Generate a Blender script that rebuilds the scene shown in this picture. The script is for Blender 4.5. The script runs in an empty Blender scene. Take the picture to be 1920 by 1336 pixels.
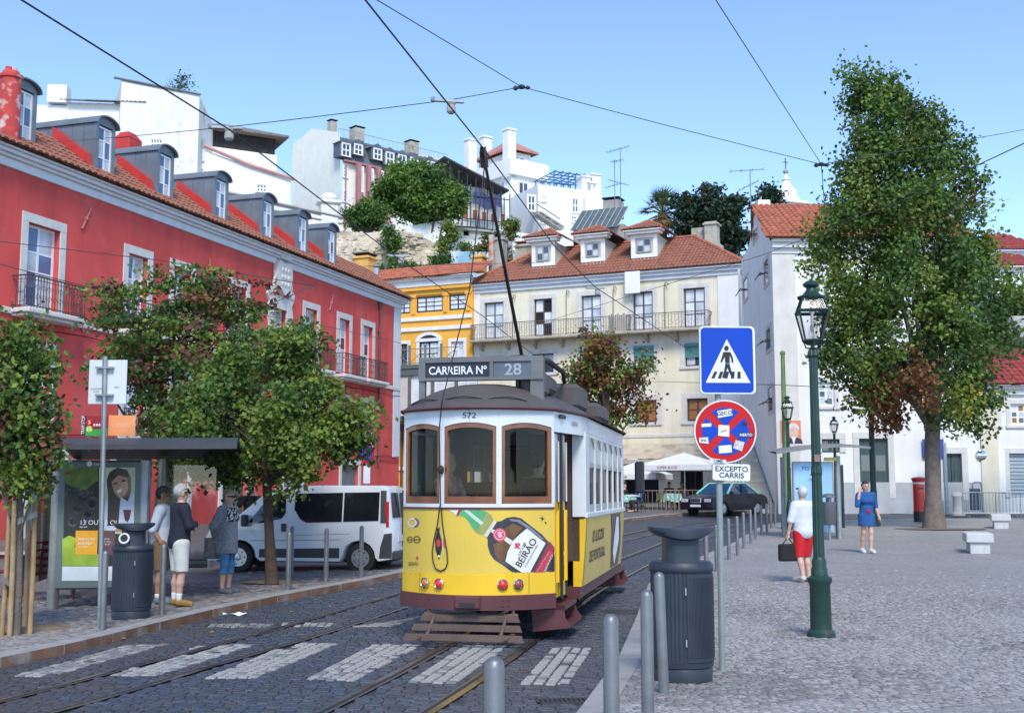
import bpy, bmesh, math, random
import numpy as np
from mathutils import Matrix, Vector
from mathutils.geometry import tessellate_polygon
S = bpy.context.scene
COL = S.collection
R = math.radians
rnd = random.Random(7)
# camera
F, CH = 2200., 1.65                       # focal length in photo pixels (1920 wide), eye height
TH = math.atan(250 / F)
ct, st = math.cos(TH), math.sin(TH)
cam = bpy.data.objects.new('camera', bpy.data.cameras.new('camera'))
COL.objects.link(cam); S.camera = cam
cam.location = (0, 0, CH); cam.rotation_euler = (math.pi / 2 + TH, 0, 0)
cam.data.sensor_width = 36; cam.data.lens = F / 1920 * 36
cam.data.clip_start = .1; cam.data.clip_end = 3000
# sky, sun, exposure
SUN_EL, SUN_AZ = R(47), R(8)             # azimuth: degrees to the right of straight behind the camera
W = bpy.data.worlds.new('World'); S.world = W; W.use_nodes = True
_n = W.node_tree.nodes; _l = W.node_tree.links
_sky = _n.new('ShaderNodeTexSky'); _sky.sky_type = 'NISHITA'; _sky.sun_disc = False
_sky.sun_elevation = SUN_EL; _sky.sun_rotation = math.pi - SUN_AZ
_sky.air_density = 1.0; _sky.dust_density = 0; _sky.ozone_density = 3.0; _sky.altitude = 2200
_bg = _n['Background']; _bg.inputs[1].default_value = .142
_l.new(_sky.outputs[0], _bg.inputs[0])
sun = bpy.data.objects.new('sun', bpy.data.lights.new('sun', 'SUN')); COL.objects.link(sun)
sun.data.energy = 2.0 * .86; sun.data.angle = R(18); sun.data.color = (1, .95, .87)
_sd = Vector((math.sin(SUN_AZ) * math.cos(SUN_EL), -math.cos(SUN_AZ) * math.cos(SUN_EL), math.sin(SUN_EL)))
sun.rotation_euler = _sd.to_track_quat('Z', 'Y').to_euler()
S.view_settings.view_transform = 'Standard'; S.view_settings.look = 'None'
S.view_settings.gamma = 1; S.view_settings.use_curve_mapping = False
S.view_settings.exposure = 1.12
S.render.engine = 'CYCLES'

# where things are
def ray(px, py):
    u = (px - 960) / F; v = (668 - py) / F
    return (u, ct - v * st, st + v * ct)
def at(px, py, Y):
    d = ray(px, py); t = Y / d[1]
    return Vector((d[0] * t, Y, CH + d[2] * t))
def rz(x, y):                              # road level: falls to the left, rises slowly away from the camera
    return -0.03 * min(7.5, max(0, -0.5 - x)) + 0.018 * min(60, max(0, y - 22))
def gnd(px, py, off=0.):
    d = ray(px, py); t = -CH / d[2] if d[2] < 0 else 60
    for i in range(60):
        t += .7 * ((rz(d[0] * t, d[1] * t) + off - CH) / d[2] - t); t = max(1, min(t, 300))
    return Vector((d[0] * t, d[1] * t, CH + d[2] * t))
PLZ, WLK = .06, .11                        # plaza and left pavement above the road

# materials
MATS = {}
def mat(name, col, rough=.7, var=.12, scale=2., bump=0., bscale=30., metal=0., col2=None, c2=.0, c2scale=1.2,
        streak=0., spec=.5, coat=0., trans=0., emit=None, emits=0., sharp=.12):
    if name in MATS: return MATS[name]
    m = bpy.data.materials.new(name); m.use_nodes = True; MATS[name] = m
    nt = m.node_tree; N = nt.nodes; L = nt.links
    p = N['Principled BSDF']
    p.inputs['Roughness'].default_value = rough; p.inputs['Metallic'].default_value = metal
    p.inputs['Specular IOR Level'].default_value = spec; p.inputs['Coat Weight'].default_value = coat
    tc = N.new('ShaderNodeTexCoord'); out = tc.outputs['Object']
    def noise(sc, det=5, stretch=None):
        n = N.new('ShaderNodeTexNoise'); n.inputs['Scale'].default_value = sc; n.inputs['Detail'].default_value = det
        if stretch:
            mp = N.new('ShaderNodeMapping'); mp.inputs['Scale'].default_value = stretch
            L.new(out, mp.inputs[0]); L.new(mp.outputs[0], n.inputs[0])
        else: L.new(out, n.inputs[0])
        return n.outputs['Fac']
    def mix(fac, a, b, typ='MIX'):
        x = N.new('ShaderNodeMix'); x.data_type = 'RGBA'; x.blend_type = typ
        for s_, v in ((0, fac), (6, a), (7, b)):
            if hasattr(v, 'links') or isinstance(v, bpy.types.NodeSocket): L.new(v, x.inputs[s_])
            else: x.inputs[s_].default_value = v
        return x.outputs[2]
    def ramp(f, a, b):
        r_ = N.new('ShaderNodeMapRange'); r_.inputs[1].default_value = a; r_.inputs[2].default_value = b
        L.new(f, r_.inputs[0]); return r_.outputs[0]
    c = tuple(col) + (1,)
    lo = tuple(v * (1 - var) for v in col) + (1,); hi = tuple(min(1, v * (1 + var)) for v in col) + (1,)
    cur = c
    if var: cur = mix(ramp(noise(scale), .3, .7), lo, hi)
    if col2 is not None:
        cur = mix(ramp(noise(c2scale, 8), .62 - c2 * .35, .62 - c2 * .35 + sharp), cur, tuple(col2) + (1,))
    if streak:
        f = ramp(noise(1.6, 7, (1.1, 1.1, .1)), .45, .85)
        mu = N.new('ShaderNodeMath'); mu.operation = 'MULTIPLY'; mu.inputs[1].default_value = streak; L.new(f, mu.inputs[0])
        cur = mix(mu.outputs[0], cur, tuple(v * .45 for v in col) + (1,))
    if isinstance(cur, tuple): p.inputs['Base Color'].default_value = cur
    else: L.new(cur, p.inputs['Base Color'])
    if bump:
        b = N.new('ShaderNodeBump'); b.inputs['Strength'].default_value = bump; b.inputs['Distance'].default_value = .02
        L.new(noise(bscale, 4), b.inputs['Height']); L.new(b.outputs[0], p.inputs['Normal'])
    if var and rough > .15:
        L.new(ramp2(N, L, noise(scale * 3), rough), p.inputs['Roughness'])
    if trans:
        t = N.new('ShaderNodeBsdfTransparent'); ms = N.new('ShaderNodeMixShader'); ms.inputs[0].default_value = trans
        L.new(p.outputs[0], ms.inputs[1]); L.new(t.outputs[0], ms.inputs[2]); L.new(ms.outputs[0], N['Material Output'].inputs[0])
    if emit:
        p.inputs['Emission Color'].default_value = tuple(emit) + (1,); p.inputs['Emission Strength'].default_value = emits
    return m
def ramp2(N, L, f, r):
    x = N.new('ShaderNodeMapRange'); x.inputs[3].default_value = max(.02, r - .1); x.inputs[4].default_value = min(1, r + .1)
    L.new(f, x.inputs[0]); return x.outputs[0]
def leafmat(name, col, var=.35):
    if name in MATS: return MATS[name]
    m = bpy.data.materials.new(name); m.use_nodes = True; MATS[name] = m
    N = m.node_tree.nodes; L = m.node_tree.links; p = N['Principled BSDF']
    tc = N.new('ShaderNodeTexCoord'); n = N.new('ShaderNodeTexNoise'); n.inputs['Scale'].default_value = 3.3
    n.inputs['Detail'].default_value = 8
    L.new(tc.outputs['Object'], n.inputs[0])
    x = N.new('ShaderNodeMix'); x.data_type = 'RGBA'
    mr = N.new('ShaderNodeMapRange'); mr.inputs[1].default_value = .35; mr.inputs[2].default_value = .65
    L.new(n.outputs['Fac'], mr.inputs[0]); L.new(mr.outputs[0], x.inputs[0])
    x.inputs[6].default_value = tuple(v * (1 - var) for v in col) + (1,)
    x.inputs[7].default_value = (min(1, col[0] * (1 + var * 1.2)), min(1, col[1] * (1 + var)), col[2] * (1 + var * .6), 1)
    L.new(x.outputs[2], p.inputs['Base Color']); p.inputs['Roughness'].default_value = .5
    p.inputs['Specular IOR Level'].default_value = .35
    t = N.new('ShaderNodeBsdfTranslucent'); L.new(x.outputs[2], t.inputs[0])
    ms = N.new('ShaderNodeMixShader'); ms.inputs[0].default_value = .3
    L.new(p.outputs[0], ms.inputs[1]); L.new(t.outputs[0], ms.inputs[2]); L.new(ms.outputs[0], N['Material Output'].inputs[0])
    return m
def glassmat(name, tint=(.9, .93, .95), dark=.25, refl=.12, gl=.5):
    if name in MATS: return MATS[name]
    m = bpy.data.materials.new(name); m.use_nodes = True; MATS[name] = m
    N = m.node_tree.nodes; L = m.node_tree.links; N.remove(N['Principled BSDF'])
    t = N.new('ShaderNodeBsdfTransparent'); t.inputs[0].default_value = tuple(v * (1 - dark) for v in tint) + (1,)
    g = N.new('ShaderNodeBsdfGlossy'); g.inputs['Roughness'].default_value = .03; g.inputs[0].default_value = (gl, gl, gl, 1)
    fr = N.new('ShaderNodeFresnel'); fr.inputs[0].default_value = 1.5
    ad = N.new('ShaderNodeMath'); ad.operation = 'ADD'; ad.inputs[1].default_value = refl; ad.use_clamp = True
    L.new(fr.outputs[0], ad.inputs[0])
    ms = N.new('ShaderNodeMixShader'); L.new(ad.outputs[0], ms.inputs[0])
    L.new(t.outputs[0], ms.inputs[1]); L.new(g.outputs[0], ms.inputs[2]); L.new(ms.outputs[0], N['Material Output'].inputs[0])
    return m

# mesh helpers
def link(o, parent=None):
    COL.objects.link(o)
    if parent is not None: o.parent = parent
    return o
class B:
    """collects geometry, then builds ONE mesh object"""
    def __init__(s): s.v = []; s.f = []; s.m = []; s.cm = 0
    def add(s, vs, fs, m=None):
        k = len(s.v); s.v.extend([tuple(p) for p in vs])
        s.f.extend([tuple(i + k for i in f) for f in fs]); s.m.extend([s.cm if m is None else m] * len(fs)); return s
    def box(s, x0, x1, y0, y1, z0, z1, M=None):
        vs = [(x, y, z) for x in (x0, x1) for y in (y0, y1) for z in (z0, z1)]
        if M is not None: vs = [M @ Vector(p) for p in vs]
        return s.add(vs, [(0, 1, 3, 2), (4, 6, 7, 5), (0, 4, 5, 1), (2, 3, 7, 6), (0, 2, 6, 4), (1, 5, 7, 3)])
    def bevbox(s, x0, x1, y0, y1, z0, z1, b=.01, M=None):
        if x0 > x1: x0, x1 = x1, x0
        if y0 > y1: y0, y1 = y1, y0
        if z0 > z1: z0, z1 = z1, z0
        b = min(b, (x1 - x0) * .4, (y1 - y0) * .4, (z1 - z0) * .4)
        vs = []; idx = {}
        for i, (x, dx) in enumerate(((x0, b), (x1, -b))):
            for j, (y, dy) in enumerate(((y0, b), (y1, -b))):
                for k, (z, dz) in enumerate(((z0, b), (z1, -b))):
                    for a, p in enumerate(((x, y + dy, z + dz), (x + dx, y, z + dz), (x + dx, y + dy, z))):
                        idx[i, j, k, a] = len(vs); vs.append(p)
        fs = []
        for i in (0, 1): fs.append([idx[i, j, k, 0] for j, k in ((0, 0), (0, 1), (1, 1), (1, 0))][::1 if i == 0 else -1])
        for j in (0, 1): fs.append([idx[i, j, k, 1] for i, k in ((0, 0), (1, 0), (1, 1), (0, 1))][::1 if j == 0 else -1])
        for k in (0, 1): fs.append([idx[i, j, k, 2] for i, j in ((0, 0), (0, 1), (1, 1), (1, 0))][::1 if k == 0 else -1])
        for i in (0, 1):
            for j in (0, 1):
                fs.append([idx[i, j, 0, 0], idx[i, j, 1, 0], idx[i, j, 1, 1], idx[i, j, 0, 1]])
        for i in (0, 1):
            for k in (0, 1):
                fs.append([idx[i, 0, k, 0], idx[i, 1, k, 0], idx[i, 1, k, 2], idx[i, 0, k, 2]])
        for j in (0, 1):
            for k in (0, 1):
                fs.append([idx[0, j, k, 1], idx[1, j, k, 1], idx[1, j, k, 2], idx[0, j, k, 2]])
        for i in (0, 1):
            for j in (0, 1):
                for k in (0, 1): fs.append([idx[i, j, k, a] for a in range(3)])
        if M is not None: vs = [M @ Vector(p) for p in vs]
        return s.add(vs, fs)
    def tube(s, path, r, n=6, cap=True, up=None):
        path = [Vector(p) for p in path]; rr = r if isinstance(r, (list, tuple)) else [r] * len(path)
        vs = []; fs = []; prev = None
        for i, p in enumerate(path):
            d = (path[min(i + 1, len(path) - 1)] - path[max(i - 1, 0)])
            d = d.normalized() if d.length > 1e-9 else Vector((0, 0, 1))
            if prev is None:
                a = Vector(up) if up else (Vector((0, 0, 1)) if abs(d.z) < .9 else Vector((1, 0, 0)))
                u = d.cross(a).normalized()
            else:
                u = prev - d * prev.dot(d); u = u.normalized() if u.length > 1e-6 else d.orthogonal().normalized()
            prev = u; w = d.cross(u)
            for k in range(n):
                t = 2 * math.pi * k / n; vs.append(p + (u * math.cos(t) + w * math.sin(t)) * rr[i])
        for i in range(len(path) - 1):
            for k in range(n):
                a = i * n + k; b = i * n + (k + 1) % n; fs.append((a, b, b + n, a + n))
        if cap: fs.append(tuple(range(n))[::-1]); fs.append(tuple(range((len(path) - 1) * n, len(path) * n)))
        return s.add(vs, fs)
    def lathe(s, prof, n=16, c=(0, 0, 0), M=None, cap=True, flute=0, fl=0.):
        vs = []; fs = []
        for r, z in prof:
            for k in range(n):
                t = 2 * math.pi * k / n; q = r * (1 - fl * (k % 2)) if flute else r
                vs.append(Vector((c[0] + q * math.cos(t), c[1] + q * math.sin(t), c[2] + z)))
        for i in range(len(prof) - 1):
            for k in range(n):
                a = i * n + k; b = i * n + (k + 1) % n; fs.append((a, b, b + n, a + n))
        if cap: fs.append(tuple(range(n))[::-1]); fs.append(tuple(range((len(prof) - 1) * n, len(prof) * n)))
        if M is not None: vs = [M @ p for p in vs]
        return s.add(vs, fs)
    def prism(s, poly, y0, y1, M=None, plane='xz'):
        """extrude a 2-D outline; plane xz (depth y), xy (depth z) or yz (depth x)"""
        def P(a, b, d): return {'xz': (a, d, b), 'xy': (a, b, d), 'yz': (d, a, b)}[plane]
        n = len(poly); vs = [P(a, b, y0) for a, b in poly] + [P(a, b, y1) for a, b in poly]
        if M is not None: vs = [M @ Vector(p) for p in vs]
        tri = tessellate_polygon([[Vector((a, b, 0)) for a, b in poly]])
        fs = [tuple(t) for t in tri] + [tuple(i + n for i in t)[::-1] for t in tri]
        fs += [(i, (i + 1) % n, (i + 1) % n + n, i + n) for i in range(n)]
        return s.add(vs, fs)
    def quad(s, a, b, c, d): return s.add([a, b, c, d], [(0, 1, 2, 3)])
    def grid(s, rows):
        m = len(rows[0]); vs = [p for r in rows for p in r]
        return s.add(vs, [(i * m + j, i * m + j + 1, (i + 1) * m + j + 1, (i + 1) * m + j) for i in range(len(rows) - 1) for j in range(m - 1)])
    def ball(s, c, r, n=8, m=6, M=None):
        r = r if isinstance(r, (tuple, list)) else (r, r, r)
        vs = []; fs = []
        for i in range(m + 1):
            t = math.pi * i / m
            for k in range(n):
                a = 2 * math.pi * k / n
                vs.append(Vector((c[0] + r[0] * math.sin(t) * math.cos(a), c[1] + r[1] * math.sin(t) * math.sin(a), c[2] + r[2] * math.cos(t))))
        for i in range(m):
            for k in range(n): a = i * n + k; b = i * n + (k + 1) % n; fs.append((a, a + n, b + n, b))
        if M is not None: vs = [M @ p for p in vs]
        return s.add(vs, fs)
    def mesh(s, name, mats, smooth=False, angle=40):
        me = bpy.data.meshes.new(name); me.from_pydata([tuple(p) for p in s.v], [], s.f)
        for m in (mats if isinstance(mats, (list, tuple)) else [mats]): me.materials.append(m)
        if isinstance(mats, (list, tuple)) and len(mats) > 1: me.polygons.foreach_set('material_index', s.m)
        me.update()
        bm = bmesh.new(); bm.from_mesh(me)
        bmesh.ops.recalc_face_normals(bm, faces=bm.faces)
        if smooth:
            for f in bm.faces: f.smooth = True
            for e in bm.edges:
                if len(e.link_faces) == 2 and e.calc_face_angle(0) > R(angle): e.smooth = False
        bm.to_mesh(me); bm.free()
        return me
    def obj(s, name, mats, parent=None, smooth=False, angle=40, loc=None, rot=None):
        o = link(bpy.data.objects.new(name, s.mesh(name, mats, smooth, angle)), parent)
        if loc is not None: o.location = loc
        if rot is not None: o.rotation_euler = rot
        return o
def tag(o, label=None, cat=None, group=None, kind=None):
    if label: o['label'] = label
    if cat: o['category'] = cat
    if group: o['group'] = group
    if kind: o['kind'] = kind
    return o
def empty(name, loc=(0, 0, 0), rotz=0., label=None, cat=None, group=None):
    o = bpy.data.objects.new(name, None); o.empty_display_size = .3
    COL.objects.link(o); o.location = loc; o.rotation_euler = (0, 0, rotz)
    return tag(o, label, cat, group)
KIDS = None
def copy_tree(o, parent=None, top=True):
    c = o.copy(); COL.objects.link(c); c.parent = parent
    for k in [k for k in o.children]: copy_tree(k, c, False)
    return c
def dup(root, loc, rotz=0., label=None, group=None, scale=None):
    c = copy_tree(root); c.location = loc; c.rotation_euler = (0, 0, rotz)
    if scale: c.scale = (scale,) * 3
    return tag(c, label, None, group)
def share(name, me, parent, loc=(0, 0, 0), rot=(0, 0, 0), scale=None):
    o = link(bpy.data.objects.new(name, me), parent); o.location = loc; o.rotation_euler = rot
    if scale: o.scale = scale
    return o
_txt = {}
def text_mesh(txt, size=1., align='LEFT', bold=0., sx=1., ext=0.):
    """flat lettering in the xy plane as (verts, faces)"""
    cu = bpy.data.curves.new('t', 'FONT'); cu.body = txt; cu.size = size; cu.align_x = align; cu.offset = bold * size
    cu.resolution_u = 3; cu.extrude = ext
    o = bpy.data.objects.new('t', cu); COL.objects.link(o)
    dg = bpy.context.evaluated_depsgraph_get(); me = bpy.data.meshes.new_from_object(o.evaluated_get(dg))
    vs = [Vector((v.co.x * sx, v.co.y, v.co.z)) for v in me.vertices]; fs = [tuple(p.vertices) for p in me.polygons]
    bpy.data.objects.remove(o); bpy.data.curves.remove(cu); bpy.data.meshes.remove(me)
    return vs, fs
def lettering(b, txt, size, M, align='CENTER', bold=0., sx=1., m=None):
    vs, fs = text_mesh(txt, size, align, bold, sx); b.add([M @ v for v in vs], fs, m); return b
def XZ(x, y, z, rot=0., s=1.):            # text frame standing in the local xz plane, facing -y
    return Matrix.Translation((x, y, z)) @ Matrix.Rotation(math.pi / 2, 4, 'X') @ Matrix.Rotation(rot, 4, 'Z') @ Matrix.Scale(s, 4)

# smooth bodies (people): blended round cones -> one surface
def sdf_mesh(prims, res=.014, k=.03, cut=None, pad=.04, extra=None):
    """prims: (p0,p1,r0,r1[,squash]); returns verts, quads of the blended surface. cut(P) >0 removes"""
    pts = np.array([q for p in prims for q in (p[0], p[1])], float); rr = np.array([max(p[2], p[3]) for p in prims])
    lo = pts.min(0) - rr.max() - pad; hi = pts.max(0) + rr.max() + pad
    n = np.ceil((hi - lo) / res).astype(int) + 1
    ax = [lo[i] + res * np.arange(n[i]) for i in range(3)]
    D = np.full(n, 1e3)
    def ev(p, P):
        a = np.array(p[0], float); b = np.array(p[1], float); d = b - a; L2 = max(d @ d, 1e-9)
        q = P - a; t = np.clip((q @ d) / L2, 0, 1)[..., None]
        v = q - t * d
        if len(p) > 4: v = v / np.array(p[4])
        return np.sqrt((v * v).sum(-1)) - (p[2] + (p[3] - p[2]) * t[..., 0])
    for p in prims:
        a = np.minimum(p[0], p[1]) - max(p[2], p[3]) * 1.6 - k * 2 - res * 3; b = np.maximum(p[0], p[1]) + max(p[2], p[3]) * 1.6 + k * 2 + res * 3
        i0 = np.clip(((a - lo) / res).astype(int), 0, n - 1); i1 = np.clip(((b - lo) / res).astype(int) + 2, 1, n)
        sl = tuple(slice(i0[i], i1[i]) for i in range(3))
        P = np.stack(np.meshgrid(*[ax[i][sl[i]] for i in range(3)], indexing='ij'), -1)
        d = ev(p, P); c = D[sl]
        h = np.maximum(k - np.abs(c - d), 0) / k
        D[sl] = np.minimum(c, d) - h * h * k * .25
    if cut is not None or extra is not None:
        P = np.stack(np.meshgrid(*ax, indexing='ij'), -1)
        if extra is not None: D = extra(P, D)
        if cut is not None: D = np.maximum(D, cut(P))
    return surfnet(D, lo, res)
def surfnet(D, lo, res):
    ins = D < 0
    c = np.zeros(np.array(D.shape) - 1, int)
    for i in (0, 1):
        for j in (0, 1):
            for k in (0, 1): c += ins[i:D.shape[0] - 1 + i, j:D.shape[1] - 1 + j, k:D.shape[2] - 1 + k]
    act = (c > 0) & (c < 8); idx = -np.ones(act.shape, int); ijk = np.argwhere(act); idx[act] = np.arange(len(ijk))
    acc = np.zeros((len(ijk), 3)); cnt = np.zeros(len(ijk))
    corners = [(i, j, k) for i in (0, 1) for j in (0, 1) for k in (0, 1)]
    for a in corners:
        for axn in range(3):
            if a[axn]: continue
            b = list(a); b[axn] = 1
            da = D[ijk[:, 0] + a[0], ijk[:, 1] + a[1], ijk[:, 2] + a[2]]; db = D[ijk[:, 0] + b[0], ijk[:, 1] + b[1], ijk[:, 2] + b[2]]
            m = (da < 0) != (db < 0); t = np.where(m, da / np.where(np.abs(da - db) < 1e-12, 1, da - db), 0)
            p = np.array(a, float)[None] + t[:, None] * (np.array(b) - np.array(a))[None]
            acc[m] += p[m]; cnt[m] += 1
    V = (ijk + acc / np.maximum(cnt, 1)[:, None]) * res + lo
    Q = []
    for axn in range(3):
        u, w = [(1, 2), (2, 0), (0, 1)][axn]
        s0 = [slice(None)] * 3; s1 = [slice(None)] * 3; s0[axn] = slice(0, -1); s1[axn] = slice(1, None)
        x = ins[tuple(s0)] != ins[tuple(s1)]; e = np.argwhere(x)
        e = e[(e[:, u] > 0) & (e[:, w] > 0) & (e[:, u] < act.shape[u]) & (e[:, w] < act.shape[w])]
        o1 = np.zeros(3, int); o1[u] = 1; o2 = np.zeros(3, int); o2[w] = 1
        q = np.stack([idx[tuple((e - o).T)] for o in (0 * o1, o1, o1 + o2, o2)], 1)
        q = q[(q >= 0).all(1)]; fl = ins[tuple(s0)][tuple(e.T)][:len(q)]
        q[~fl] = q[~fl][:, ::-1]; Q.append(q[:, ::-1])
    return V, np.concatenate(Q)
def sdf_obj(name, prims, m, parent, res=.014, k=.03, cut=None, extra=None, loc=None, matfn=None):
    V, Q = sdf_mesh(prims, res, k, cut, extra=extra)
    me = bpy.data.meshes.new(name); me.from_pydata(V.tolist(), [], Q.tolist())
    ms = m if isinstance(m, (list, tuple)) else [m]
    for x in ms: me.materials.append(x)
    if matfn is not None:
        c = V[Q].mean(1); me.polygons.foreach_set('material_index', np.asarray(matfn(c)).astype(np.int32))
    me.polygons.foreach_set('use_smooth', [True] * len(me.polygons)); me.update()
    o = link(bpy.data.objects.new(name, me), parent)
    if loc is not None: o.location = loc
    return o
# == GROUND
def stonemat(name, col, joint, scale, var=.25, bump=.5, stretch=(1, 1, 1), rough=.6, patch=None, edge=.09):
    if name in MATS: return MATS[name]
    m = bpy.data.materials.new(name); m.use_nodes = True; MATS[name] = m
    N = m.node_tree.nodes; L = m.node_tree.links; p = N['Principled BSDF']; p.inputs['Roughness'].default_value = rough
    tc = N.new('ShaderNodeTexCoord'); mp = N.new('ShaderNodeMapping'); mp.inputs['Scale'].default_value = stretch
    mp.inputs['Rotation'].default_value = (0, 0, R(10))
    L.new(tc.outputs['Object'], mp.inputs[0])
    ve = N.new('ShaderNodeTexVoronoi'); ve.feature = 'DISTANCE_TO_EDGE'; ve.inputs['Scale'].default_value = scale
    vc = N.new('ShaderNodeTexVoronoi'); vc.inputs['Scale'].default_value = scale
    for v in (ve, vc): L.new(mp.outputs[0], v.inputs['Vector']); v.inputs['Randomness'].default_value = .75
    mr = N.new('ShaderNodeMapRange'); mr.inputs[2].default_value = edge; L.new(ve.outputs['Distance'], mr.inputs[0])
    sp = N.new('ShaderNodeSeparateColor'); L.new(vc.outputs['Color'], sp.inputs[0])
    a = N.new('ShaderNodeMix'); a.data_type = 'RGBA'; L.new(sp.outputs[0], a.inputs[0])
    a.inputs[6].default_value = tuple(v * (1 - var) for v in col) + (1,); a.inputs[7].default_value = tuple(v * (1 + var) for v in col) + (1,)
    n = N.new('ShaderNodeTexNoise'); n.inputs['Scale'].default_value = .45; n.inputs['Detail'].default_value = 7; L.new(tc.outputs['Object'], n.inputs[0])
    r2 = N.new('ShaderNodeMapRange'); r2.inputs[1].default_value = .35; r2.inputs[2].default_value = .7; L.new(n.outputs['Fac'], r2.inputs[0])
    c = N.new('ShaderNodeMix'); c.data_type = 'RGBA'; c.blend_type = 'MULTIPLY'; L.new(r2.outputs[0], c.inputs[0])
    L.new(a.outputs[2], c.inputs[6]); c.inputs[7].default_value = tuple(patch or (.72, .72, .74)) + (1,)
    b = N.new('ShaderNodeMix'); b.data_type = 'RGBA'; L.new(mr.outputs[0], b.inputs[0])
    b.inputs[6].default_value = tuple(joint) + (1,); L.new(c.outputs[2], b.inputs[7]); L.new(b.outputs[2], p.inputs['Base Color'])
    bp = N.new('ShaderNodeBump'); bp.inputs['Strength'].default_value = bump; bp.inputs['Distance'].default_value = .015
    L.new(mr.outputs[0], bp.inputs['Height']); L.new(bp.outputs[0], p.inputs['Normal'])
    return m
M_road = stonemat('road_setts', (.06, .067, .085), (.026, .027, .031), 9.5, .3, .6, (.8, 1, 1), .5)
M_plz = stonemat('plaza_cobbles', (.325, .31, .295), (.21, .2, .19), 14, .2, .5, (1, 1, 1), .55, (.84, .83, .81))
M_wlk = stonemat('pavement_cobbles', (.2, .185, .18), (.075, .07, .068), 11, .2, .5, (1, 1, 1), .65, (.72, .7, .68))
M_kerb = mat('kerb_stone', (.3, .29, .28), .75, .15, 4, .3, 60)
M_rust = mat('kerb_rust', (.22, .12, .075), .8, .25, 3, .3, 40, col2=(.3, .25, .22), c2=.3, c2scale=2.5)

def interp(pts, y):
    for (x0, y0), (x1, y1) in zip(pts, pts[1:]):
        if y <= y1: return x0 + (x1 - x0) * (y - y0) / (y1 - y0)
    return pts[-1][0]
KR = [(-2.6, -12), (-1.9, 0), (-.6, 4.4), (-.05, 6.3), (.5, 8.9), (1.03, 11.6), (1.61, 15.4), (2.33, 20.4), (3.55, 24.5), (4.6, 28),
      (5.9, 31.8), (7.4, 37), (8.9, 42), (10.2, 44.6), (12, 46.3), (15, 47.2), (22, 47.7), (60, 48)]
KL = [(-60, 4), (-14, 8), (-8, 9.2), (-6.2, 10.6), (-5.21, 12.23), (-4.91, 13.14), (-4.7, 14.1), (-4.49, 15.25), (-4.19, 16.75), (-3.68, 18.72),
      (-2.97, 20.74), (-2.17, 23.04), (-.9, 27), (.9, 33), (2.9, 40), (4.6, 46.5), (6.6, 50.5), (9.5, 54), (13, 55.6), (20, 56.3), (60, 56.5)]
def kx(K, y): return interp(K, y)
def resample(K, step, a, b):
    out = []; pts = [Vector((x, y, 0)) for x, y in K]
    for p, q in zip(pts, pts[1:]):
        n = max(1, int((q - p).length / step))
        out += [p.lerp(q, i / n) for i in range(n)]
    out.append(pts[-1]); return [p for p in out if a <= p.y <= b]
# road sheet
ys = [-14] + [2 * i for i in range(-5, 48)]
xs = sorted(set([-60, -40, -25, -16, -12, -10, -8, -7, -6, -5, -4, -3, -2, -1.5, -1, -.5, 0, 1, 2, 4, 8, 12, 16, 24, 40, 60]))
b = B(); b.grid([[(x, y, rz(x, y) - .012) for x in xs] for y in ys])
road = tag(b.obj('road', M_road), kind='structure')
# plaza on the right
ys = sorted(set([p[1] for p in KR if p[1] < 47.9] + [i * 1.0 for i in range(-12, 48)] + [46.7, 47.5]))
b = B(); b.grid([[(kx(KR, y) + .2 + (60 - kx(KR, y)) * t, y, rz(kx(KR, y) + (60 - kx(KR, y)) * t, y) + PLZ - .006) for t in (0, .01, .03, .08, .16, .3, .5, .8, 1)] for y in ys])
plaza = tag(b.obj('plaza_pavement', M_plz), kind='structure')
# pavement on the left and along the far buildings
b = B(); rows = []
for y in sorted(set([p[1] for p in KL if p[1] < 56.45] + [8 + i * .8 for i in range(61)])):
    k = kx(KL, y) - .2; rows.append([(k - (k + 60.5) * t, y, rz(k - (k + 60.5) * t, y) + WLK - .01) for t in (0, .01, .03, .06, .1, .15, .25, .4, .7, 1)])
rows.append([(60 - 120.5 * t, 56.6, rz(60 - 120.5 * t, 56.6) + WLK - .01) for t in (0, .01, .03, .06, .1, .15, .25, .4, .7, 1)])
rows.append([(60 - 120.5 * t, 96, rz(60 - 120.5 * t, 96) + WLK - .01) for t in (0, .01, .03, .06, .1, .15, .25, .4, .7, 1)])
b.grid(rows); walk = tag(b.obj('pavement', M_wlk), kind='structure')
# wide ground beyond
b = B(); b.grid([[(x, y, -.6) for x in (-1200, -60, 60, 1200)] for y in (-600, 60, 1500)])
tag(b.obj('ground', mat('far_ground', (.16, .15, .13), .9, .2, .02)), kind='structure')

# kerb stones, one by one
def kerb(K, a, c, parent, top, step, side, w, m):
    pts = resample(K, step, a, c)
    for p, q in zip(pts, pts[1:]):
        d = q - p; L_ = d.length
        if L_ < .15: continue
        d /= L_; n = Vector((d.y, -d.x, 0)) * side
        bb = B(); g = .008; vs = []
        for t in (g, L_ - g):
            for o, zz in ((0, -.2), (0, -.012), (.012, 0), (w, 0), (w, -.2)):
                r_ = p + d * t + n * o; vs.append((r_.x, r_.y, rz(r_.x, r_.y) + top + zz + rnd.uniform(-.002, .002)))
        bb.add(vs, [(i, (i + 1) % 5, (i + 1) % 5 + 5, i + 5) for i in range(5)] + [(0, 1, 2, 3, 4), (9, 8, 7, 6, 5)])
        bb.m = [1 if (i == 0 and len(m) > 1) else 0 for i in range(len(bb.m))]
        bb.obj('kerb_stone', m, parent)
kerb(KR, 3, 48, plaza, PLZ + .003, .95, 1, .24, [M_kerb])
kerb(KL, 8.5, 56.4, walk, WLK + .003, .95, -1, .22, [M_kerb, M_rust])

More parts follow.
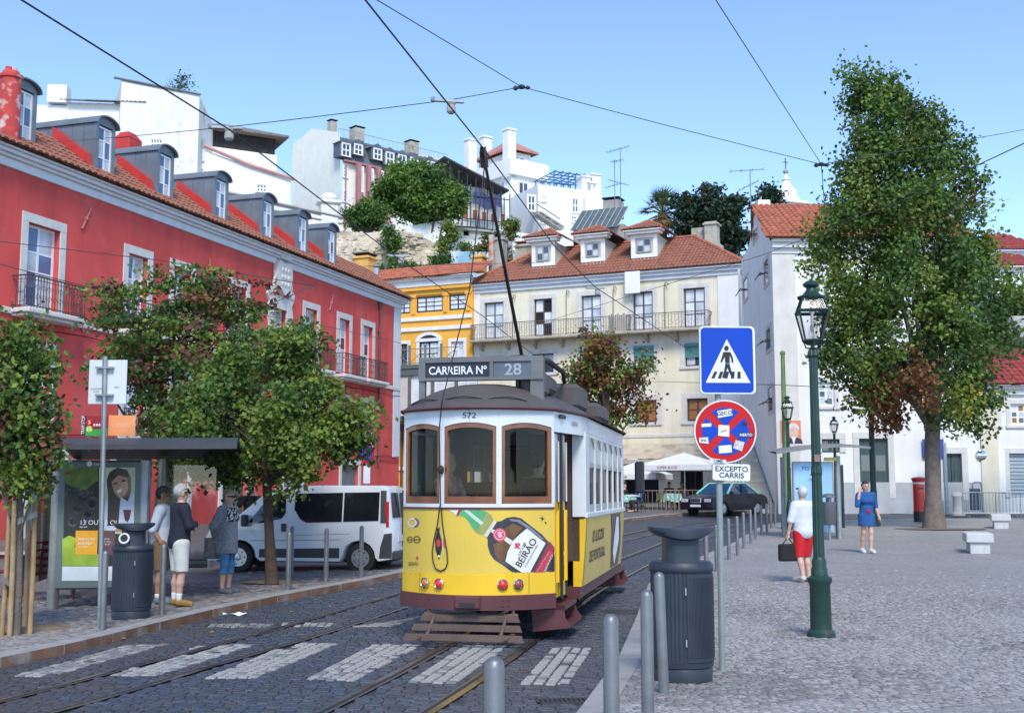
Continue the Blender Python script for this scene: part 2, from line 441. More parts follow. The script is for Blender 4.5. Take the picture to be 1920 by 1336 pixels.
# tram tracks
TR = [(-2.9, 2), (-2.2, 4.8), (-1.05, 9.07), (-.09, 13.7), (.98, 19.5), (2.2, 24.5), (3.8, 30), (5.6, 36), (8.0, 41.5), (11.2, 46.8), (15.5, 50), (22, 51.6), (40, 52.3)]
TL = [(-7.6, 2), (-6.0, 5.2), (-4.1, 9.5), (-3.35, 12), (-2.6, 14.6), (-1.9, 17.6), (-1.15, 20.8), (-.2, 24.5), (1.3, 29.5), (3.2, 35), (5.6, 41), (8.6, 46.5), (12.5, 51), (18, 53.6), (40, 54.6)]
def smooth(K, n=8):
    P = [Vector((x, y, 0)) for x, y in K]; P = [P[0] * 2 - P[1]] + P + [P[-1] * 2 - P[-2]]; out = []
    for i in range(1, len(P) - 2):
        a, b_, c, d = P[i - 1:i + 3]
        for k in range(n):
            t = k / n
            out.append(.5 * ((2 * b_) + (c - a) * t + (2 * a - 5 * b_ + 4 * c - d) * t * t + (3 * b_ - a - 3 * c + d) * t ** 3))
    return out + [P[-2]]
M_rail = mat('rail_steel', (.3, .28, .27), .28, .2, 6, metal=.9, col2=(.16, .1, .07), c2=.25, c2scale=1.5)
M_groove = mat('rail_groove', (.03, .027, .025), .9, .1)
M_kgroove = mat('rail_keeper', (.2, .17, .15), .45, .2, 5, metal=.7)
RAILS = []
def track(K, label):
    C = smooth(K); e = empty('tram_track', (0, 0, 0), 0, label, 'tram track', 'tram tracks set in the road')
    for s_ in (-.45, .45):
        def strip(bb, o0, o1, z):
            L1 = []; L2 = []
            for i, p in enumerate(C):
                d = (C[min(i + 1, len(C) - 1)] - C[max(0, i - 1)]).normalized(); n = Vector((d.y, -d.x, 0))
                for o, l_ in ((o0, L1), (o1, L2)):
                    q = p + n * (s_ + o); l_.append((q.x, q.y, rz(q.x, q.y) + z))
            bb.add(L1 + L2, [(i, i + 1, i + 1 + len(L1), i + len(L1)) for i in range(len(L1) - 1)])
        sg = -1 if s_ > 0 else 1
        h = B(); strip(h, -.032, .032, .006); strip(h, -.032, -.032001, .006); h.obj('rail', M_rail, e)
        g = B(); strip(g, sg * .032, sg * .075, .002); g.obj('groove', M_groove, e)
        k = B(); strip(k, sg * .075, sg * .1, .005); k.obj('guard_strip', M_kgroove, e)
        pts = []
        for i, p in enumerate(C):
            d = (C[min(i + 1, len(C) - 1)] - C[max(0, i - 1)]).normalized(); n = Vector((d.y, -d.x, 0)); pts.append(p + n * (s_ + sg * .03))
        RAILS.append([(q.x, q.y) for q in pts])
    return e
track(TR, 'steel tram rails running under the yellow tram')
track(TL, 'steel tram rails nearer the bus shelter pavement, left of the tram')
def rail_near(x, y, lim=.1):
    for P in RAILS:
        for (x0, y0), (x1, y1) in zip(P, P[1:]):
            if min(y0, y1) - .2 < y < max(y0, y1) + .2:
                t = max(0, min(1, ((x - x0) * (x1 - x0) + (y - y0) * (y1 - y0)) / ((x1 - x0) ** 2 + (y1 - y0) ** 2)))
                if math.hypot(x - x0 - t * (x1 - x0), y - y0 - t * (y1 - y0)) < lim: return True
    return False

# setts and cobbles as real stones
def inpoly(x, y, P):
    c = False; j = len(P) - 1
    for i in range(len(P)):
        if (P[i][1] > y) != (P[j][1] > y) and x < (P[j][0] - P[i][0]) * (y - P[i][1]) / (P[j][1] - P[i][1]) + P[i][0]: c = not c
        j = i
    return c
STR = [[(20, 1267), (95, 1267), (320, 1205), (240, 1207)], [(202, 1266), (295, 1266), (485, 1206), (380, 1206)],
       [(383, 1270), (480, 1270), (638, 1204), (545, 1204)], [(570, 1273), (665, 1275), (795, 1207), (700, 1206)],
       [(760, 1279), (855, 1280), (955, 1210), (870, 1208)], [(972, 1281), (1067, 1282), (1112, 1213), (1035, 1212)],
       [(388, 1175), (505, 1175), (515, 1168), (395, 1168)], [(522, 1174), (620, 1174), (628, 1166), (530, 1166)], [(635, 1175), (740, 1173), (805, 1150), (770, 1150), (735, 1166), (645, 1167)]]
STRW = [[gnd(*p).xy for p in s_] for s_ in STR]
def project(x, y, z):
    Y = y * ct + (z - CH) * st; v = -y * st + (z - CH) * ct
    return 960 + F * x / Y, 668 - F * v / Y
def stone_verts(w, l, h, r_):
    j = lambda a: r_.uniform(-a, a)
    ch = .008; base = []; topv = []
    for sx, sy in ((-1, -1), (1, -1), (1, 1), (-1, 1)):
        ax, ay = sx * w / 2 + j(.006), sy * l / 2 + j(.005)
        base.append((ax, ay, -h)); topv.append((ax - sx * ch, ay - sy * ch, j(.0035)))
    return base + topv
SF = [(4, 5, 6, 7), (0, 1, 5, 4), (1, 2, 6, 5), (2, 3, 7, 6), (3, 0, 4, 7)]
def pave(parent, name, mats, pick, inside, zoff, pw, pl, ang, x0, x1, y0, y1, wav=0., keep=300, h=.03, gap=.007):
    r_ = random.Random(hash(name) % 1000 if False else len(name) * 31 + 5)
    ca, sa = math.cos(ang), math.sin(ang); stones = []
    nI = int((y1 - y0 + abs(x1 - x0)) / pl) + 4
    for i in range(-8, nI):
        a = x0 - 3 + r_.uniform(0, pw)
        while a < x1 + 3:
            w = pw * r_.uniform(.75, 1.3); u = a + w / 2; a += w
            v = y0 + i * pl + wav * math.sin(u * 2.1 + i * .13) + wav * .6 * math.sin(u * 5.3)
            x = x0 + (u - x0) * ca + (v - y0) * sa; y = y0 - (u - x0) * sa + (v - y0) * ca
            if not (x0 <= x <= x1 and y0 <= y <= y1): continue
            z = rz(x, y) + zoff; q = project(x, y, z)
            if not (-60 < q[0] < 1980 and q[1] < 1375): continue
            if not inside(x, y) or y > y1 - 10 * max(r_.random(), r_.random()): continue
            stones.append((x, y, z + r_.uniform(-.003, .003), w - gap, pl - gap, pick(x, y, r_)))
    stones.sort(key=lambda s_: s_[0] ** 2 + s_[1] ** 2)
    big = B(); cache = {}
    for n, (x, y, z, w, l, mi) in enumerate(stones):
        if n < keep:
            key = (r_.randrange(5), mi)
            if key not in cache:
                bb = B(); bb.add(stone_verts(pw - gap, pl - gap, h, r_), SF); cache[key] = bb.mesh(name, mats[mi])
            share(name, cache[key], parent, (x, y, z), (0, 0, -ang + r_.uniform(-.03, .03)), (w / (pw - gap), 1, 1))
        else:
            vs = []
            for vx, vy, vz in stone_verts(w, l, h, r_): vs.append((x + vx * ca + vy * sa, y - vx * sa + vy * ca, z + vz))
            big.add(vs, SF, mi)
    o = big.obj(name + 's', mats, parent); o['kind'] = 'stuff'
    return len(stones)
def sm(n, c, rough=.55): return mat(n, c, rough, .18, 12, .25, 90)
RM = [sm('sett_blue', (.052, .06, .082), .45), sm('sett_dark', (.043, .048, .062), .5), sm('sett_grey', (.068, .073, .088), .5), sm('sett_brown', (.062, .057, .058), .6),
      mat('sett_white', (.33, .32, .3), .6, .15, 14, .25, 90, col2=(.28, .27, .26), c2=.22, c2scale=9), mat('sett_white_worn', (.22, .215, .21), .65, .2, 14, .25, 90, col2=(.16, .16, .165), c2=.35, c2scale=9)]
def pick_road(x, y, r_):
    if x < -3.6 - .05 * (y - 12) and r_.random() < .6: return 3
    t = r_.random(); return 0 if t < .5 else 1 if t < .78 else 2 if t < .92 else 3
print('setts', pave(road, 'sett', RM, pick_road, lambda x, y: kx(KL, y) + .03 < x < kx(KR, y) - .03 and not rail_near(x, y, .095) and not any(inpoly(x, y, P) for P in STRW), 0, .125, .09, R(9), -7, 3.2, 8.2, 27, .012, gap=.008))
# crossing stripes: pale stones laid inside each stripe
r_ = random.Random(5); cs_ = []
for i, P in enumerate(STRW):
    if len(P) > 4: P = [P[0], P[1], P[2], P[4]]
    a, b_, c, d = [Vector((p[0], p[1], 0)) for p in P]; nx = max(2, round((b_ - a).length / .105)); ny = max(1, round((d - a).length / .125))
    for j in range(ny):
        for k in range(nx):
            q = lambda u, v: (a.lerp(b_, u)).lerp(d.lerp(c, u), v); u, v = (k + .5) / nx, (j + .5 + .3 * (k % 2) * (ny > 3)) / (ny + .3)
            p = q(u, v); dx = (q((k + 1) / nx, v) - q(k / nx, v)); dy = (q(u, 1) - q(u, 0)) / ny
            if not rail_near(p.x, p.y, .1): cs_.append((p, math.atan2(dy.x, dy.y), abs(dx.x * math.cos(math.atan2(dy.x, dy.y))) - .012, dy.length - .012, 2 if r_.random() < .03 else 5 if r_.random() < {0: .75, 1: .3, 6: .9, 7: .4}.get(i, .12) else 4))
cs_.sort(key=lambda s_: s_[0].length); big = B(); ch_ = {}
for n, (p, an, w, l, mi) in enumerate(cs_):
    z = rz(p.x, p.y) + r_.uniform(-.001, .004); key = (n % 5, mi)
    if n < 300:
        if key not in ch_: bb = B(); bb.add(stone_verts(.1, .1, .03, r_), SF); ch_[key] = bb.mesh('crossing_sett', RM[mi])
        share('crossing_sett', ch_[key], road, (p.x, p.y, z), (0, 0, -an), (w / .1, l / .1, 1))
    else: big.add([(p.x + vx * math.cos(an) + vy * math.sin(an), p.y - vx * math.sin(an) + vy * math.cos(an), z + vz) for vx, vy, vz in stone_verts(w, l, .03, r_)], SF, mi)
big.obj('crossing_setts', RM, road)['kind'] = 'stuff'
PM = [sm('cobble_light', (.315, .3, .285)), sm('cobble_mid', (.26, .248, .236)), sm('cobble_warm', (.27, .243, .222)), sm('cobble_dark', (.18, .173, .166))]
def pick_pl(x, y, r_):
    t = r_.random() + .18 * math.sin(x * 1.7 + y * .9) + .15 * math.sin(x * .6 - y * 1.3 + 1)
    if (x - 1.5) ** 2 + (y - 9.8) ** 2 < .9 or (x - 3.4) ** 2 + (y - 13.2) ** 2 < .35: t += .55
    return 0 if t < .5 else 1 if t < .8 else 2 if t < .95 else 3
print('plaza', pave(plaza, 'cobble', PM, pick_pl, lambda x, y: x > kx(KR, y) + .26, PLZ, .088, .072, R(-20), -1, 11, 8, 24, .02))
WM = [sm('paver_light', (.27, .25, .235), .65), sm('paver_mid', (.2, .185, .18), .7), sm('paver_pink', (.21, .175, .165), .7), sm('paver_dark', (.14, .13, .128), .7)]
def pick_wk(x, y, r_):
    t = r_.random()
    if y < 14.6: t -= .25
    return 0 if t < .35 else 1 if t < .68 else 2 if t < .85 else 3
print('walk', pave(walk, 'pavement_cobble', WM, pick_wk, lambda x, y: x < kx(KL, y) - .24, WLK, .11, .095, R(25), -8, -2, 11.5, 26, .02))

# small things on the ground
M_iron = mat('cast_iron', (.06, .06, .062), .6, .2, 8, .2, 60, metal=.4)
g0 = gnd(1062, 1313); e = empty('drain_grate', (g0.x, g0.y, g0.z), R(8), 'dark iron drain grate in the road beside the right kerb', 'drain grate')
bb = B()
for x0, x1, y0, y1 in ((-.24, .24, -.1, -.075), (-.24, .24, .075, .1), (-.24, -.215, -.1, .1), (.215, .24, -.1, .1)): bb.box(x0, x1, y0, y1, -.03, .008)
bb.obj('frame', M_iron, e)
B().box(-.23, .23, -.09, .09, -.05, .002).obj('pit', mat('pit_black', (.008, .008, .008), 1, 0), e)
sl = B().box(-.009, .009, -.075, .075, 0.003, .0075).mesh('bar', M_iron)
for i in range(11): share('bar', sl, e, (-.19 + i * .038, 0, 0))
g0 = gnd(1167, 1146); b = B(); b.lathe([(.3, -.01), (.3, .004), (.27, .006), (.26, .003), (.1, .005)], 28)
tag(b.obj('manhole_cover', M_iron, loc=(g0.x, g0.y, g0.z)), 'round dark manhole cover in the road right of the tram', 'manhole cover')
M_paper = mat('paper_white', (.75, .75, .73), .8, .05)
g0 = gnd(441, 1153); b = B(); b.grid([[(x * .11 - .17, y * .06 - .06 + .02 * math.sin(x), .02 + .025 * math.sin(x * 2.3 + y * 1.7)) for x in range(4)] for y in range(3)])
tag(b.obj('paper_scrap', M_paper, loc=(g0.x, g0.y, g0.z), rot=(0, 0, .2)), 'crumpled white paper scrap on the road near the left kerb', 'litter')
lm = [mat('fallen_yellow', (.5, .33, .06), .8, .2), mat('fallen_brown', (.2, .1, .04), .8, .2)]
b = B()
for i in range(130):
    if i < 90: x = rnd.uniform(-7, -2.4); y = rnd.uniform(13, 25)
    else: x = rnd.uniform(.8, 9); y = rnd.uniform(9, 40)
    z = rz(x, y) + (PLZ if x > kx(KR, y) else WLK if x < kx(KL, y) else 0) + .008; a = rnd.uniform(0, 6.3); s_ = rnd.uniform(.02, .045)
    b.add([(x + s_ * math.cos(a + t) * q, y + s_ * math.sin(a + t) * q, z + rnd.uniform(0, .012)) for t, q in ((0, 1), (1.57, .6), (3.14, 1), (4.71, .6))], [(0, 1, 2, 3)], rnd.choice((0, 0, 1)))
tag(b.obj('fallen_leaves', lm), kind='stuff')
# dirt beds round the trees
def bed(px, py, rx, ry, off):
    p = gnd(px, py, off); b = B(); ring = []
    for k in range(24):
        t = k / 24 * 6.283; q = 1 + .1 * math.sin(k * 2.7); ring.append((rx * q * math.cos(t), ry * q * math.sin(t), .006))
    b.add(ring + [(0, 0, .03)], [(i, (i + 1) % 24, 24) for i in range(24)])
    return tag(b.obj('soil_bed', mat('dry_soil', (.2, .145, .095), .95, .3, 6, .6, 40), loc=p), kind='structure')
bed(60, 1178, .75, .55, WLK); bed(515, 1090, .55, .5, WLK); bed(1765, 991, 1.5, .9, PLZ)
# == BUILDINGS
M_white = mat('white_lime', (.78, .77, .74), .85, .05, 1.2, .15, 25, streak=.25)
M_whiteb = mat('white_bright', (.8, .8, .79), .85, .04, 1.0, .12, 25, streak=.12)
M_whited = mat('white_dirty', (.74, .73, .69), .85, .07, .9, .2, 20, streak=.3, col2=(.55, .47, .33), c2=.05, c2scale=.5)
M_red = mat('red_stucco', (.64, .078, .068), .85, .2, .45, .35, 14, streak=.42, col2=(.68, .14, .125), c2=.3, c2scale=.6, sharp=.35)
M_redp = mat('red_paint', (.5, .035, .03), .6, .12, 3)
M_stone = mat('pale_limestone', (.62, .6, .56), .8, .08, 3, .2, 40, streak=.2)
M_cornice = mat('cornice_paint', (.66, .68, .71), .7, .06, 2, .1, 30, streak=.2)
M_yellow = mat('yellow_stucco', (.85, .42, .06), .85, .07, 1.1, .15, 25, streak=.12)
M_cream = mat('cream_stucco', (.76, .69, .5), .9, .08, .8, .25, 22, streak=.4, col2=(.76, .74, .67), c2=.45, c2scale=.5, sharp=.3)
M_tile = mat('roof_tile', (.3, .115, .07), .85, .35, 2.2, .2, 40, col2=(.19, .085, .06), c2=.4, c2scale=2.2, sharp=.25)
M_tile2 = mat('roof_tile_orange', (.42, .13, .07), .85, .25, 2, .2, 40, col2=(.3, .1, .06), c2=.25, c2scale=3)
M_zinc = mat('zinc_sheet', (.19, .215, .24), .5, .14, 1.6, .08, 20, metal=.35, streak=.15)
M_frame_w = mat('window_white', (.78, .79, .8), .5, .04)
M_frame_g = mat('window_green', (.05, .09, .06), .5, .1)
M_frame_b = mat('window_brown', (.1, .045, .03), .5, .15)
M_frame_k = mat('window_black', (.025, .025, .028), .5, .1)
M_iron2 = mat('railing_iron', (.055, .05, .05), .6, .2, 10, col2=(.12, .06, .04), c2=.2, c2scale=6)
M_curt = mat('pane_curtain', (.5, .53, .56), .06, .25, 1.6, spec=.6)
M_pane = mat('pane_glass', (.05, .065, .085), .05, .35, .9, spec=.8)
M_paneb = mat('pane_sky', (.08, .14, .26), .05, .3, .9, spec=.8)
M_panew = mat('pane_white', (.66, .68, .69), .08, .12, 2, spec=.6)
M_wood_o = mat('shutter_wood', (.33, .15, .04), .6, .2, 4)
M_green_s = mat('shutter_green', (.1, .3, .26), .6, .15, 6)
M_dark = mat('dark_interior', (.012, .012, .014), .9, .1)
M_conc = mat('grey_concrete', (.36, .35, .32), .9, .15, 1.5, .25, 25, streak=.3)
M_lichen = mat('chimney_render', (.42, .4, .34), .9, .12, 1.5, .25, 25, streak=.35, col2=(.3, .27, .13), c2=.25, c2scale=1.6)
M_yel2 = mat('chimney_yellow', (.7, .38, .1), .85, .1, 2, streak=.2)

class Fac:
    """a facade frame: local x along the front, y into the building, z up (z = world height)"""
    def __init__(s, name, O, ang, label, cat='building', group=None):
        s.O = Vector((O[0], O[1], 0)); s.a = ang; s.e = empty(name, s.O, ang, label, cat, group)
        s.D = Vector((math.cos(ang), math.sin(ang), 0)); s.N = Vector((-math.sin(ang), math.cos(ang), 0))
    def uv(s, px, py, yo=0.):
        d = Vector(ray(px, py)); c = Vector((0, 0, CH)); t = ((s.O + s.N * yo - c).dot(s.N)) / d.dot(s.N); p = c + d * t - s.O
        return p.dot(s.D), p.z
    def box(s, l, t, r, bt, yo=0.):
        a = s.uv(l, (t + bt) / 2, yo); c = s.uv(r, (t + bt) / 2, yo); m = (l + r) / 2
        return a[0], c[0], s.uv(m, bt, yo)[1], s.uv(m, t, yo)[1]
def wall(b, x0, x1, z0, z1, holes, d=.22, y=0.):
    xs = sorted(set([x0, x1] + [min(max(v, x0), x1) for h in holes for v in h[:2]])); zs = sorted(set([z0, z1] + [min(max(v, z0), z1) for h in holes for v in h[2:4]]))
    # merge cells into column strips
    for i in range(len(xs) - 1):
        run = None
        for j in range(len(zs) - 1):
            cx, cz = (xs[i] + xs[i + 1]) / 2, (zs[j] + zs[j + 1]) / 2
            solid = not any(h[0] < cx < h[1] and h[2] < cz < h[3] for h in holes)
            if solid and run is None: run = zs[j]
            if run is not None and (not solid or j == len(zs) - 2):
                top = zs[j + 1] if solid else zs[j]
                b.quad((xs[i], y, run), (xs[i + 1], y, run), (xs[i + 1], y, top), (xs[i], y, top)); run = None
    for h in holes:
        a, c, e, f = h[:4]
        b.quad((a, y, e), (a, y + d, e), (a, y + d, f), (a, y, f)); b.quad((c, y, e), (c, y, f), (c, y + d, f), (c, y + d, e))
        b.quad((a, y, f), (c, y, f), (c, y + d, f), (a, y + d, f)); b.quad((a, y, e), (a, y + d, e), (c, y + d, e), (c, y, e))
def shell(b, x0, x1, y1, z0, z1, y0=0.):
    b.quad((x0, y0, z0), (x0, y1, z0), (x0, y1, z1), (x0, y0, z1)); b.quad((x1, y0, z0), (x1, y0, z1), (x1, y1, z1), (x1, y1, z0))
    b.quad((x0, y1, z0), (x1, y1, z0), (x1, y1, z1), (x0, y1, z1)); b.quad((x0, y0, z1), (x1, y0, z1), (x1, y1, z1), (x0, y1, z1))
def window(par, x0, x1, z0, z1, nx=2, nz=2, fm=None, pm=None, sur=.18, sm_=None, d=.2, y=0., sill=True, split=None, bar=.045, open_=False, name='window', proud=.03, top_only=False, pms=None):
    """window in the opening x0..x1, z0..z1 (surround outside it)"""
    fm = fm or M_frame_w; pm = pm or M_pane; sm_ = sm_ or M_stone
    b = B(); p = proud
    if sur > 0:
        b.bevbox(x0 - sur, x0, y - p, y + .02, z0, z1, .008); b.bevbox(x1, x1 + sur, y - p, y + .02, z0, z1, .008)
        b.bevbox(x0 - sur, x1 + sur, y - p - .003, y + .02, z1, z1 + sur, .008)
        if sill: b.bevbox(x0 - sur - .04, x1 + sur + .04, y - p - .06, y + .05, z0 - sur * .6, z0, .01)
    else: b.box(x0, x1, y + d - .01, y + d, z0, z0 + .02)
    w = b.obj(name, sm_, par)
    fw = bar * 1.5; f = B(); yd = y + d
    f.box(x0, x0 + fw, yd - .05, yd, z0, z1); f.box(x1 - fw, x1, yd - .05, yd, z0, z1)
    f.box(x0 + fw, x1 - fw, yd - .05, yd, z1 - fw, z1); f.box(x0 + fw, x1 - fw, yd - .05, yd, z0, z0 + fw * 1.3)
    xs = [x0 + fw + (x1 - x0 - 2 * fw) * i / nx for i in range(nx + 1)]
    zz = [z0 + fw * 1.3 + (z1 - z0 - 2.3 * fw) * i / nz for i in range(nz + 1)] if split is None else [z0 + fw * 1.3] + [z0 + (z1 - z0) * q for q in split] + [z1 - fw]
    for i, x in enumerate(xs[1:-1]):
        q = bar * (.8 if (nx == 2 or i == nx // 2 - 1) else .45); f.box(x - q, x + q, yd - .045, yd - .004, z0 + fw, z1 - fw)
    for z in zz[1:-1]: f.box(x0 + fw, x1 - fw, yd - .042, yd - .006, z - bar * .5, z + bar * .5)
    f.obj('frame', fm, w)
    for i in range(len(xs) - 1):
        for j in range(len(zz) - 1):
            q = pms[(i + j) % len(pms)] if pms else pm
            g = B(); g.box(xs[i] + .004, xs[i + 1] - .004, yd - .028, yd - .014, zz[j] + .004, zz[j + 1] - .004); g.obj('pane', q, w)
    return w
def railing(par, x0, x1, z, h=1.0, dep=.6, y=0., step=.11, m=None, scroll=True, ends=True, name='railing', hs=.0):
    """ironwork balustrade: front at y-dep with returns to the wall"""
    b = B(); m = m or M_iron2; yf = y - dep
    for zz, t in ((z + h, .022), (z + .08, .014), (z + h - .12, .01)):
        b.box(x0, x1, yf - t, yf + t, zz - t, zz + t)
        if ends:
            for x in (x0, x1): b.box(x - t, x + t, yf + t, y, zz - t * .9, zz + t * .9)
    n = max(2, int((x1 - x0) / step))
    for i in range(n + 1):
        x = x0 + (x1 - x0) * i / n; b.box(x - .009, x + .009, yf - .009, yf + .009, z, z + h)
    if scroll:
        k = max(1, int((x1 - x0) / (step * 2)))
        for i in range(k):
            xc = x0 + (x1 - x0) * (i + .5) / k; rr = (x1 - x0) / k * .42
            for zc, s_ in ((z + h * .34, 1), (z + h * .64, -1)):
                pts = [(xc + s_ * rr * (1 - t * .09) * math.cos(t * .75), yf, zc + rr * 1.15 * (1 - t * .09) * math.sin(t * .75)) for t in range(9)]
                b.tube(pts, .009, 3, False)
    if ends:
        ne = max(2, int(dep / step))
        for x in (x0, x1):
            for i in range(1, ne): b.box(x - .008, x + .008, yf + dep * i / ne - .008, yf + dep * i / ne + .008, z, z + h)
            if scroll:
                for zc in (z + h * .34, z + h * .64): b.tube([(x, yf + dep / 2 + .2 * math.cos(t * .8), zc + .17 * math.sin(t * .8)) for t in range(8)], .009, 3, False)
    return b.obj(name, m, par)
def tile_roof(par, O, U, V, poly, m, name='roof', pitch=.24, row=.42, amp=.055):
    """barrel tiles on the plane O + u*U + v*V inside the convex outline poly [(u,v)]"""
    U = Vector(U).normalized(); V = Vector(V).normalized(); Nn = U.cross(V).normalized(); O = Vector(O)
    if Nn.z < 0: Nn = -Nn
    us = [p[0] for p in poly]; n = max(1, int((max(us) - min(us)) / pitch)); b = B(); pitch = (max(us) - min(us)) / n
    def vr(u):
        vs = []
        for (a, c), (d, e) in zip(poly, poly[1:] + poly[:1]):
            if abs(a - d) > 1e-9 and min(a, d) - 1e-6 <= u <= max(a, d) + 1e-6: vs.append(c + (e - c) * (u - a) / (d - a))
        return (min(vs), max(vs)) if vs else None
    under = [O + U * p[0] + V * p[1] - Nn * .03 for p in poly]; b.add(under, [tuple(range(len(under)))])
    prof = [(-.5, 0), (-.3, .75), (0, 1), (.3, .75), (.5, 0)]
    for i in range(n):
        u = min(us) + pitch * (i + .5); r_ = vr(u)
        if not r_ or r_[1] - r_[0] < .05: continue
        v0, v1 = r_; k = max(1, int((v1 - v0) / row)); vs = []; fs = []; ju = rnd.uniform(-.012, .012)
        for j in range(k):
            for v, lift in ((v0 + (v1 - v0) * j / k, .03), (v0 + (v1 - v0) * (j + 1) / k, 0.)):
                dl = rnd.uniform(-.008, .008)
                vs += [O + U * (u + ju + q * pitch * .98) + V * v + Nn * (h * amp + lift + dl) for q, h in prof]
            for q in range(4): a = j * 10 + q; fs.append((a, a + 1, a + 6, a + 5))
            fs.append((j * 10, j * 10 + 1, j * 10 + 2, j * 10 + 3, j * 10 + 4))
        b.add(vs, fs)
    return b.obj(name, m, par)
def cornice(par, x0, x1, steps, m, y=0., name='cornice', ret=0., rx=None):
    """steps: (z0,z1,projection)"""
    b = B()
    for i, (a, c, p) in enumerate(steps): b.bevbox(x0 - (p if ret else 0), x1 + (p if rx else 0), y - p, y + .1 - .002 * i, a, c - .002, .012)
    return b.obj(name, m, par)

# RED BUILDING (left)
fr = Fac('red_building', (-15.66, 35.9), math.atan2(28.7, 9.35), 'long red stuccoed building with white window surrounds and zinc dormers, left')
E_ = fr.e; xc = fr.uv(751, 580)[0]; x0 = -9.; zc = fr.uv(300, 417)[1]; zs = fr.uv(85, 590)[1]
holes = []; ups = []; 
for l, t, r, full in ((53, 396, 115, 1), (236, 456, 284, 1), (322, 486, 364, 1), (430, 519, 466, 1), (570, 563, 598, 1), (633, 584, 659, 1), (679, 598, 701, 1)):
    a = fr.uv(l, t); c = fr.uv(r, t + 18); w = 2.1 if l == 53 else (c[0] - a[0]); cx = (a[0] + c[0]) / 2
    ups.append((cx, min(2.3, max(1.75, w)), a[1]))
ups.insert(0, (ups[0][0] - 4.2, 2.1, ups[0][2]))
ztop = sum(u[2] for u in ups) / len(ups); print('red', x0, xc, zc, zs, ztop, [round(u[0], 2) for u in ups], [round(u[1], 2) for u in ups])
SW = .3
for cx, w, _ in ups: holes.append((cx - w / 2 + SW, cx + w / 2 - SW, zs + .12, ztop - SW))
cr = fr.uv(523, 600)[0]; holes.append((cr - .6, cr + .6, zs + .12, ztop - .75))
lows = []
for cx, w, _ in ups: lows.append((cx, 1.15))
zl1, zl0 = zs - 1.15, zs - 3.7
for cx, w in lows: holes.append((cx - w / 2, cx + w / 2, zl0, zl1))
doors = [(fr.uv(440, 900)[0], 1.9), (fr.uv(656, 890)[0], 1.9), (fr.uv(330, 900)[0], 1.5), (fr.uv(85, 900)[0], 1.5), (fr.uv(240, 900)[0], 1.5), (fr.uv(548, 890)[0], 1.6)]
for cx, w in doors: holes.append((cx - w / 2, cx + w / 2, .05, 2.9))
b = B(); wall(b, x0, xc, -.6, zc + .02, holes, .3); shell(b, x0, xc, 11, -.6, zc + .6); b.obj('wall', M_red, E_)
for i, (cx, w, _) in enumerate(ups):
    a, c = cx - w / 2 + SW, cx + w / 2 - SW
    window(E_, a, c, zs + .12, ztop - SW, 2, 2, M_frame_w, M_curt if i > 2 else M_paneb, SW, M_stone, .26, 0, False, [.45, .68], .06, pms=[M_curt, M_curt, M_pane] if i > 2 else [M_paneb, M_curt])
    bl = B().bevbox(cx - w / 2 - .35, cx + w / 2 + .35, -.72, .02, zs - .16, zs + .0, .03); bl.bevbox(cx - w / 2 - .28, cx + w / 2 + .28, -.6, .02, zs - .26, zs - .165, .03)
    bo = bl.obj('balcony', M_stone, E_); railing(bo, cx - w / 2 - .28, cx + w / 2 + .28, zs + .0, 1.02, .64, 0, .13)
for cx, w in lows:
    ww = window(E_, cx - w / 2, cx + w / 2, zl0, zl1, 2, 3, M_frame_w, M_curt, .24, M_stone, .26, 0, True, None, .05)
    railing(ww, cx - w / 2 + .02, cx + w / 2 - .02, zl0 + .02, .95, .05, .1, .12, scroll=True, ends=False)
for i, (cx, w) in enumerate(doors):
    d_ = B(); 
    for sg in (-1, 1): d_.bevbox(cx + sg * (w / 2), cx + sg * (w / 2 + .28), -.04, .04, -.3, 2.9, .01)
    d_.bevbox(cx - w / 2 - .28, cx + w / 2 + .28, -.045, .04, 2.9, 3.2, .01); dd = d_.obj('door', M_stone, E_)
    for sg in (-1, 1):
        lf = B(); q0, q1 = sorted((cx + sg * .02, cx + sg * w / 2)); lf.bevbox(q0, q1, .16, .22, -.3, 2.9, .01)
        for z0_, z1_ in ((.2, 1.1), (1.3, 2.6)): lf.bevbox(q0 + .12, q1 - .12, .14, .165, z0_, z1_, .02)
        lf.obj('door_leaf', [M_frame_g, mat('door_grey', (.16, .17, .18), .6, .1)][i % 2], dd)
b = B(); b.bevbox(x0, xc - .02, -.07, .02, zs - .2, zs - .0, .02); b.obj('string_course', M_stone, E_)
b = B(); b.box(fr.uv(738, 640)[0], xc + .01, -.03, .02, 3.4, zc); b.box(xc - .01, xc + .02, -.03, 1.2, 3.4, zc); b.obj('quoin', M_cornice, E_)
b = B(); b.box(x0, xc - .01, -.015, .01, -.5, 1.2)
for cx, w in doors: pass
cornice(E_, x0, xc, [(zc, zc + .28, .1), (zc + .28, zc + .38, .22), (zc + .38, zc + .5, .34), (zc + .5, zc + .58, .44)], M_cornice, rx=True)
ze = zc + .6; LR = xc + .55 - x0; sl = R(36)
tile_roof(E_, (x0, -.58, ze), (1, 0, 0), (0, math.cos(sl), math.sin(sl)), [(0, 0), (LR, 0), (LR - 1.8, 2.7), (0, 2.7)], M_tile, 'roof_tiles', .3, .45, .075)
zk = ze + 2.7 * math.sin(sl); yk = 2.7 * math.cos(sl) - .58; b = B(); b.quad((x0, yk, zk), (xc - 1.3, yk, zk), (xc - 1.3, 11, zk - .3), (x0, 11, zk - .3)); b.quad((xc + .5, -.5, ze - .05), (xc - 1.3, yk, zk), (xc - 1.3, 11, zk - .3), (xc + .5, 11, ze - .05)); b.obj('roof_back', M_tile, E_)
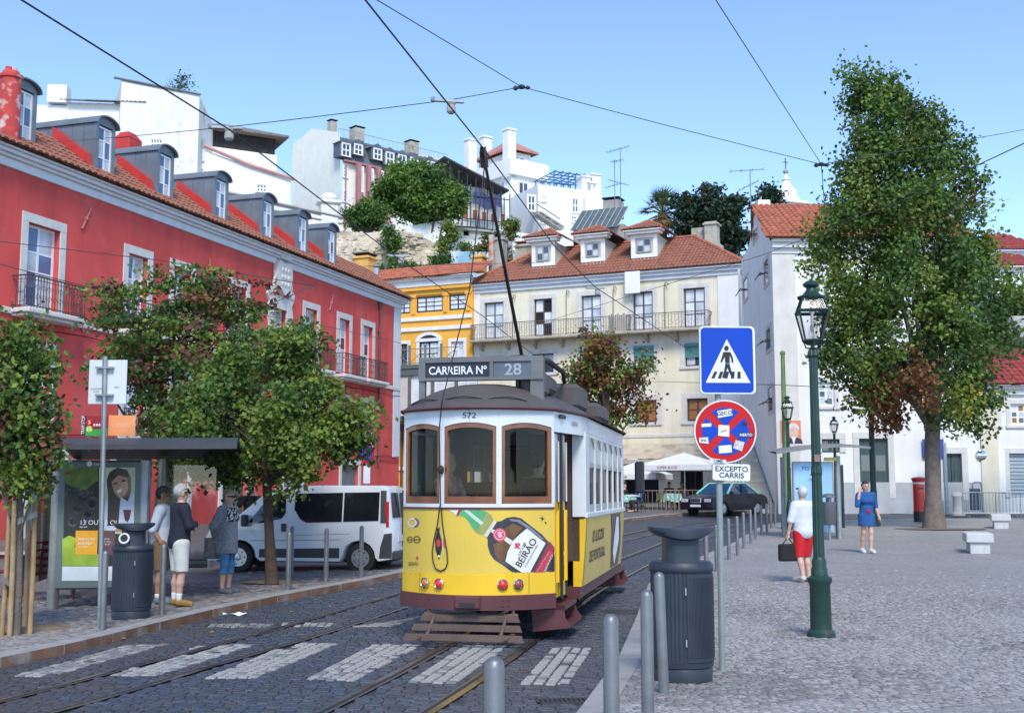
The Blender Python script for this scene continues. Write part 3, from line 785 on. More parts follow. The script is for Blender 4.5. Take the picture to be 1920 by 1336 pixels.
# dormers
zd0 = ze + .18
dorm = [fr.uv(l, t, 0)[0] for l, t in ((20, 300), (178, 310), (294, 350), (401, 395), (490, 435), (557, 460), (612, 485))]
dw = [fr.uv(r, t, -.1)[0] - d_ for (r, t), d_ in zip(((64, 300), (213, 310), (327, 350), (430, 395), (514, 435), (578, 460), (630, 485)), dorm)]
print('dormers', [round(v, 2) for v in dorm], [round(v, 2) for v in dw])
for i, xd in enumerate(dorm):
    w = 1.06; h = 1.92; y0 = .0; D_ = 2.9
    xd += .0
    N_ = 10
    arc = [(w / 2 - (w / 2) * math.cos(math.pi * k / N_), h + .3 * math.sin(math.pi * k / N_)) for k in range(N_ + 1)]
    de = B(); de.box(xd, xd + w, y0 + .12, D_, zd0 - .3, zd0 + h)
    de.box(xd, xd + .16, y0, y0 + .13, zd0 - .3, zd0 + h); de.box(xd + w - .16, xd + w, y0, y0 + .13, zd0 - .3, zd0 + h); de.box(xd + .16, xd + w - .16, y0, y0 + .13, zd0 - .3, zd0 + .12)
    de.prism([(xd + a, zd0 + c) for a, c in arc], y0 + .002, D_)
    do = de.obj('dormer', M_zinc, E_)
    rf = B()
    for k in range(N_):
        (a, c), (a2, c2) = [((q[0] - w / 2) * 1.14 + w / 2, q[1] + .06) for q in arc[k:k + 2]]
        rf.add([(xd + a, y0 - .14, zd0 + c), (xd + a2, y0 - .14, zd0 + c2), (xd + a2, D_, zd0 + c2), (xd + a, D_, zd0 + c),
                (xd + a, y0 - .14, zd0 + c - .05), (xd + a2, y0 - .14, zd0 + c2 - .05), (xd + a2, D_, zd0 + c2 - .05), (xd + a, D_, zd0 + c - .05)], [(0, 1, 2, 3), (7, 6, 5, 4), (0, 4, 5, 1), (3, 2, 6, 7), (0, 3, 7, 4), (1, 5, 6, 2)])
    rf.obj('dormer_roof', M_zinc, do)
    sm2 = B()
    for k in range(1, 6): sm2.box(xd - .018, xd - .001, y0 + .5 * k, y0 + .5 * k + .03, zd0 - .2, zd0 + h - .02)
    sm2.obj('seams', M_zinc, do)
    ww = window(do, xd + .16, xd + w - .16, zd0 + .14, zd0 + h - .05, 2, 3, M_frame_w, M_curt, 0, M_zinc, .1, y0, False, [.36, .72], .042, pms=[M_paneb, M_curt])
    fl = B(); cs, sn = math.cos(sl), math.sin(sl)
    def rp(v, hh): return (v * cs - .58, ze + v * sn + hh)
    pl = [rp(.75, -.0), rp(2.7, -.0), rp(2.7, .42), rp(.95, .42)]
    fl.prism(pl, xd - .3, xd - .03, plane='yz'); fl.obj('flashing', M_redp, do)
# chimneys, pipe, wall anchors
p = fr.uv(15, 262, -.05); q = fr.uv(15, 132, -.05)
b = B(); b.lathe([(.34, p[1] - .15), (.31, q[1] - .25), (.36, q[1] - .22), (.36, q[1] - .12), (.27, q[1] - .1), (.25, q[1])], 18, (p[0], -.05, 0))
b.lathe([(.1, q[1] - .02), (.1, q[1] + .12)], 8, (p[0] - .12, -.05, 0)); b.lathe([(.1, q[1] - .02), (.1, q[1] + .16)], 8, (p[0] + .1, -.05, 0))
b.obj('chimney', mat('chimney_red', (.5, .06, .05), .85, .15, 3, .3, 30, col2=(.62, .5, .46), c2=.3, c2scale=2.6), E_, True)
x_, z_ = fr.uv(243, 282, 4.5); b = B(); b.bevbox(x_ - .45, x_ + .45, 4.2, 5., z_ - 2, z_ + .45, .03); b.add([(x_ - .45, 4.2, z_ + .45), (x_ + .45, 4.2, z_ + .45), (x_ + .45, 5., z_ + .45), (x_ - .45, 5., z_ + .45), (x_ - .25, 4.4, z_ + .75), (x_ + .25, 4.4, z_ + .75), (x_ + .25, 4.8, z_ + .75), (x_ - .25, 4.8, z_ + .75)], [(0, 1, 5, 4), (1, 2, 6, 5), (2, 3, 7, 6), (3, 0, 4, 7), (4, 5, 6, 7)])
b.obj('chimney_stack', M_redp, E_)
xp = fr.uv(709, 640)[0]; b = B(); b.tube([(xp, -.1, zc - .1), (xp, -.1, 3.0)], .06, 8); b.lathe([(.07, 0), (.16, .3), (.16, .42)], 10, (xp, -.1, zc - .45))
for k in range(4): b.box(xp - .1, xp + .1, -.12, 0, 4 + k * 2, 4.06 + k * 2)
b.obj('drain_pipe', mat('pipe_brown', (.12, .06, .055), .6, .2), E_)
for px, py, a in ((160, 410, .5), (393, 505, -.2), (620, 567, .4), (148, 600, -.5), (30, 585, -.6)):
    x_, z_ = fr.uv(px, py); b = B(); dx, dz = math.sin(a) * .45, math.cos(a) * .45
    b.tube([(x_ - dx, -.05, z_ - dz), (x_ + dx, -.05, z_ + dz)], .035, 5); b.tube([(x_, -.07, z_ - .06), (x_, -.02, z_ + .06)], .07, 6); b.obj('wall_anchor', mat('anchor_pink', (.5, .16, .15), .7), E_)
# cables clipped along the front
for z_, s_ in ((zs - .45, .06), (3.5, .1), (zl0 - .35, .05)):
    b = B(); b.tube([(x0 + (xc - x0) * k / 40, -.04, z_ - s_ * math.sin(k * 1.9) ** 2) for k in range(41)], .014, 4); b.obj('wall_cable', M_dark, E_)
# carved stone coat of arms over the middle window
def arch_poly(cx, z0, w, h): return [(cx - w / 2, z0), (cx + w / 2, z0), (cx + w / 2, z0 + h)] 
zt = ztop - .75
b = B()
for sg in (-1, 1):
    b.prism([(cr + sg * .6, zs), (cr + sg * .98, zs), (cr + sg * .95, zs + 1.6), (cr + sg * 1.12, zs + 2.2), (cr + sg * 1.0, zt + .25), (cr + sg * 1.2, zt + .55), (cr + sg * .95, zt + .9), (cr + sg * .7, zt + .55), (cr + sg * .6, zt)], -.1, .02)
    b.lathe([(.02, -.06), (.17, -.05), (.2, 0), (.17, .05), (.02, .06)], 10, M=Matrix.Translation((cr + sg * .98, -.1, zt + .72)) @ Matrix.Rotation(math.pi / 2, 4, 'X'))
b.prism([(cr - .6, zt), (cr + .6, zt), (cr + .75, zt + .5), (cr, zt + .62), (cr - .75, zt + .5)], -.09, .02)
cs_ = b.obj('carved_window_surround', M_stone, E_)
sh = B(); sh.prism([(cr - .62, zt + 2.0), (cr - .5, zt + 2.15), (cr, zt + 2.05), (cr + .5, zt + 2.15), (cr + .62, zt + 2.0), (cr + .66, zt + 1.5), (cr + .5, zt + .95), (cr, zt + .6), (cr - .5, zt + .95), (cr - .66, zt + 1.5)], -.3, -.03)
for k in range(9): sh.ball((cr + (k % 3 - 1) * .27, -.3, zt + 1.1 + (k // 3) * .32), (.1, .06, .11), 6, 4)
sh.prism([(cr - .45, zt + 2.2), (cr + .45, zt + 2.2), (cr + .55, zt + 2.6), (cr + .3, zt + 2.45), (cr, zt + 2.72), (cr - .3, zt + 2.45), (cr - .55, zt + 2.6)], -.36, -.05)
for k in range(5): sh.ball((cr - .5 + k * .25, -.2, zt + 2.62 + .12 * (k % 2)), .08, 6, 4)
for sg in (-1, 1): sh.tube([(cr + sg * (.66 + .14 * math.sin(t * .8)), -.15, zt + .7 + t * .18) for t in range(8)], .07, 5)
sh.obj('coat_of_arms', M_stone, cs_)
window(E_, cr - .6, cr + .6, zs + .12, zt, 2, 2, M_frame_w, M_curt, 0, M_stone, .26, 0, False, [.45, .68], .06)
bl = B().bevbox(cr - 1.2, cr + 1.2, -.72, .02, zs - .16, zs, .03).obj('balcony', M_stone, E_); railing(bl, cr - 1.1, cr + 1.1, zs, 1.02, .64, 0, .13)

# CREAM HOUSE and YELLOW HOUSE (one street line behind the tram)
A_C = math.atan2(-.41, .912)
fc = Fac('cream_house', (-2.48, 78), A_C, 'cream house with long iron balcony, tiled roof and three dormers, behind the tram')
E_ = fc.e; xr = fc.uv(1384, 560)[0]; xl = fc.uv(889, 600)[0]; ze = fc.uv(1130, 517)[1]; zb = fc.uv(1110, 627)[1]
print('cream', xl, xr, ze, zb)
wins = []
tops = [fc.box(l, t, r, bt) for l, t, r, bt in ((908, 566, 944, 627), (1001, 559, 1035, 624), (1090, 554, 1127, 620), (1187, 546, 1224, 616), (1282, 541, 1322, 612))]
mids = [fc.box(l, t, r, bt) for l, t, r, bt in ((1188, 653, 1226, 688), (1284, 648, 1322, 684), (905, 668, 945, 706), (998, 662, 1038, 699), (1092, 658, 1130, 694))]
bots = [fc.box(l, t, r, bt) for l, t, r, bt in ((1191, 749, 1231, 792), (1288, 745, 1327, 787), (910, 760, 948, 800), (1005, 757, 1042, 797), (1098, 752, 1136, 793))]
zT = max(t[3] for t in tops); holes = []
wz = lambda L_: [(a, c, sum(q[2] for q in L_) / len(L_), sum(q[3] for q in L_) / len(L_)) for a, c, d, e in L_]
tops = [(a, c, zb + .05, e) for a, c, d, e in wz(tops)]; mids = wz(mids); bots = wz(bots)
zg = bots[0][2] - 1.45
opens = [(fc.uv(1172, 900)[0], fc.uv(1235, 900)[0], .9, zg - .6), (fc.uv(1276, 900)[0], fc.uv(1330, 900)[0], .9, zg - .6), (fc.uv(1000, 900)[0], fc.uv(1080, 900)[0], .9, zg - .6), (fc.uv(905, 900)[0], fc.uv(960, 900)[0], .9, zg - .6)]
holes = tops + mids + bots + opens
b = B(); wall(b, xl, xr, -.5, ze - .55, holes, .28); shell(b, xl, xr, 8.5, -.5, ze - .5); b.obj('wall', M_cream, E_)
for i, t in enumerate(tops): window(E_, *t, 2, 3, M_frame_b if i in (3, 4, 1) else mat('frame_olive', (.12, .11, .09), .6), M_panew, .3, M_stone, .22, 0, False, None, .06, pms=[M_panew, M_panew, M_curt] if i != 1 else [M_panew, M_dark])
for i, t in enumerate(mids):
    w = window(E_, *t, 2, 2, M_frame_k, M_pane, .3, M_stone, .24, 0, True, None, .05, pms=[M_curt, M_pane])
    s_ = B()
    for k in range(7): z = t[3] - .1 * k; s_.bevbox(t[0] + .01, t[1] - .01, .06, .1, z - .1, z - .005, .01)
    if i < 2: s_.obj('shutter', M_green_s, w); bx = B(); bx.bevbox(t[0] - .02, t[1] + .02, -.05, .14, t[3] - .02, t[3] + .18, .02); bx.obj('shutter_box', M_green_s, w)
for t in bots: window(E_, *t, 2, 2, M_frame_b, M_wood_o, .32, M_stone, .22, 0, True, None, .07)
for t in opens:
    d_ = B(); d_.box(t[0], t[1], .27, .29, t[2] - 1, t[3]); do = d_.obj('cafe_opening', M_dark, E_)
    f = B(); 
    for x in (t[0], (t[0] + t[1]) / 2 - .04, t[1] - .08): f.box(x, x + .08, .16, .24, t[2] - .4, t[3])
    f.box(t[0], t[1], .165, .235, t[3] - .08, t[3]); f.obj('frame', M_frame_k, do)
for q0, q1 in ((xr - 1.25, xr + .03), (xl - .02, xl + .45)): B().bevbox(q0, q1, -.06, .02, -.3, ze - .55, .01).obj('corner_pilaster', M_white, E_)
cornice(E_, xl, xr, [(ze - .55, ze - .3, .12), (ze - .3, ze - .08, .26), (ze - .08, ze + .04, .42)], M_cornice, rx=True)
b = B(); b.bevbox(xl + .2, xr - .2, -.05, .02, zg + .5, zg + .72, .02); b.obj('string_course', M_stone, E_)
xb1 = fc.uv(1336, 600)[0]; bl = B(); bl.bevbox(xl + .1, xb1, -.95, .02, zb - .2, zb - .03, .03)
for k in range(9): x = xl + .6 + k * (xb1 - xl - 1) / 8.; bl.prism([(-.8, zb - .2), (0, zb - .2), (0, zb - .75), (-.2, zb - .6)], x, x + .18, plane='yz')
bo = bl.obj('balcony', mat('balcony_stone', (.42, .38, .28), .9, .2, 2, .3, 20, streak=.4), E_)
xm = fc.uv(1150, 600)[0]; xm2 = fc.uv(1184, 600)[0]
railing(bo, xl + .15, xm, zb - .03, 1.0, .9, 0, .17, m=mat('railing_rust', (.1, .075, .07), .7, .2)); railing(bo, xm2, xb1 - .05, zb - .03, 1.0, .9, 0, .2)
b = B()
for k in range(9): x = xm + .03 + k * (xm2 - xm) / 9.; b.box(x, x + .09, -.93, -.9, zb, zb + 1.05 + .07 * math.sin(k * 2))
b.obj('wooden_screen', mat('old_wood', (.25, .23, .21), .9, .2), bo)
# brackets / lamps and white notice board on the front
for px, py in ((962, 560), (1062, 552), (1150, 545), (1246, 537)):
    x_, z_ = fc.uv(px, py); b = B(); b.tube([(x_, -.05, zb + .05), (x_, -.05, z_), (x_ + .1, -.15, z_ + .25), (x_ + .25, -.2, z_ + .2), (x_ + .28, -.2, z_ + .02)], .035, 5); b.obj('vent_pipe', mat('vent_grey', (.28, .27, .24), .8), E_)
x_, z_ = fc.uv(1190, 530); B().bevbox(x_ - .5, x_ + .5, -.5, -.42, z_ - .75, z_ + .65, .01).obj('notice_board', M_whiteb, E_)
# roof
sl = R(33); LR = xr - xl + .9; Vr = (0, math.cos(sl), math.sin(sl))
tile_roof(E_, (xl - .35, -.5, ze + .06), (1, 0, 0), Vr, [(0, 0), (LR, 0), (LR - 4.2, 5.0), (3.4, 5.0)], M_tile, 'roof_tiles', .25, .42, .065)
zrg = ze + .06 + 5 * math.sin(sl); yrg = 5 * math.cos(sl) - .5
U2 = Vector((-(4.2), yrg + .5, zrg - ze - .06)); rs = B(); P = [Vector((xl - .35 + LR, -.5, ze + .06)), Vector((xl - .35 + LR, 8.8, ze + .06)), Vector((xl - .35 + LR - 4.2, yrg, zrg)), Vector((xl + 3.05, yrg, zrg)), Vector((xl - .35, -.5, ze + .06)), Vector((xl - .35, 8.8, ze + .06))]
rs.add(P, [(0, 1, 2), (2, 1, 5, 3), (3, 5, 4)]); rs.obj('roof_side', M_tile, E_)
rb = B(); rb.tube([P[0] + Vector((0, 0, .05)), P[2] + Vector((0, 0, .08))], .12, 6); rb.tube([P[4] + Vector((0, 0, .05)), P[3] + Vector((0, 0, .08))], .12, 6); rb.tube([P[2] + Vector((0, 0, .08)), P[3] + Vector((0, 0, .08))], .12, 6); rb.obj('ridge_tiles', M_tile2, E_)
def cream_dormer(px0, px1, pt, pb, i):
    a, z1 = fc.uv(px0, pt, 1.0); c, z0 = fc.uv(px1, pb, 1.0); w = c - a; h = z1 - z0; yb = 1.0; D_ = 4.4
    b = B(); b.box(a, c, yb, D_, z0 - .3, z1); do = b.obj('dormer', mat('dormer_render', (.6, .57, .47), .9, .12, 1.5, .2, 25, streak=.4), E_)
    f = B(); f.bevbox(a - .03, a + .24, yb - .06, yb + .05, z0, z1, .01); f.bevbox(c - .24, c + .03, yb - .06, yb + .05, z0, z1, .01); f.bevbox(a + .24, c - .24, yb - .06, yb + .05, z0, z0 + .25, .01); f.bevbox(a + .24, c - .24, yb - .06, yb + .05, z1 - .22, z1, .01)
    f.bevbox(a - .3, c + .3, yb - .36, yb + .3, z1, z1 + .18, .03); f.bevbox(a - .45, c + .45, yb - .5, yb + .3, z1 + .18, z1 + .3, .03); f.obj('dormer_front', M_white, do)
    window(do, a + .36, c - .36, z0 + .32, z1 - .28, 2, 2, mat('frame_grey', (.3, .3, .29), .6), M_pane, 0, M_white, -.04, yb - .005, False, None, .05, pms=[M_pane, M_curt])
    ap = Vector(((a + c) / 2, yb + 1.2, z1 + 1.15)); yb2 = yb - .55; bl, br = Vector((a - .5, yb2, z1 + .32)), Vector((c + .5, yb2, z1 + .32)); rl, rr = Vector((a - .5, D_, z1 + .32)), Vector((c + .5, D_, z1 + .32)); ar = Vector(((a + c) / 2, D_, z1 + 1.15))
    W_ = (br - bl).length
    for tri, nm in (((bl, br, ap), 0), ((br, rr, ar, ap), 1), ((rl, bl, ap, ar), 2)):
        U = (tri[1] - tri[0]).normalized(); nrm = (tri[1] - tri[0]).cross(tri[-1] - tri[0]); V = nrm.cross(U).normalized()
        if V.z < 0: V = -V
        tile_roof(do, tri[0], U, V, [((q - tri[0]).dot(U), (q - tri[0]).dot(V)) for q in tri], M_tile, 'dormer_roof', .24, .4, .06)
    f = B(); f.tube([bl, ap], .1, 5); f.tube([br, ap], .1, 5); f.obj('ridge_tiles', M_tile2, do)
for i, d_ in enumerate(((998, 1040, 456, 497), (1090, 1134, 450, 489), (1184, 1232, 442, 481))): cream_dormer(*d_, i)
# roof light box and chimneys
a, z1 = fc.uv(1075, 395, 4.5); c, z0 = fc.uv(1172, 430, 4.5); b = B(); b.bevbox(a + .1, c, 4.2, 6.5, z0 - 1, z0 + .35, .02); ro = b.obj('roof_light', M_conc, E_)
g = B(); g.add([(a, 3.9, z0 + .1), (c - .3, 3.9, z0 + .1), (c, 5.4, z1 + .15), (a + .35, 5.4, z1 + .15)], [(0, 1, 2, 3)]); g.obj('glazing', mat('roof_glazing', (.12, .16, .18), .25, .2, 2, metal=.2), ro)
g = B()
for k in range(9):
    t = k / 8; g.tube([(a + (c - .3 - a) * t, 3.87, z0 + .14), (a + .35 + (c - a - .35) * t, 5.38, z1 + .19)], .035, 4)
g.obj('glazing_bars', M_conc, ro)
def chimney(f, px0, px1, pt, pb, y, m, cap=None, name='chimney', dep=None, par=None, pots=0):
    a, z1 = f.uv(px0, pt, y); c, z0 = f.uv(px1, pb, y); b = B(); d_ = dep or (c - a)
    b.bevbox(a, c, y, y + d_, z0, z1, .02)
    if cap: b.bevbox(a - .1, c + .1, y - .1, y + d_ + .1, z1 - .22, z1 - .1, .02)
    o = b.obj(name, m, par or f.e)
    if pots:
        q = B(); q.bevbox(a - .06, c + .06, y - .06, y + d_ + .06, z1 + .1, z1 + .2, .02)
        for sx in (a + .08, c - .18): q.box(sx, sx + .1, y + .05, y + d_ - .05, z1 - .01, z1 + .1)
        q.obj('chimney_cap', M_dark if pots == 1 else M_tile, o)
    return o
chimney(fc, 1320, 1345, 416, 492, 4.0, M_lichen, True); chimney(fc, 1296, 1321, 428, 486, 4.4, M_lichen, False, dep=1.6); chimney(fc, 1334, 1353, 459, 492, 3.2, M_lichen)
chimney(fc, 1130, 1160, 376, 405, 7.2, M_conc, False, pots=1)
chimney(fc, 916, 924, 440, 515, 1.2, mat('pipe_rusty', (.5, .42, .38), .8, .2, 3, col2=(.4, .1, .04), c2=.4, c2scale=1.5), False)
chimney(fc, 925, 943, 445, 515, 1.6, M_conc, True); chimney(fc, 966, 996, 458, 492, 3.4, M_lichen, True, pots=2)
# aerials on the roof
def aerial(name, f, px, pb, pt, y, arms, label):
    x, z0 = f.uv(px, pb, y); _, z1 = f.uv(px, pt, y); p0 = f.O + f.D * x + f.N * y
    e = empty(name, (p0.x, p0.y, z0), f.a, label, 'aerial', 'roof aerials against the sky'); H = z1 - z0
    b = B(); b.tube([(0, 0, -.5), (0, 0, H)], .03, 5); b.obj('mast', mat('aerial_metal', (.22, .23, .25), .5, .1, metal=.6), e)
    for t, L_, n, tilt in arms:
        b = B(); z = H * t; b.tube([(-L_ * .6, 0, z - tilt), (L_ * .4, 0, z + tilt)], .018, 4)
        for k in range(n): x = -L_ * .6 + L_ * k / max(1, n - 1); zz = z + tilt * (2 * k / max(1, n - 1) - 1); b.tube([(x, -.35 + .02 * k, zz), (x, .35 - .02 * k, zz)], .01, 3); b.tube([(x, 0, zz - .12), (x, 0, zz + .12)], .01, 3)
        b.obj('antenna', MATS['aerial_metal'], e)
aerial('roof_aerial', fc, 1164, 395, 277, 6.5, [(.98, 1.6, 7, .12), (.45, 1.4, 6, -.25), (.8, .5, 3, 0)], 'tall aerial with long top bar on the cream house roof')
aerial('roof_aerial', fc, 1153, 395, 300, 6.7, [(.97, .35, 3, 0), (.5, 1.1, 5, .1)], 'shorter aerial beside the tall one on the cream house roof')
# awning over the cafe
xa, xb_ = fc.uv(1150, 850)[0], fc.uv(1372, 850)[0]; za = fc.uv(1260, 832)[1]; aw = B(); rows = []
n = 22
aw.grid([[(xa + (xb_ - xa) * i / n, -.05 - 2.0 * t, za - .95 * t + .03 * (i % 2) * t) for i in range(n + 1)] for t in (0, .5, 1)])
aw.grid([[(xa + (xb_ - xa) * i / n, -2.06, za - .97 - .28 * t) for i in range(n + 1)] for t in (0, 1)])
ao = tag(aw.obj('awning', mat('awning_canvas', (.5, .42, .32), .9, .15, 1.5, .2, 30, streak=.35, col2=(.32, .26, .2), c2=.25, c2scale=1.2), None), 'long weathered beige canvas awning along the cafe front', 'awning')
ao.location = fc.O; ao.rotation_euler = (0, 0, A_C)

# ---- yellow house
fy = Fac('yellow_house', (-2.48 - .41 * .35, 78 - .912 * .35), A_C, 'orange yellow house with white bands and dark sash windows beside the red building')
E_ = fy.e; xl2 = fy.uv(690, 600)[0]; xr2 = fy.uv(886, 600)[0] - .02; zy = fy.uv(800, 548)[1]
rowA = [fy.box(*q) for q in ((744, 567, 769, 592), (781, 551, 830, 590), (842, 546, 875, 586))]
zA0, zA1 = min(q[2] for q in rowA), max(q[3] for q in rowA); rowA = [(a, c, zA0 + .2, zA1 - .2) for a, c, _, _ in rowA]
rowB = [fy.box(*q) for q in ((752, 645, 764, 684), (786, 640, 822, 684), (846, 640, 869, 682))]
zBf = fy.uv(800, 686)[1]; rowB = [(a, c, zBf, e) for a, c, d_, e in rowB]
holes = rowA + rowB
b = B(); wall(b, xl2, xr2, -.5, zy - .2, holes, .28); shell(b, xl2, xr2, 9, -.5, zy - .05); b.obj('wall', M_yellow, E_)
for i, t in enumerate(rowA): window(E_, *t, [2, 3, 2][i] * 1, 3, M_frame_k, M_panew, .0, M_white, .12, 0, False, None, .06)
for t in rowA:
    for x in (t[0] - .35, t[1] + .08): pass
for px in (776, 836, 878): b = B(); x = fy.uv(px, 570)[0]; b.bevbox(x - .14, x + .14, -.09, .02, zA0 + .1, zA1 - .25, .01); b.bevbox(x - .22, x + .22, -.13, .02, zA1 - .25, zA1 + .05, .01); b.obj('pilaster', M_yellow, E_)
for zz in (fy.uv(810, 597)[1], fy.uv(810, 616)[1], 3.08): B().bevbox(xl2, xr2, -.11, .02, zz - .13, zz + .13, .02).obj('white_band', M_white, E_)
for i, t in enumerate(rowB):
    w = window(E_, *t, 2, 4 if i == 1 else 3, M_frame_k if i < 2 else M_frame_w, M_panew, .22, M_white, .16, 0, False, None, .06, pms=[M_panew, M_curt] if i != 0 else [M_pane])
    if i == 1:
        n = 10; xm_, hw = (t[0] + t[1]) / 2, (t[1] - t[0]) / 2; f = B()
        o = [(xm_ + (hw + .28) * math.cos(math.pi * k / n), t[3] + .02 + .62 * math.sin(math.pi * k / n)) for k in range(n + 1)]; inn = [(xm_ + hw * math.cos(math.pi * k / n), t[3] + .02 + .42 * math.sin(math.pi * k / n)) for k in range(n + 1)]
        f.prism(o + inn[::-1], -.06, .02); f.obj('arch', M_white, w); f = B(); f.prism(inn, -.02, .015); f.obj('fanlight', M_frame_k, w)
cornice(E_, xl2, xr2, [(zy - .2, zy + .1, .12), (zy + .1, zy + .35, .3)], M_yellow); cornice(E_, xl2, xr2, [(zy + .36, zy + .75, .36), (zy + .75, zy + .95, .5)], M_white, name='eaves_board')
sl = R(28); tile_roof(E_, (xl2 - .3, -.75, zy + .97), (1, 0, 0), (0, math.cos(sl), math.sin(sl)), [(0, 0), (xr2 - xl2 + 1.2, 0), (xr2 - xl2 + 1.2, 2.4), (0, 2.4)], M_tile2, 'roof_tiles', .24, .4, .06)
# bay with balcony on top
zb2 = zBf; b = B(); y0_ = -1.3; xbl, xbr = fy.uv(738, 720, -1.3)[0], xr2 - .3
hb = [(xbl + 1.35 + k * 1.75, xbl + 2.75 + k * 1.75, fy.uv(770, 772, -1.3)[1], fy.uv(770, 702, -1.3)[1]) for k in range(3)]
zb0 = hb[0][2] - .25
wall(b, xbl, xbr, zb0, zb2 - .15, hb, .15, y0_); b.quad((xbl, y0_, zb0), (xbl, 0, zb0), (xbl, 0, zb2 - .15), (xbl, y0_, zb2 - .15)); b.quad((xbr, y0_, zb0), (xbr, 0, zb0), (xbr, 0, zb2 - .15), (xbr, y0_, zb2 - .15)); b.quad((xbl, y0_, zb0), (xbr, y0_, zb0), (xbr, 0, zb0), (xbl, 0, zb0))
bay = b.obj('bay', mat('bay_pink', (.6, .52, .47), .85, .06), E_)
for t in hb: window(bay, *t, 2, 4, M_frame_w, M_panew, .0, M_frame_g, .12, y0_, False, None, .06)
b = B(); b.bevbox(xbl - .1, xbr, y0_ - .18, 0, zb2 - .32, zb2 - .02, .03); b.bevbox(xbl - .05, xbr, y0_ - .12, y0_, zb2 - .75, zb2 - .33, .02)
for t in hb: b.bevbox(t[0] - .22, t[0], y0_ - .08, y0_ + .02, zb0, zb2 - .75, .02)
b.bevbox(xbl - .15, xbr, y0_ - .15, .02, zb0 - .35, zb0, .03); b.obj('bay_frame', mat('bay_grey', (.11, .125, .115), .6, .1), bay)
r_ = B()
for zz in (.05, 1.0): r_.box(xbl, xbr, y0_ - .05, y0_ - .01, zb2 + zz, zb2 + zz + .05)
k = 0; x = xbl
while x < xbr - .9:
    r_.box(x - .07, x + .07, y0_ - .08, y0_ + .04, zb2, zb2 + 1.15); r_.ball((x, y0_ - .02, zb2 + 1.24), .1, 8, 5)
    r_.tube([(x, y0_ - .03, zb2 + .08), (x + 1.2, y0_ - .03, zb2 + 1.0)], .018, 4); r_.tube([(x, y0_ - .03, zb2 + 1.0), (x + 1.2, y0_ - .03, zb2 + .08)], .018, 4)
    r_.tube([(x + .6, y0_ - .03, zb2 + .08), (x + .6, y0_ - .03, zb2 + 1.0)], .015, 4); x += 1.2
r_.obj('balcony_railing', mat('railing_grey', (.2, .2, .19), .6), bay)
b = B(); b.tube([(fy.uv(741, 790)[0] + .6, -.12, 1.2), (fy.uv(741, 790)[0] + .6, -.12, zb0 - .6)], .09, 8); b.lathe([(.1, 0), (.28, .35), (.28, .5)], 10, (fy.uv(741, 790)[0] + .6, -.12, zb0 - .95)); b.obj('drain_pipe', M_frame_b, E_)
chimney(fy, 664, 690, 480, 512, 2.2, M_yel2, True, pots=1); chimney(fy, 885, 904, 478, 508, 3.4, M_yel2, True)
x_, z_ = fy.uv(706, 536, .4); b = B(); b.lathe([(.2, z_ - .5), (.2, fy.uv(706, 503, .4)[1])], 12, (x_, .4, 0)); b.lathe([(.3, 0), (.3, .08), (.05, .25)], 12, (x_, .4, fy.uv(706, 500, .4)[1])); b.obj('flue', mat('flue_steel', (.4, .43, .46), .35, .1, metal=.8), E_)
# == WHITE HOUSE (right), STAIRS, LOW HOUSE
p0 = at(1459, 918, 54); fw = Fac('white_house', (p0.x, 54), 0, 'tall white house with red tiled roof beside the stone stairs, behind the lamp posts')
E_ = fw.e; rx_ = at(1399, 918, 67).x - p0.x; ry = 13.
xe = fw.uv(1836, 800)[0]; ze = fw.uv(1500, 462)[1]; zr = fw.uv(1470, 386, 4.6)[1]
def at_side(px, py):                       # point on the alley side wall: (distance from the front corner, z)
    dv = Vector((rx_, ry)).normalized(); n = Vector((dv.y, -dv.x)); d = ray(px, py)
    t = (p0.x * n.x + 54 * n.y) / (d[0] * n.x + d[1] * n.y); return Vector((d[0] * t - p0.x, d[1] * t - 54)).dot(dv), CH + d[2] * t
cols = [(1534, 1564), (1628, 1658), (1716, 1746), (1796, 1824)]
holes = [fw.box(l, t, r, bt) for l, r in cols for t, bt in ((488, 524), (592, 648), (716, 762))]
dr = [fw.box(1612, 822, 1666, 934), fw.box(1768, 850, 1804, 938), fw.box(1541, 823, 1574, 848)]
b = B(); wall(b, 0, xe, -.2, ze, holes + dr, .3)
L_ = math.hypot(rx_, ry)
side = [(0, -.2), (0, ze), (4.6, zr), (9.3, at_side(1399, 470)[1]), (L_, at_side(1388, 492)[1]), (L_, -.2)]
dv = Vector((rx_, ry, 0)) / L_
b.add([dv * a + Vector((0, 0, z)) for a, z in side], [tuple(range(6))])
b.quad((xe, 0, -.2), (xe, 10, -.2), (xe, 10, ze), (xe, 0, ze)); b.obj('wall', M_white, E_)
for i, h in enumerate(holes): window(E_, *h, 2, 3, M_frame_w, M_curt, .22, M_stone, .12, 0, True, None, .06, pms=[M_curt, M_pane, M_curt])
for i, h in enumerate(holes):
    if i % 3 == 1: bl = B().bevbox(h[0] - .4, h[1] + .4, -.6, .02, h[2] - .18, h[2] - .04, .02).obj('balcony', M_stone, E_); railing(bl, h[0] - .35, h[1] + .35, h[2] - .04, .95, .55, 0, .14, scroll=False)
M_doorg = mat('door_dark_green', (.045, .075, .075), .5, .15, 3)
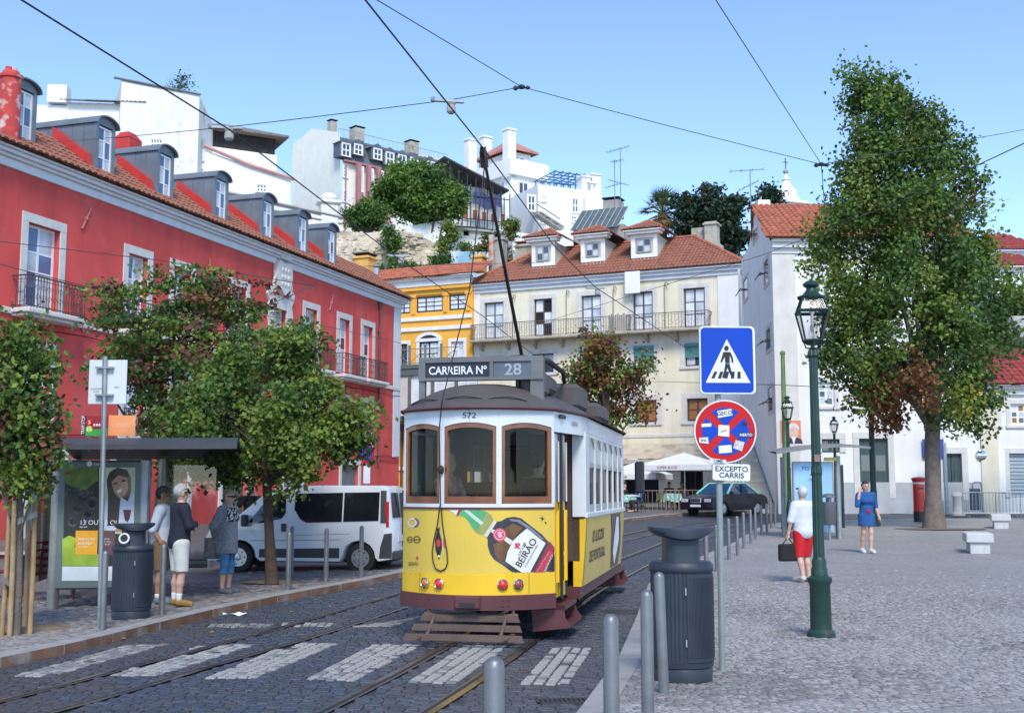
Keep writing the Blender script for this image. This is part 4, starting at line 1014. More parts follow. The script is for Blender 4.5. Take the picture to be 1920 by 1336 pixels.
for i, h in enumerate(dr):
    b = B()
    for s_, (q0, q1) in enumerate(((h[0] - .28, h[0]), (h[1], h[1] + .28))): b.bevbox(q0, q1, -.05, .03, h[2], h[3], .01)
    b.bevbox(h[0] - .28, h[1] + .28, -.055, .03, h[3], h[3] + .3, .01); do = b.obj('door' if i < 2 else 'window', M_stone, E_)
    xm = (h[0] + h[1]) / 2
    for q0, q1 in ((h[0], xm - .015), (xm + .015, h[1])):
        b = B(); b.bevbox(q0, q1, .12, .18, h[2], h[3], .01); lf = b.obj('door_leaf' if i < 2 else 'sash', M_doorg, do)
        if i == 0: B().box(q0 + .1, q1 - .1, .105, .125, h[2] + 1.25, h[3] - .75).obj('pane', M_pane, lf)
        elif i == 2: B().box(q0 + .08, q1 - .08, .105, .125, h[2] + .08, h[3] - .08).obj('pane', M_pane, lf)
        else: B().bevbox(q0 + .12, q1 - .12, .1, .125, h[2] + .3, h[3] - .4, .015).obj('door_panel', M_doorg, lf)
b = B(); b.bevbox(-.03, 1.05, -.07, .02, -.2, ze - .3, .01); b.obj('quoin', mat('quoin_stone', (.66, .63, .57), .85, .1, 1.2, .25, 25, streak=.25), E_)
b = B(); b.box(1.05, xe, -.03, .01, -.2, 2.0); wl = b.obj('plinth', mat('plinth_grey', (.42, .43, .44), .8, .12, 1.5, streak=.3), E_)
cornice(E_, -.05, xe, [(ze - .35, ze - .1, .12), (ze - .1, ze + .15, .3), (ze + .15, ze + .3, .45)], M_white)
sl = math.atan2(zr - ze - .3, 4.6 + .6)
tile_roof(E_, (-.4, -.6, ze + .32), (1, 0, 0), (0, math.cos(sl), math.sin(sl)), [(0, 0), (xe + .5, 0), (xe + .5, 6.1), (0.5, 6.1)], M_tile2, 'roof_tiles', .27, .42, .07)
b = B(); b.add([(0, 4.7, zr + .05), (xe, 4.7, zr + .05), (xe, 12, ze + .5), (1.5, 12, ze + .5)], [(0, 1, 2, 3)]); b.obj('roof_back', M_tile2, E_)
a, z1 = fw.uv(1411, 376, 5.2); c, z0 = fw.uv(1440, 392, 5.2); b = B(); b.bevbox(a + .15, c, 4.6, 5.8, z0 - 1, z1 - .1, .03); b.bevbox(a + .4, c - .4, 4.9, 5.5, z1 - .12, z1 + .15, .03); b.obj('chimney', M_whited, E_)
# barred windows on the alley side
sw = []
for px, t, bt in ((1438, 488, 532), (1442, 616, 655), (1446, 726, 770), (1399, 522, 560), (1417, 427, 448)):
    s0, za = at_side(px - 4, (t + bt) / 2); s1, _ = at_side(px + 4, (t + bt) / 2); z1 = at_side(px, t)[1]; z0 = at_side(px, bt)[1]
    if s0 > s1: s0, s1 = s1, s0
    n = Vector((-dv.y, dv.x, 0)); b = B()
    for q, m_, o0, o1, e in ((0, 0, .0, .05, 0),):
        for a_, c_, d_, f_ in ((s0 - .2, s0, z0, z1), (s1, s1 + .2, z0, z1), (s0 - .2, s1 + .2, z1, z1 + .2), (s0 - .2, s1 + .2, z0 - .15, z0)):
            vs = [dv * u + n * w_ + Vector((0, 0, z)) for u in (a_, c_) for w_ in (.002, .05) for z in (d_, f_)]
            b.add(vs, [(0, 1, 3, 2), (4, 6, 7, 5), (0, 4, 5, 1), (2, 3, 7, 6), (0, 2, 6, 4), (1, 5, 7, 3)])
    w = b.obj('side_window', M_stone, E_)
    b = B(); vs = [dv * u + n * .012 + Vector((0, 0, z)) for u, z in ((s0, z0), (s1, z0), (s1, z1), (s0, z1))]; b.add(vs, [(0, 1, 2, 3)]); b.obj('pane', M_pane, w)
    b = B(); zm = (z0 + z1) / 2 - .2; b.tube([dv * (s0 - .3) + n * .45 + Vector((0, 0, zm)), dv * (s1 + .3) + n * .45 + Vector((0, 0, zm))], .03, 4); b.tube([dv * s0 + Vector((0, 0, zm)), dv * s0 + n * .45 + Vector((0, 0, zm))], .03, 4); b.tube([dv * s1 + Vector((0, 0, zm + .3)), dv * s0 + n * .5 + Vector((0, 0, zm - .1))], .025, 4); b.obj('drying_rack', M_iron2, w)
b = B(); q = at_side(1391, 600)[0]; n = Vector((-dv.y, dv.x, 0)); b.tube([dv * q + n * .1 + Vector((0, 0, 4)), dv * q + n * .1 + Vector((0, 0, at_side(1391, 500)[1]))], .08, 7); b.obj('drain_pipe', M_whiteb, E_)
aerial('roof_aerial', fw, 1408, 385, 318, 5.2, [(.98, 1.7, 4, .06), (.55, 1.0, 5, .25)], 'aerial on the chimney of the tall white house')
# posters on the front
x0_, x1_, z0, z1 = fw.box(1463, 788, 1501, 843); e = empty('wall_poster', (p0.x, 54, 0), 0, 'orange election poster with a grey-haired man on the white house', 'poster')
B().box(x0_, x1_, -.11, -.08, z0, z1).obj('sheet', mat('poster_orange', (.66, .2, .1), .5, .25, 1.2), e)
cx, w_ = (x0_ + x1_) / 2 + .12, x1_ - x0_; zh = z0 + (z1 - z0) * .62
b = B(); b.prism([(cx + .24 * math.cos(t * .39), zh + .33 * math.sin(t * .39)) for t in range(16)], -.118, -.112); b.obj('face', mat('poster_skin', (.72, .46, .36), .6, .1, 4), e)
b = B(); b.prism([(cx + .27 * math.cos(t * .2), zh + .1 + .3 * math.sin(t * .2)) for t in range(0, 17)] + [(cx - .2, zh + .12), (cx, zh + .22), (cx + .2, zh + .12)], -.124, -.12); b.obj('hair', mat('poster_hair', (.7, .68, .66), .6, .1), e)
b = B(); b.prism([(cx - .5, z0 + .28), (cx + .42, z0 + .28), (cx + .36, zh - .35), (cx + .1, zh - .26), (cx - .1, zh - .26), (cx - .4, zh - .38)], -.117, -.112); b.obj('suit', mat('poster_suit', (.03, .035, .06), .6), e)
b = B(); b.prism([(cx - .1, zh - .25), (cx + .1, zh - .25), (cx, zh - .62)], -.122, -.118); b.obj('shirt', M_whiteb, e)
b = B(); b.box(x0_, x1_, -.116, -.111, z0, z0 + .3); b.obj('caption_strip', mat('poster_pale', (.75, .6, .55), .6), e)
x0_, x1_, z0, z1 = fw.box(1484, 826, 1510, 843); B()
pp = at(1500, 838, 47); 
x0_, x1_, z0, z1 = fw.box(1728, 823, 1768, 858); e = tag(B().bevbox(p0.x + x0_, p0.x + x1_, 53.86, 53.9, z0, z1, .005).obj('wall_sign', mat('sign_blue', (.04, .07, .35), .4, .1)), 'blue panel on the white house wall behind the tree trunk', 'sign')
# street stairs up the alley
se = empty('stone_stairs', (p0.x, 54, 0), 0, 'steep pale stone stairs climbing the alley beside the tall white house', 'stairs')
zb_ = rz(10, 55) + WLK; M_step = mat('step_stone', (.6, .56, .47), .85, .15, 2, .25, 25, streak=.2); n = 26
nl = Vector((-dv.y, dv.x, 0))
for k in range(n):
    u0 = .9 + k * .42; z = zb_ + .17 * (k + 1); b = B(); wd = 2.9 if k < 4 else 2.5
    vs = [dv * u + nl * w_ + Vector((0, 0, zz)) for u in (u0, u0 + .46) for w_ in (.05 - (0 if k else .4), wd) for zz in (zb_ - .2, z)]
    b.add(vs, [(0, 1, 3, 2), (4, 6, 7, 5), (0, 4, 5, 1), (2, 3, 7, 6), (0, 2, 6, 4), (1, 5, 7, 3)])
    vs = [dv * u + nl * w_ + Vector((0, 0, zz)) for u in (u0 - .03, u0 + .2) for w_ in (.06, wd) for zz in (z - .045, z + .004)]
    b.add(vs, [(0, 1, 3, 2), (4, 6, 7, 5), (0, 4, 5, 1), (2, 3, 7, 6), (0, 2, 6, 4), (1, 5, 7, 3)]); b.obj('step', M_step, se)
for w_ in (1.3, 1.62):
    b = B(); q = lambda u, z: dv * u + nl * w_ + Vector((0, 0, z))
    b.tube([q(1.6, zb_ + .3), q(1.6, zb_ + 1.45), q(9, zb_ + 4.45)], .045, 6)
    for k in range(5): b.tube([q(1.6 + 1.7 * k, zb_ + .3 + .69 * k), q(1.6 + 1.7 * k, zb_ + 1.42 + .69 * k)], .035, 5)
    b.obj('handrail', mat('handrail_grey', (.2, .21, .21), .45, .1, metal=.6), se)
# low white house further right
fl = Fac('low_white_house', (p0.x + xe + .02, 54), 0, 'low white house with dark red roof and roller door at the right edge')
E_ = fl.e; W_ = 12; zl = fl.uv(1900, 730)[1]
hw = [fl.box(1895, 757, 1924, 797), fl.box(1845, 757, 1868, 797)]; hd = [fl.box(1893, 850, 1935, 932)]
b = B(); wall(b, 0, W_, -.2, zl, hw + hd, .25); shell(b, 0, W_, 9, -.2, zl); b.obj('wall', M_white, E_)
for h in hw: window(E_, *h, 2, 3, M_frame_w, M_pane, .22, M_stone, .14, 0, True, None, .06, pms=[M_wood_o, M_pane, M_curt])
h = hd[0]; b = B(); b.bevbox(h[0] - .25, h[0], -.06, .03, h[2], h[3] + .25, .01); b.bevbox(h[0], h[1], -.055, .03, h[3], h[3] + .25, .01); do = b.obj('roller_door', M_stone, E_)
for k in range(12): z = h[2] + (h[3] - h[2]) * k / 12; B().bevbox(h[0], h[1], .1, .16, z, z + (h[3] - h[2]) / 12 - .02, .015).obj('slat', mat('roller_blue', (.33, .4, .43), .45, .08), do)
x0_, x1_, z0, z1 = fl.box(1840, 842, 1884, 922); B().bevbox(x0_, x1_, -.07, -.02, z0, z1, .005).obj('white_board', M_whiteb, E_)
B().bevbox(.0, .8, -.08, .01, -.1, zl - .4, .02).obj('stone_pilaster', mat('quoin_cream', (.68, .62, .48), .85, .1, 1.5, streak=.2), E_)
cornice(E_, 0, W_, [(zl - .25, zl, .15), (zl, zl + .18, .3)], M_white); tile_roof(E_, (-.2, -.5, zl + .2), (1, 0, 0), (0, .87, .5), [(0, 0), (W_, 0), (W_, 4), (0, 4)], mat('roof_tile_dark', (.3, .05, .045), .85, .2, 2), 'roof_tiles', .27, .42, .07)

# == HILL AND WHAT STANDS ON IT
def hz(x, y):
    t = max(0, min(1, (y - 90) / 14)); t = t * t * (3 - 2 * t)
    k = 1 / (1 + math.exp((x - 14) / 5)); return 1.2 + t * (4 + 15 * k) + max(0, y - 108) * (.05 + .12 * k)
b = B(); b.grid([[(x, y, hz(x, y) + .6 * math.sin(x * .7 + y * .4)) for x in range(-110, 121, 5)] for y in list(range(86, 120, 3)) + list(range(120, 300, 15))])
tag(b.obj('hill', mat('hill_earth', (.17, .16, .09), .95, .3, .3, .5, 4, col2=(.07, .1, .035), c2=.5, c2scale=.25)), kind='structure')
def fwin(par, x0, x1, z0, z1, nx=2, nz=2, fm=None, pm=None, sm_=None, y=0, sur=.16, M=None, name='window'):
    """surface window of a far building: projecting surround, frame and panes"""
    T = (lambda v: v) if M is None else (lambda v: M @ Vector(v))
    def bx(b, *a): b.box(*a, M=M)
    b = B(); bx(b, x0 - sur, x0, y - .1, y + .02, z0, z1); bx(b, x1, x1 + sur, y - .1, y + .02, z0, z1); bx(b, x0 - sur, x1 + sur, y - .103, y + .02, z1, z1 + sur); bx(b, x0 - sur, x1 + sur, y - .14, y + .02, z0 - sur * .7, z0)
    w = b.obj(name, sm_ or M_whiteb, par)
    b = B(); bw = .06
    for i in range(nx + 1): x = x0 + (x1 - x0) * i / nx; bx(b, max(x0, x - bw), min(x1, x + bw), y - .06, y + .01, z0, z1)
    for j in range(nz + 1): z = z0 + (z1 - z0) * j / nz; bx(b, x0 + bw, x1 - bw, y - .057, y + .01, max(z0, z - bw), min(z1, z + bw))
    b.obj('frame', fm or M_frame_w, w)
    for i in range(nx):
        g = B(); bx(g, x0 + (x1 - x0) * i / nx + bw, x0 + (x1 - x0) * (i + 1) / nx - bw, y - .04, y - .02, z0 + bw, z1 - bw); g.obj('pane', pm or M_pane, w)
    return w
SIDE = lambda x: Matrix(((0, 1, 0, x), (-1, 0, 0, 0), (0, 0, 1, 0), (0, 0, 0, 1)))   # local (u,v,z) -> side wall at x: x = v + x, y = -u
def yz(f, px, py, x=0.):
    d = Vector(ray(px, py)); c = Vector((0, 0, CH)); q = f.O + f.D * x; t = (q - c).dot(f.D) / d.dot(f.D); p = c + d * t - q
    return p.dot(f.N), p.z
def fac(name, px, Y, deg, label, cat='building'): p = at(px, 918, Y); return Fac(name, (p.x, Y), R(deg), label, cat)

# blank white block behind the red building
f = fac('white_block', 240, 96, 6, 'tall white block with blank stained wall above the red building dormers'); E_ = f.e
xr_ = f.uv(372, 250)[0]; zl_, zr_ = f.uv(222, 156)[1], f.uv(372, 180)[1]; D_ = 9; zb0 = 12
b = B(); xl_ = f.uv(224, 250)[0]; P = [(xl_, 0), (xr_, 0), (xr_, D_), (xl_ - 3.5, D_)]; Z = [zl_ + .3, zr_, zr_, zl_ - 2]
b.add([(x, y, zb0) for x, y in P] + [(x, y, z) for (x, y), z in zip(P, Z)], [(0, 1, 5, 4), (1, 2, 6, 5), (2, 3, 7, 6), (3, 0, 4, 7), (4, 5, 6, 7)]); b.obj('wall', M_whited, E_)
b = B(); b.tube([(xl_ - .6, -.05, Z[0] + .15), (xr_ + .1, -.05, Z[1] + .1)], .12, 5); b.obj('roof_edge', M_zinc, E_)
x0_, x1_, z0, z1 = f.box(283, 262, 304, 276); fwin(E_, x0_, x1_, z0, z1, 4, 2)
f = fac('white_block', 95, 96, 5, 'white house with low tiled roof and broad chimney, leftmost on the hill'); E_ = f.e
xr_ = f.uv(160, 230)[0]; z1 = f.uv(120, 192)[1]; b = B(); b.box(0, xr_ + 4.5, 0, 8, 12, z1); b.box(f.uv(60, 230)[0], -.02, 1, 8, 12, f.uv(80, 190)[1]); b.obj('wall', M_whiteb, E_)
tile_roof(E_, (-.5, -.6, z1), (1, 0, 0), (0, .95, .3), [(0, 0), (xr_ + 5.6, 0), (xr_ + 2, 4.5), (2, 4.5)], mat('roof_tile_grey', (.27, .21, .17), .9, .25, 2), 'roof_tiles', .35, .5, .1)
chimney(f, 89, 124, 158, 192, .6, M_whiteb, False, dep=1.4)
# house with dark boarded top floor
f = fac('white_block', 372, 104, 28, 'white house with black boarded top storey and hipped roof'); E_ = f.e
xr_ = f.uv(519, 290)[0]; zt_ = f.uv(445, 262)[1]; zm_ = f.uv(445, 281)[1]; b = B(); b.box(0, xr_, 0, 9, 14, zm_); b.obj('wall', M_whiteb, E_)
b = B(); b.box(.3, xr_ - .2, .2, 9, zm_, zt_ + .6)
for k in range(16): x = .3 + (xr_ - .5) * k / 15; b.box(x - .05, x + .05, .14, .2, zm_, zt_ + .6)
b.obj('boarded_storey', mat('black_boards', (.03, .025, .025), .8, .3, 2), E_)
zr0 = zt_ + .62; P = [(-.8, -.9), (xr_ + .9, -.9), (xr_ + .9, 10), (-.8, 10)]; b = B(); b.add([(x, y, zr0) for x, y in P] + [(x, y, zr0 + .18) for x, y in P] + [(xr_ * .35, 4.5, zr0 + 2.1), (xr_ * .6, 4.5, zr0 + 2.1)], [(0, 1, 5, 4), (1, 2, 6, 5), (2, 3, 7, 6), (3, 0, 4, 7), (4, 5, 9, 8), (5, 6, 9), (6, 7, 8, 9), (7, 4, 8), (0, 3, 2, 1)])
b.obj('roof', mat('roof_tile_grey2', (.2, .17, .15), .9, .3, 3, .3, 30), E_)
f2 = fac('white_annex', 375, 99, 18, 'white annex with pink roof edge below the black boarded house'); E_ = f2.e
xr_ = f2.uv(545, 340)[0]; za_, zb_2 = f2.uv(380, 290)[1], f2.uv(540, 338)[1]; b = B(); P = [(-2.5, 0), (xr_, 0), (xr_, 7), (-2.5, 7)]
b.add([(x, y, 12) for x, y in P] + [(x, y, z) for (x, y), z in zip(P, (za_ + 1, zb_2, zb_2 + .8, za_ + 2))], [(0, 1, 5, 4), (1, 2, 6, 5), (2, 3, 7, 6), (3, 0, 4, 7), (4, 5, 6, 7)]); b.obj('wall', M_whiteb, E_)
b = B(); b.tube([(-.5, -.15, za_ + .75), (xr_ * .5, -.15, (za_ + zb_2) / 2 + .2), (xr_ + .3, -.15, zb_2 + .1)], .17, 6); b.obj('gutter', mat('gutter_pink', (.55, .3, .27), .7), E_)
for q in ((370, 284, 380, 300), (368, 317, 381, 327), (482, 347, 499, 359), (467, 305, 475, 311)): fwin(E_, *f2.box(*q), 3, 2)
# white garden wall and roof line below
f2 = fac('garden_wall', 430, 90, 20, 'white garden wall with moulded coping below the white annex', 'wall'); E_ = f2.e; xr_ = f2.uv(642, 405)[0]
za_, zb_2 = f2.uv(430, 372)[1], f2.uv(640, 408)[1]; b = B(); b.add([(-2, 0, 10), (xr_, 0, 10), (xr_, 0, zb_2), (-2, 0, za_ + .6), (-2, .6, 10), (xr_, .6, 10), (xr_, .6, zb_2), (-2, .6, za_ + .6)], [(0, 1, 2, 3), (5, 4, 7, 6), (3, 2, 6, 7), (0, 3, 7, 4), (1, 5, 6, 2)]); b.obj('wall', M_whited, E_)
b = B(); b.tube([(-2, -.05, za_ + .6), (xr_, -.05, zb_2)], .16, 4); b.tube([(-2, -.03, za_ - .1), (xr_, -.03, zb_2 - .5)], .08, 4); b.obj('coping', M_conc, E_)
x_, z_ = f2.uv(617, 388, .3); b = B(); b.bevbox(x_ - .7, x_ + .7, -.1, 1, z_ - 1.8, z_ + .2, .05); b.bevbox(x_ - .95, x_ + .95, -.3, 1.2, z_ + .2, z_ + .5, .1); b.ball((x_, .4, z_ + .7), (.7, .7, .5), 10, 6); b.obj('gate_pier', M_whited, E_)

# mansard apartment house
f = fac('mansard_house', 633, 118, 42, 'cream apartment house with slate mansard roof and pink trim on the hill'); E_ = f.e
gab = [(yz(f, px, py)) for px, py in ((549, 450), (547, 300), (550, 271), (585, 241), (637, 248), (641, 450))]
b = B(); n = len(gab); LF = f.uv(848, 330)[0]
b.add([(0, y, z) for y, z in gab] + [(LF, y, z) for y, z in gab], [tuple(range(n)), tuple(range(2 * n - 1, n - 1, -1))]); 
zmb = f.uv(690, 311)[1]; b.quad((0, 0, 16), (LF, 0, 16), (LF, 0, zmb), (0, 0, zmb)); b.obj('wall', mat('pale_cream', (.82, .8, .72), .85, .05, 1, .12, 20, streak=.12), E_)
ztp = f.uv(700, 266)[1]; b = B(); b.add([(0.05, -.15, zmb), (LF, -.15, zmb), (LF, .9, ztp), (.05, .9, ztp), (0.05, 8, ztp + .6), (LF, 8, ztp + .6)], [(0, 1, 2, 3), (3, 2, 5, 4)]); b.obj('mansard_roof', mat('slate', (.1, .115, .14), .6, .15, 2, .2, 20), E_)
b = B(); b.bevbox(-.1, LF, -.5, 0, zmb - .2, zmb, .03); b.obj('eaves_band', mat('trim_pink', (.4, .17, .17), .7, .1), E_)
for px, t, bt in ((645, 270, 296), (668, 272, 293), (704, 280, 302), (727, 287, 312), (750, 292, 316), (772, 297, 316), (804, 304, 322), (826, 309, 326)):
    x_, z1 = f.uv(px, t); _, z0 = f.uv(px, bt); z1 = min(z1, ztp - .3); b = B(); b.box(x_ - .75, x_ + .75, -.35, .8, z0, z1); b.prism([(x_ - .95, z1), (x_ + .95, z1), (x_, z1 + .55)], -.45, .8); do = b.obj('dormer', MATS['slate'], E_)
    fwin(do, x_ - .45, x_ + .45, z0 + .1, z1 - .1, 2, 2, y=-.36, sur=.1)
for px0, px1, t, bt in ((644, 650, 313, 332), (644, 650, 359, 378)):
    x0_, x1_, z0, z1 = f.box(px0, t, px1, bt); fwin(E_, x0_, x1_, z0, z1, 2, 3)
x0_, z0 = f.uv(664, 400); x1_ = f.uv(720, 400)[0]; b = B()
for k in range(4): x = x0_ + (x1_ - x0_) * k / 3; b.box(x - .22, x + .22, -.9, -.5, z0 - 4, zmb - .2)
for k in range(3): b.box(x0_ + .22, x1_ - .22, -.88, -.52, zmb - 3.6 * (k + 1) - .3, zmb - 3.6 * (k + 1))
ga = b.obj('gallery', MATS['trim_pink'], E_)
for k in range(3):
    for j in range(3):
        xa_ = x0_ + (x1_ - x0_) * k / 3 + .3; xb2 = x0_ + (x1_ - x0_) * (k + 1) / 3 - .3; z = zmb - 3.6 * j; fwin(ga, xa_ + .3, xb2 - .3, z - 3.0, z - .5, 2, 3, pm=M_curt, y=-.4)
for px0, px1, t, bt, yy in ((621, 632, 226, 250, 2.5), (667, 684, 238, 266, 1.6), (770, 786, 264, 290, 1.6)): chimney(f, px0, px1, t, bt, yy, M_lichen, False, pots=1)
b = B(); b.tube([(0, .9, ztp + .9), (LF, .9, ztp + .9)], .035, 4)
for k in range(24): b.tube([(LF * k / 23, .9, ztp), (LF * k / 23, .9, ztp + .9)], .025, 4)
b.obj('roof_railing', M_conc, E_)
b = B(); b.tube([(.3, -.12, 16), (.3, -.12, zmb - .5)], .08, 5); b.obj('drain_pipe', MATS['trim_pink'], E_)

# white modern house with penthouse
f = fac('modern_house', 958, 122, 38, 'white modern house with glazed penthouse and red roof at the hilltop'); E_ = f.e
LX = f.uv(1022, 330)[0]; DY = yz(f, 868, 320)[0]; zl = f.uv(985, 308)[1]; zp = f.uv(985, 283)[1]; zb0 = 18
b = B(); b.box(0, LX, 0, DY * .62, zb0, zl); b.box(.05, LX - .1, DY * .62, DY * 1.25, zb0, zl - 1.6); b.bevbox(-.4, LX + .2, -.4, DY * .62, zl - 1.5, zl + .3, .03); b.obj('wall', M_whiteb, E_)
b = B(); b.box(.8, LX - 1.2, 1, DY * .7, zl, zp); ph = b.obj('penthouse', M_whiteb, E_)
ap = Vector((LX / 2 - .3, DY * .35, zp + 2.0)); P = [(.2, .3), (LX - .6, .3), (LX - .6, DY * .78), (.2, DY * .78)]; b = B(); b.add([(x, y, zp + .02) for x, y in P] + [(x, y, zp + .25) for x, y in P] + [ap], [(0, 1, 5, 4), (1, 2, 6, 5), (2, 3, 7, 6), (3, 0, 4, 7), (4, 5, 8), (5, 6, 8), (6, 7, 8), (7, 4, 8)]); b.obj('penthouse_roof', mat('roof_tile_pale', (.45, .2, .15), .85, .2, 2), ph)
fwin(ph, 1.2, LX * .55, zl + .7, zp - .5, 2, 1, pm=M_paneb, y=1.0); fwin(ph, 2.2, DY * .35, zl + .4, zp - .5, 2, 1, pm=M_paneb, M=Matrix(((0, 1, 0, .8), (1, 0, 0, 0), (0, 0, 1, 0), (0, 0, 0, 1)))); fwin(ph, DY * .42, DY * .66, zl + .7, zp - .6, 2, 1, pm=M_paneb, M=Matrix(((0, 1, 0, .8), (1, 0, 0, 0), (0, 0, 1, 0), (0, 0, 0, 1))))
for px, t, bt, y in ((882, 266, 300, DY * .75), (910, 261, 285, DY * .75), (955, 247, 300, .5)):
    a_, z1 = f.uv(px, t, y); _, z0 = f.uv(px, bt, y); b = B(); b.bevbox(a_ - .55, a_ + .55, y - .5, y + .5, z0 - 2, z1, .03); b.bevbox(a_ - .65, a_ + .65, y - .6, y + .6, z1 + .01, z1 + .25, .05); b.obj('chimney', M_whiteb, E_)
b = B(); b.bevbox(.3, LX * .8, -1.1, 0, zl - 5.1, zl - 4.7, .03); bo = b.obj('balcony', M_whiteb, E_); railing(bo, .35, LX * .8 - .05, zl - 4.7, 1.0, 1.05, 0, .5, scroll=False)
for x, w in ((LX * .35, .6), (LX * .75, .5)): fwin(E_, x - w, x + w, zl - 4.6, zl - 2.1, 2, 2, pm=M_pane)
SD = Matrix(((0, 1, 0, 0), (1, 0, 0, 0), (0, 0, 1, 0), (0, 0, 0, 1)))
for u0, u1, z_, m_ in ((DY * .12, DY * .3, zl - 4.6, M_curt), (DY * .18, DY * .25, zl - 9.5, M_wood_o), (DY * .2, DY * .26, zl - 13.4, M_wood_o)): fwin(E_, u0, u1, z_, z_ + 2.6, 2, 2, pm=m_, M=SD)
b = B(); y_, z_ = yz(f, 967, 388); b.lathe([(.02, 0), (.6, .1), (1.1, .35)], 16, M=Matrix.Translation((-.9, 1.0, z_)) @ Matrix.Rotation(R(-110), 4, 'Y')); b.obj('satellite_dish', M_whiteb, E_)
f = fac('terraced_house', 1010, 112, 26, 'white terraced house with blue pergola and outside steps right of the modern house'); E_ = f.e
LX = f.uv(1128, 400)[0]; zt_ = f.uv(1060, 352)[1]; b = B(); b.box(0, LX, 0, 9, 12, zt_); x2 = f.uv(1092, 400)[0]; b.box(x2, LX + .6, -.6, -.02, 12, f.uv(1105, 372)[1]); b.box(-4.5, LX * .9, -3.5, -.61, 12, f.uv(1010, 440, -3.5)[1]); b.obj('wall', M_whiteb, E_)
for q, m_ in (((1073, 373, 1083, 398), M_paneb), ((1106, 380, 1115, 396), M_pane), ((990, 368, 1002, 395), M_pane), ((1016, 369, 1022, 377), M_pane), ((1012, 408, 1020, 418), M_pane), ((1071, 406, 1080, 416), M_pane)):
    fwin(E_, *f.box(*q), 2, 2, pm=m_)
b = B(); xs0, z_ = f.uv(1030, 350, 3); xs1 = f.uv(1096, 350, 3)[0]; zt2 = f.uv(1060, 330, 3)[1]
for k in range(6):
    x = xs0 + (xs1 - xs0) * k / 5
    for y in (2, 6): b.tube([(x, y, zt_), (x, y, zt2)], .07, 4)
    b.tube([(x, 1.5, zt2), (x, 6.5, zt2)], .06, 4)
for y in (2, 3, 4, 5, 6): b.tube([(xs0, y, zt2), (xs1, y, zt2)], .06, 4)
for y in (2, 6): b.tube([(xs0, y, zt_ + 1), (xs1, y, zt_ + 1)], .05, 4)
b.obj('pergola', mat('pergola_blue', (.06, .14, .26), .5, .1), E_)
for px, t in ((1098, 334), (1107, 345), (1117, 330)): a_, z1 = f.uv(px, t, .5); b = B(); b.bevbox(a_ - .5, a_ + .5, .3, 1.3, zt_ - .5, z1, .03); b.bevbox(a_ - .62, a_ + .62, .2, 1.4, z1 + .01, z1 + .2, .04); b.obj('chimney', M_whiteb, E_)
for k in range(13):
    q0 = f.uv(1006 + k * 3.4, 396 + k * 2.2, -1.4); b = B(); b.box(q0[0], q0[0] + .55, -1.6, -.62, q0[1] - .35, q0[1]); b.obj('step', M_conc, E_)
b = B(); q0, q1 = f.uv(1006, 388, -1.6), f.uv(1050, 416, -1.6); b.tube([(q0[0], -1.6, q0[1] + .3), (q1[0], -1.6, q1[1] + .3)], .05, 4); b.obj('handrail', M_iron2, E_)
# house under scaffolding
f = fac('scaffolded_house', 842, 108, 24, 'house under scaffolding with brick filled windows beside the stone pine'); E_ = f.e
LX = f.uv(955, 400)[0]; zt_ = f.uv(900, 352)[1]; b = B(); b.box(0, LX, 0, 8, 14, zt_); b.obj('wall', M_whited, E_)
for px, t, bt in ((872, 388, 410), (890, 394, 413), (907, 398, 415), (924, 402, 417), (942, 402, 419)):
    x0_, x1_, z0, z1 = f.box(px - 4, t, px + 4, bt); fwin(E_, x0_, x1_, z0, z1, 1, 1, fm=mat('infill_brick', (.42, .11, .05), .9, .2, 4), pm=MATS['infill_brick'], name='brick_filled_window')
ar = B(); zc_ = f.uv(900, 347)[1]; ar.add([(-1.5, -2.2, zc_ + 1.6), (LX - 1, -2.2, zc_ - .9), (LX - 1, 3, zc_ - .9), (-1.5, 3, zc_ + 1.6), (-1.5, -2.2, zc_ + 1.75), (LX - 1, -2.2, zc_ - .75), (LX - 1, 3, zc_ - .75), (-1.5, 3, zc_ + 1.75)], [(0, 1, 2, 3), (7, 6, 5, 4), (0, 4, 5, 1), (1, 5, 6, 2), (2, 6, 7, 3), (3, 7, 4, 0)]); ar.obj('scaffold_roof', mat('scaffold_dark', (.05, .045, .05), .7, .2), E_)
b = B()
for k in range(8):
    x = LX * k / 7 - .8
    for y in (-1.9, -.6): b.tube([(x, y, 18), (x, y, zc_ + 1 - k * .3)], .05, 4)
for z in (zt_ - 6, zt_ - 3.6, zt_ - 1.4): b.tube([(-.8, -1.9, z), (LX - .8, -1.9, z)], .05, 4)
b.obj('scaffold', MATS['scaffold_dark'], E_)
b = B(); b.grid([[(LX * .25 + LX * .5 * i / 6, -1.7 - .15 * math.sin(i), zt_ - 1.0 - 1.3 * j + .25 * math.sin(i * 1.3 + j)) for i in range(7)] for j in (0, .5, 1)]); b.obj('tarpaulin', mat('tarp_blue', (.04, .06, .16), .6, .2), E_)
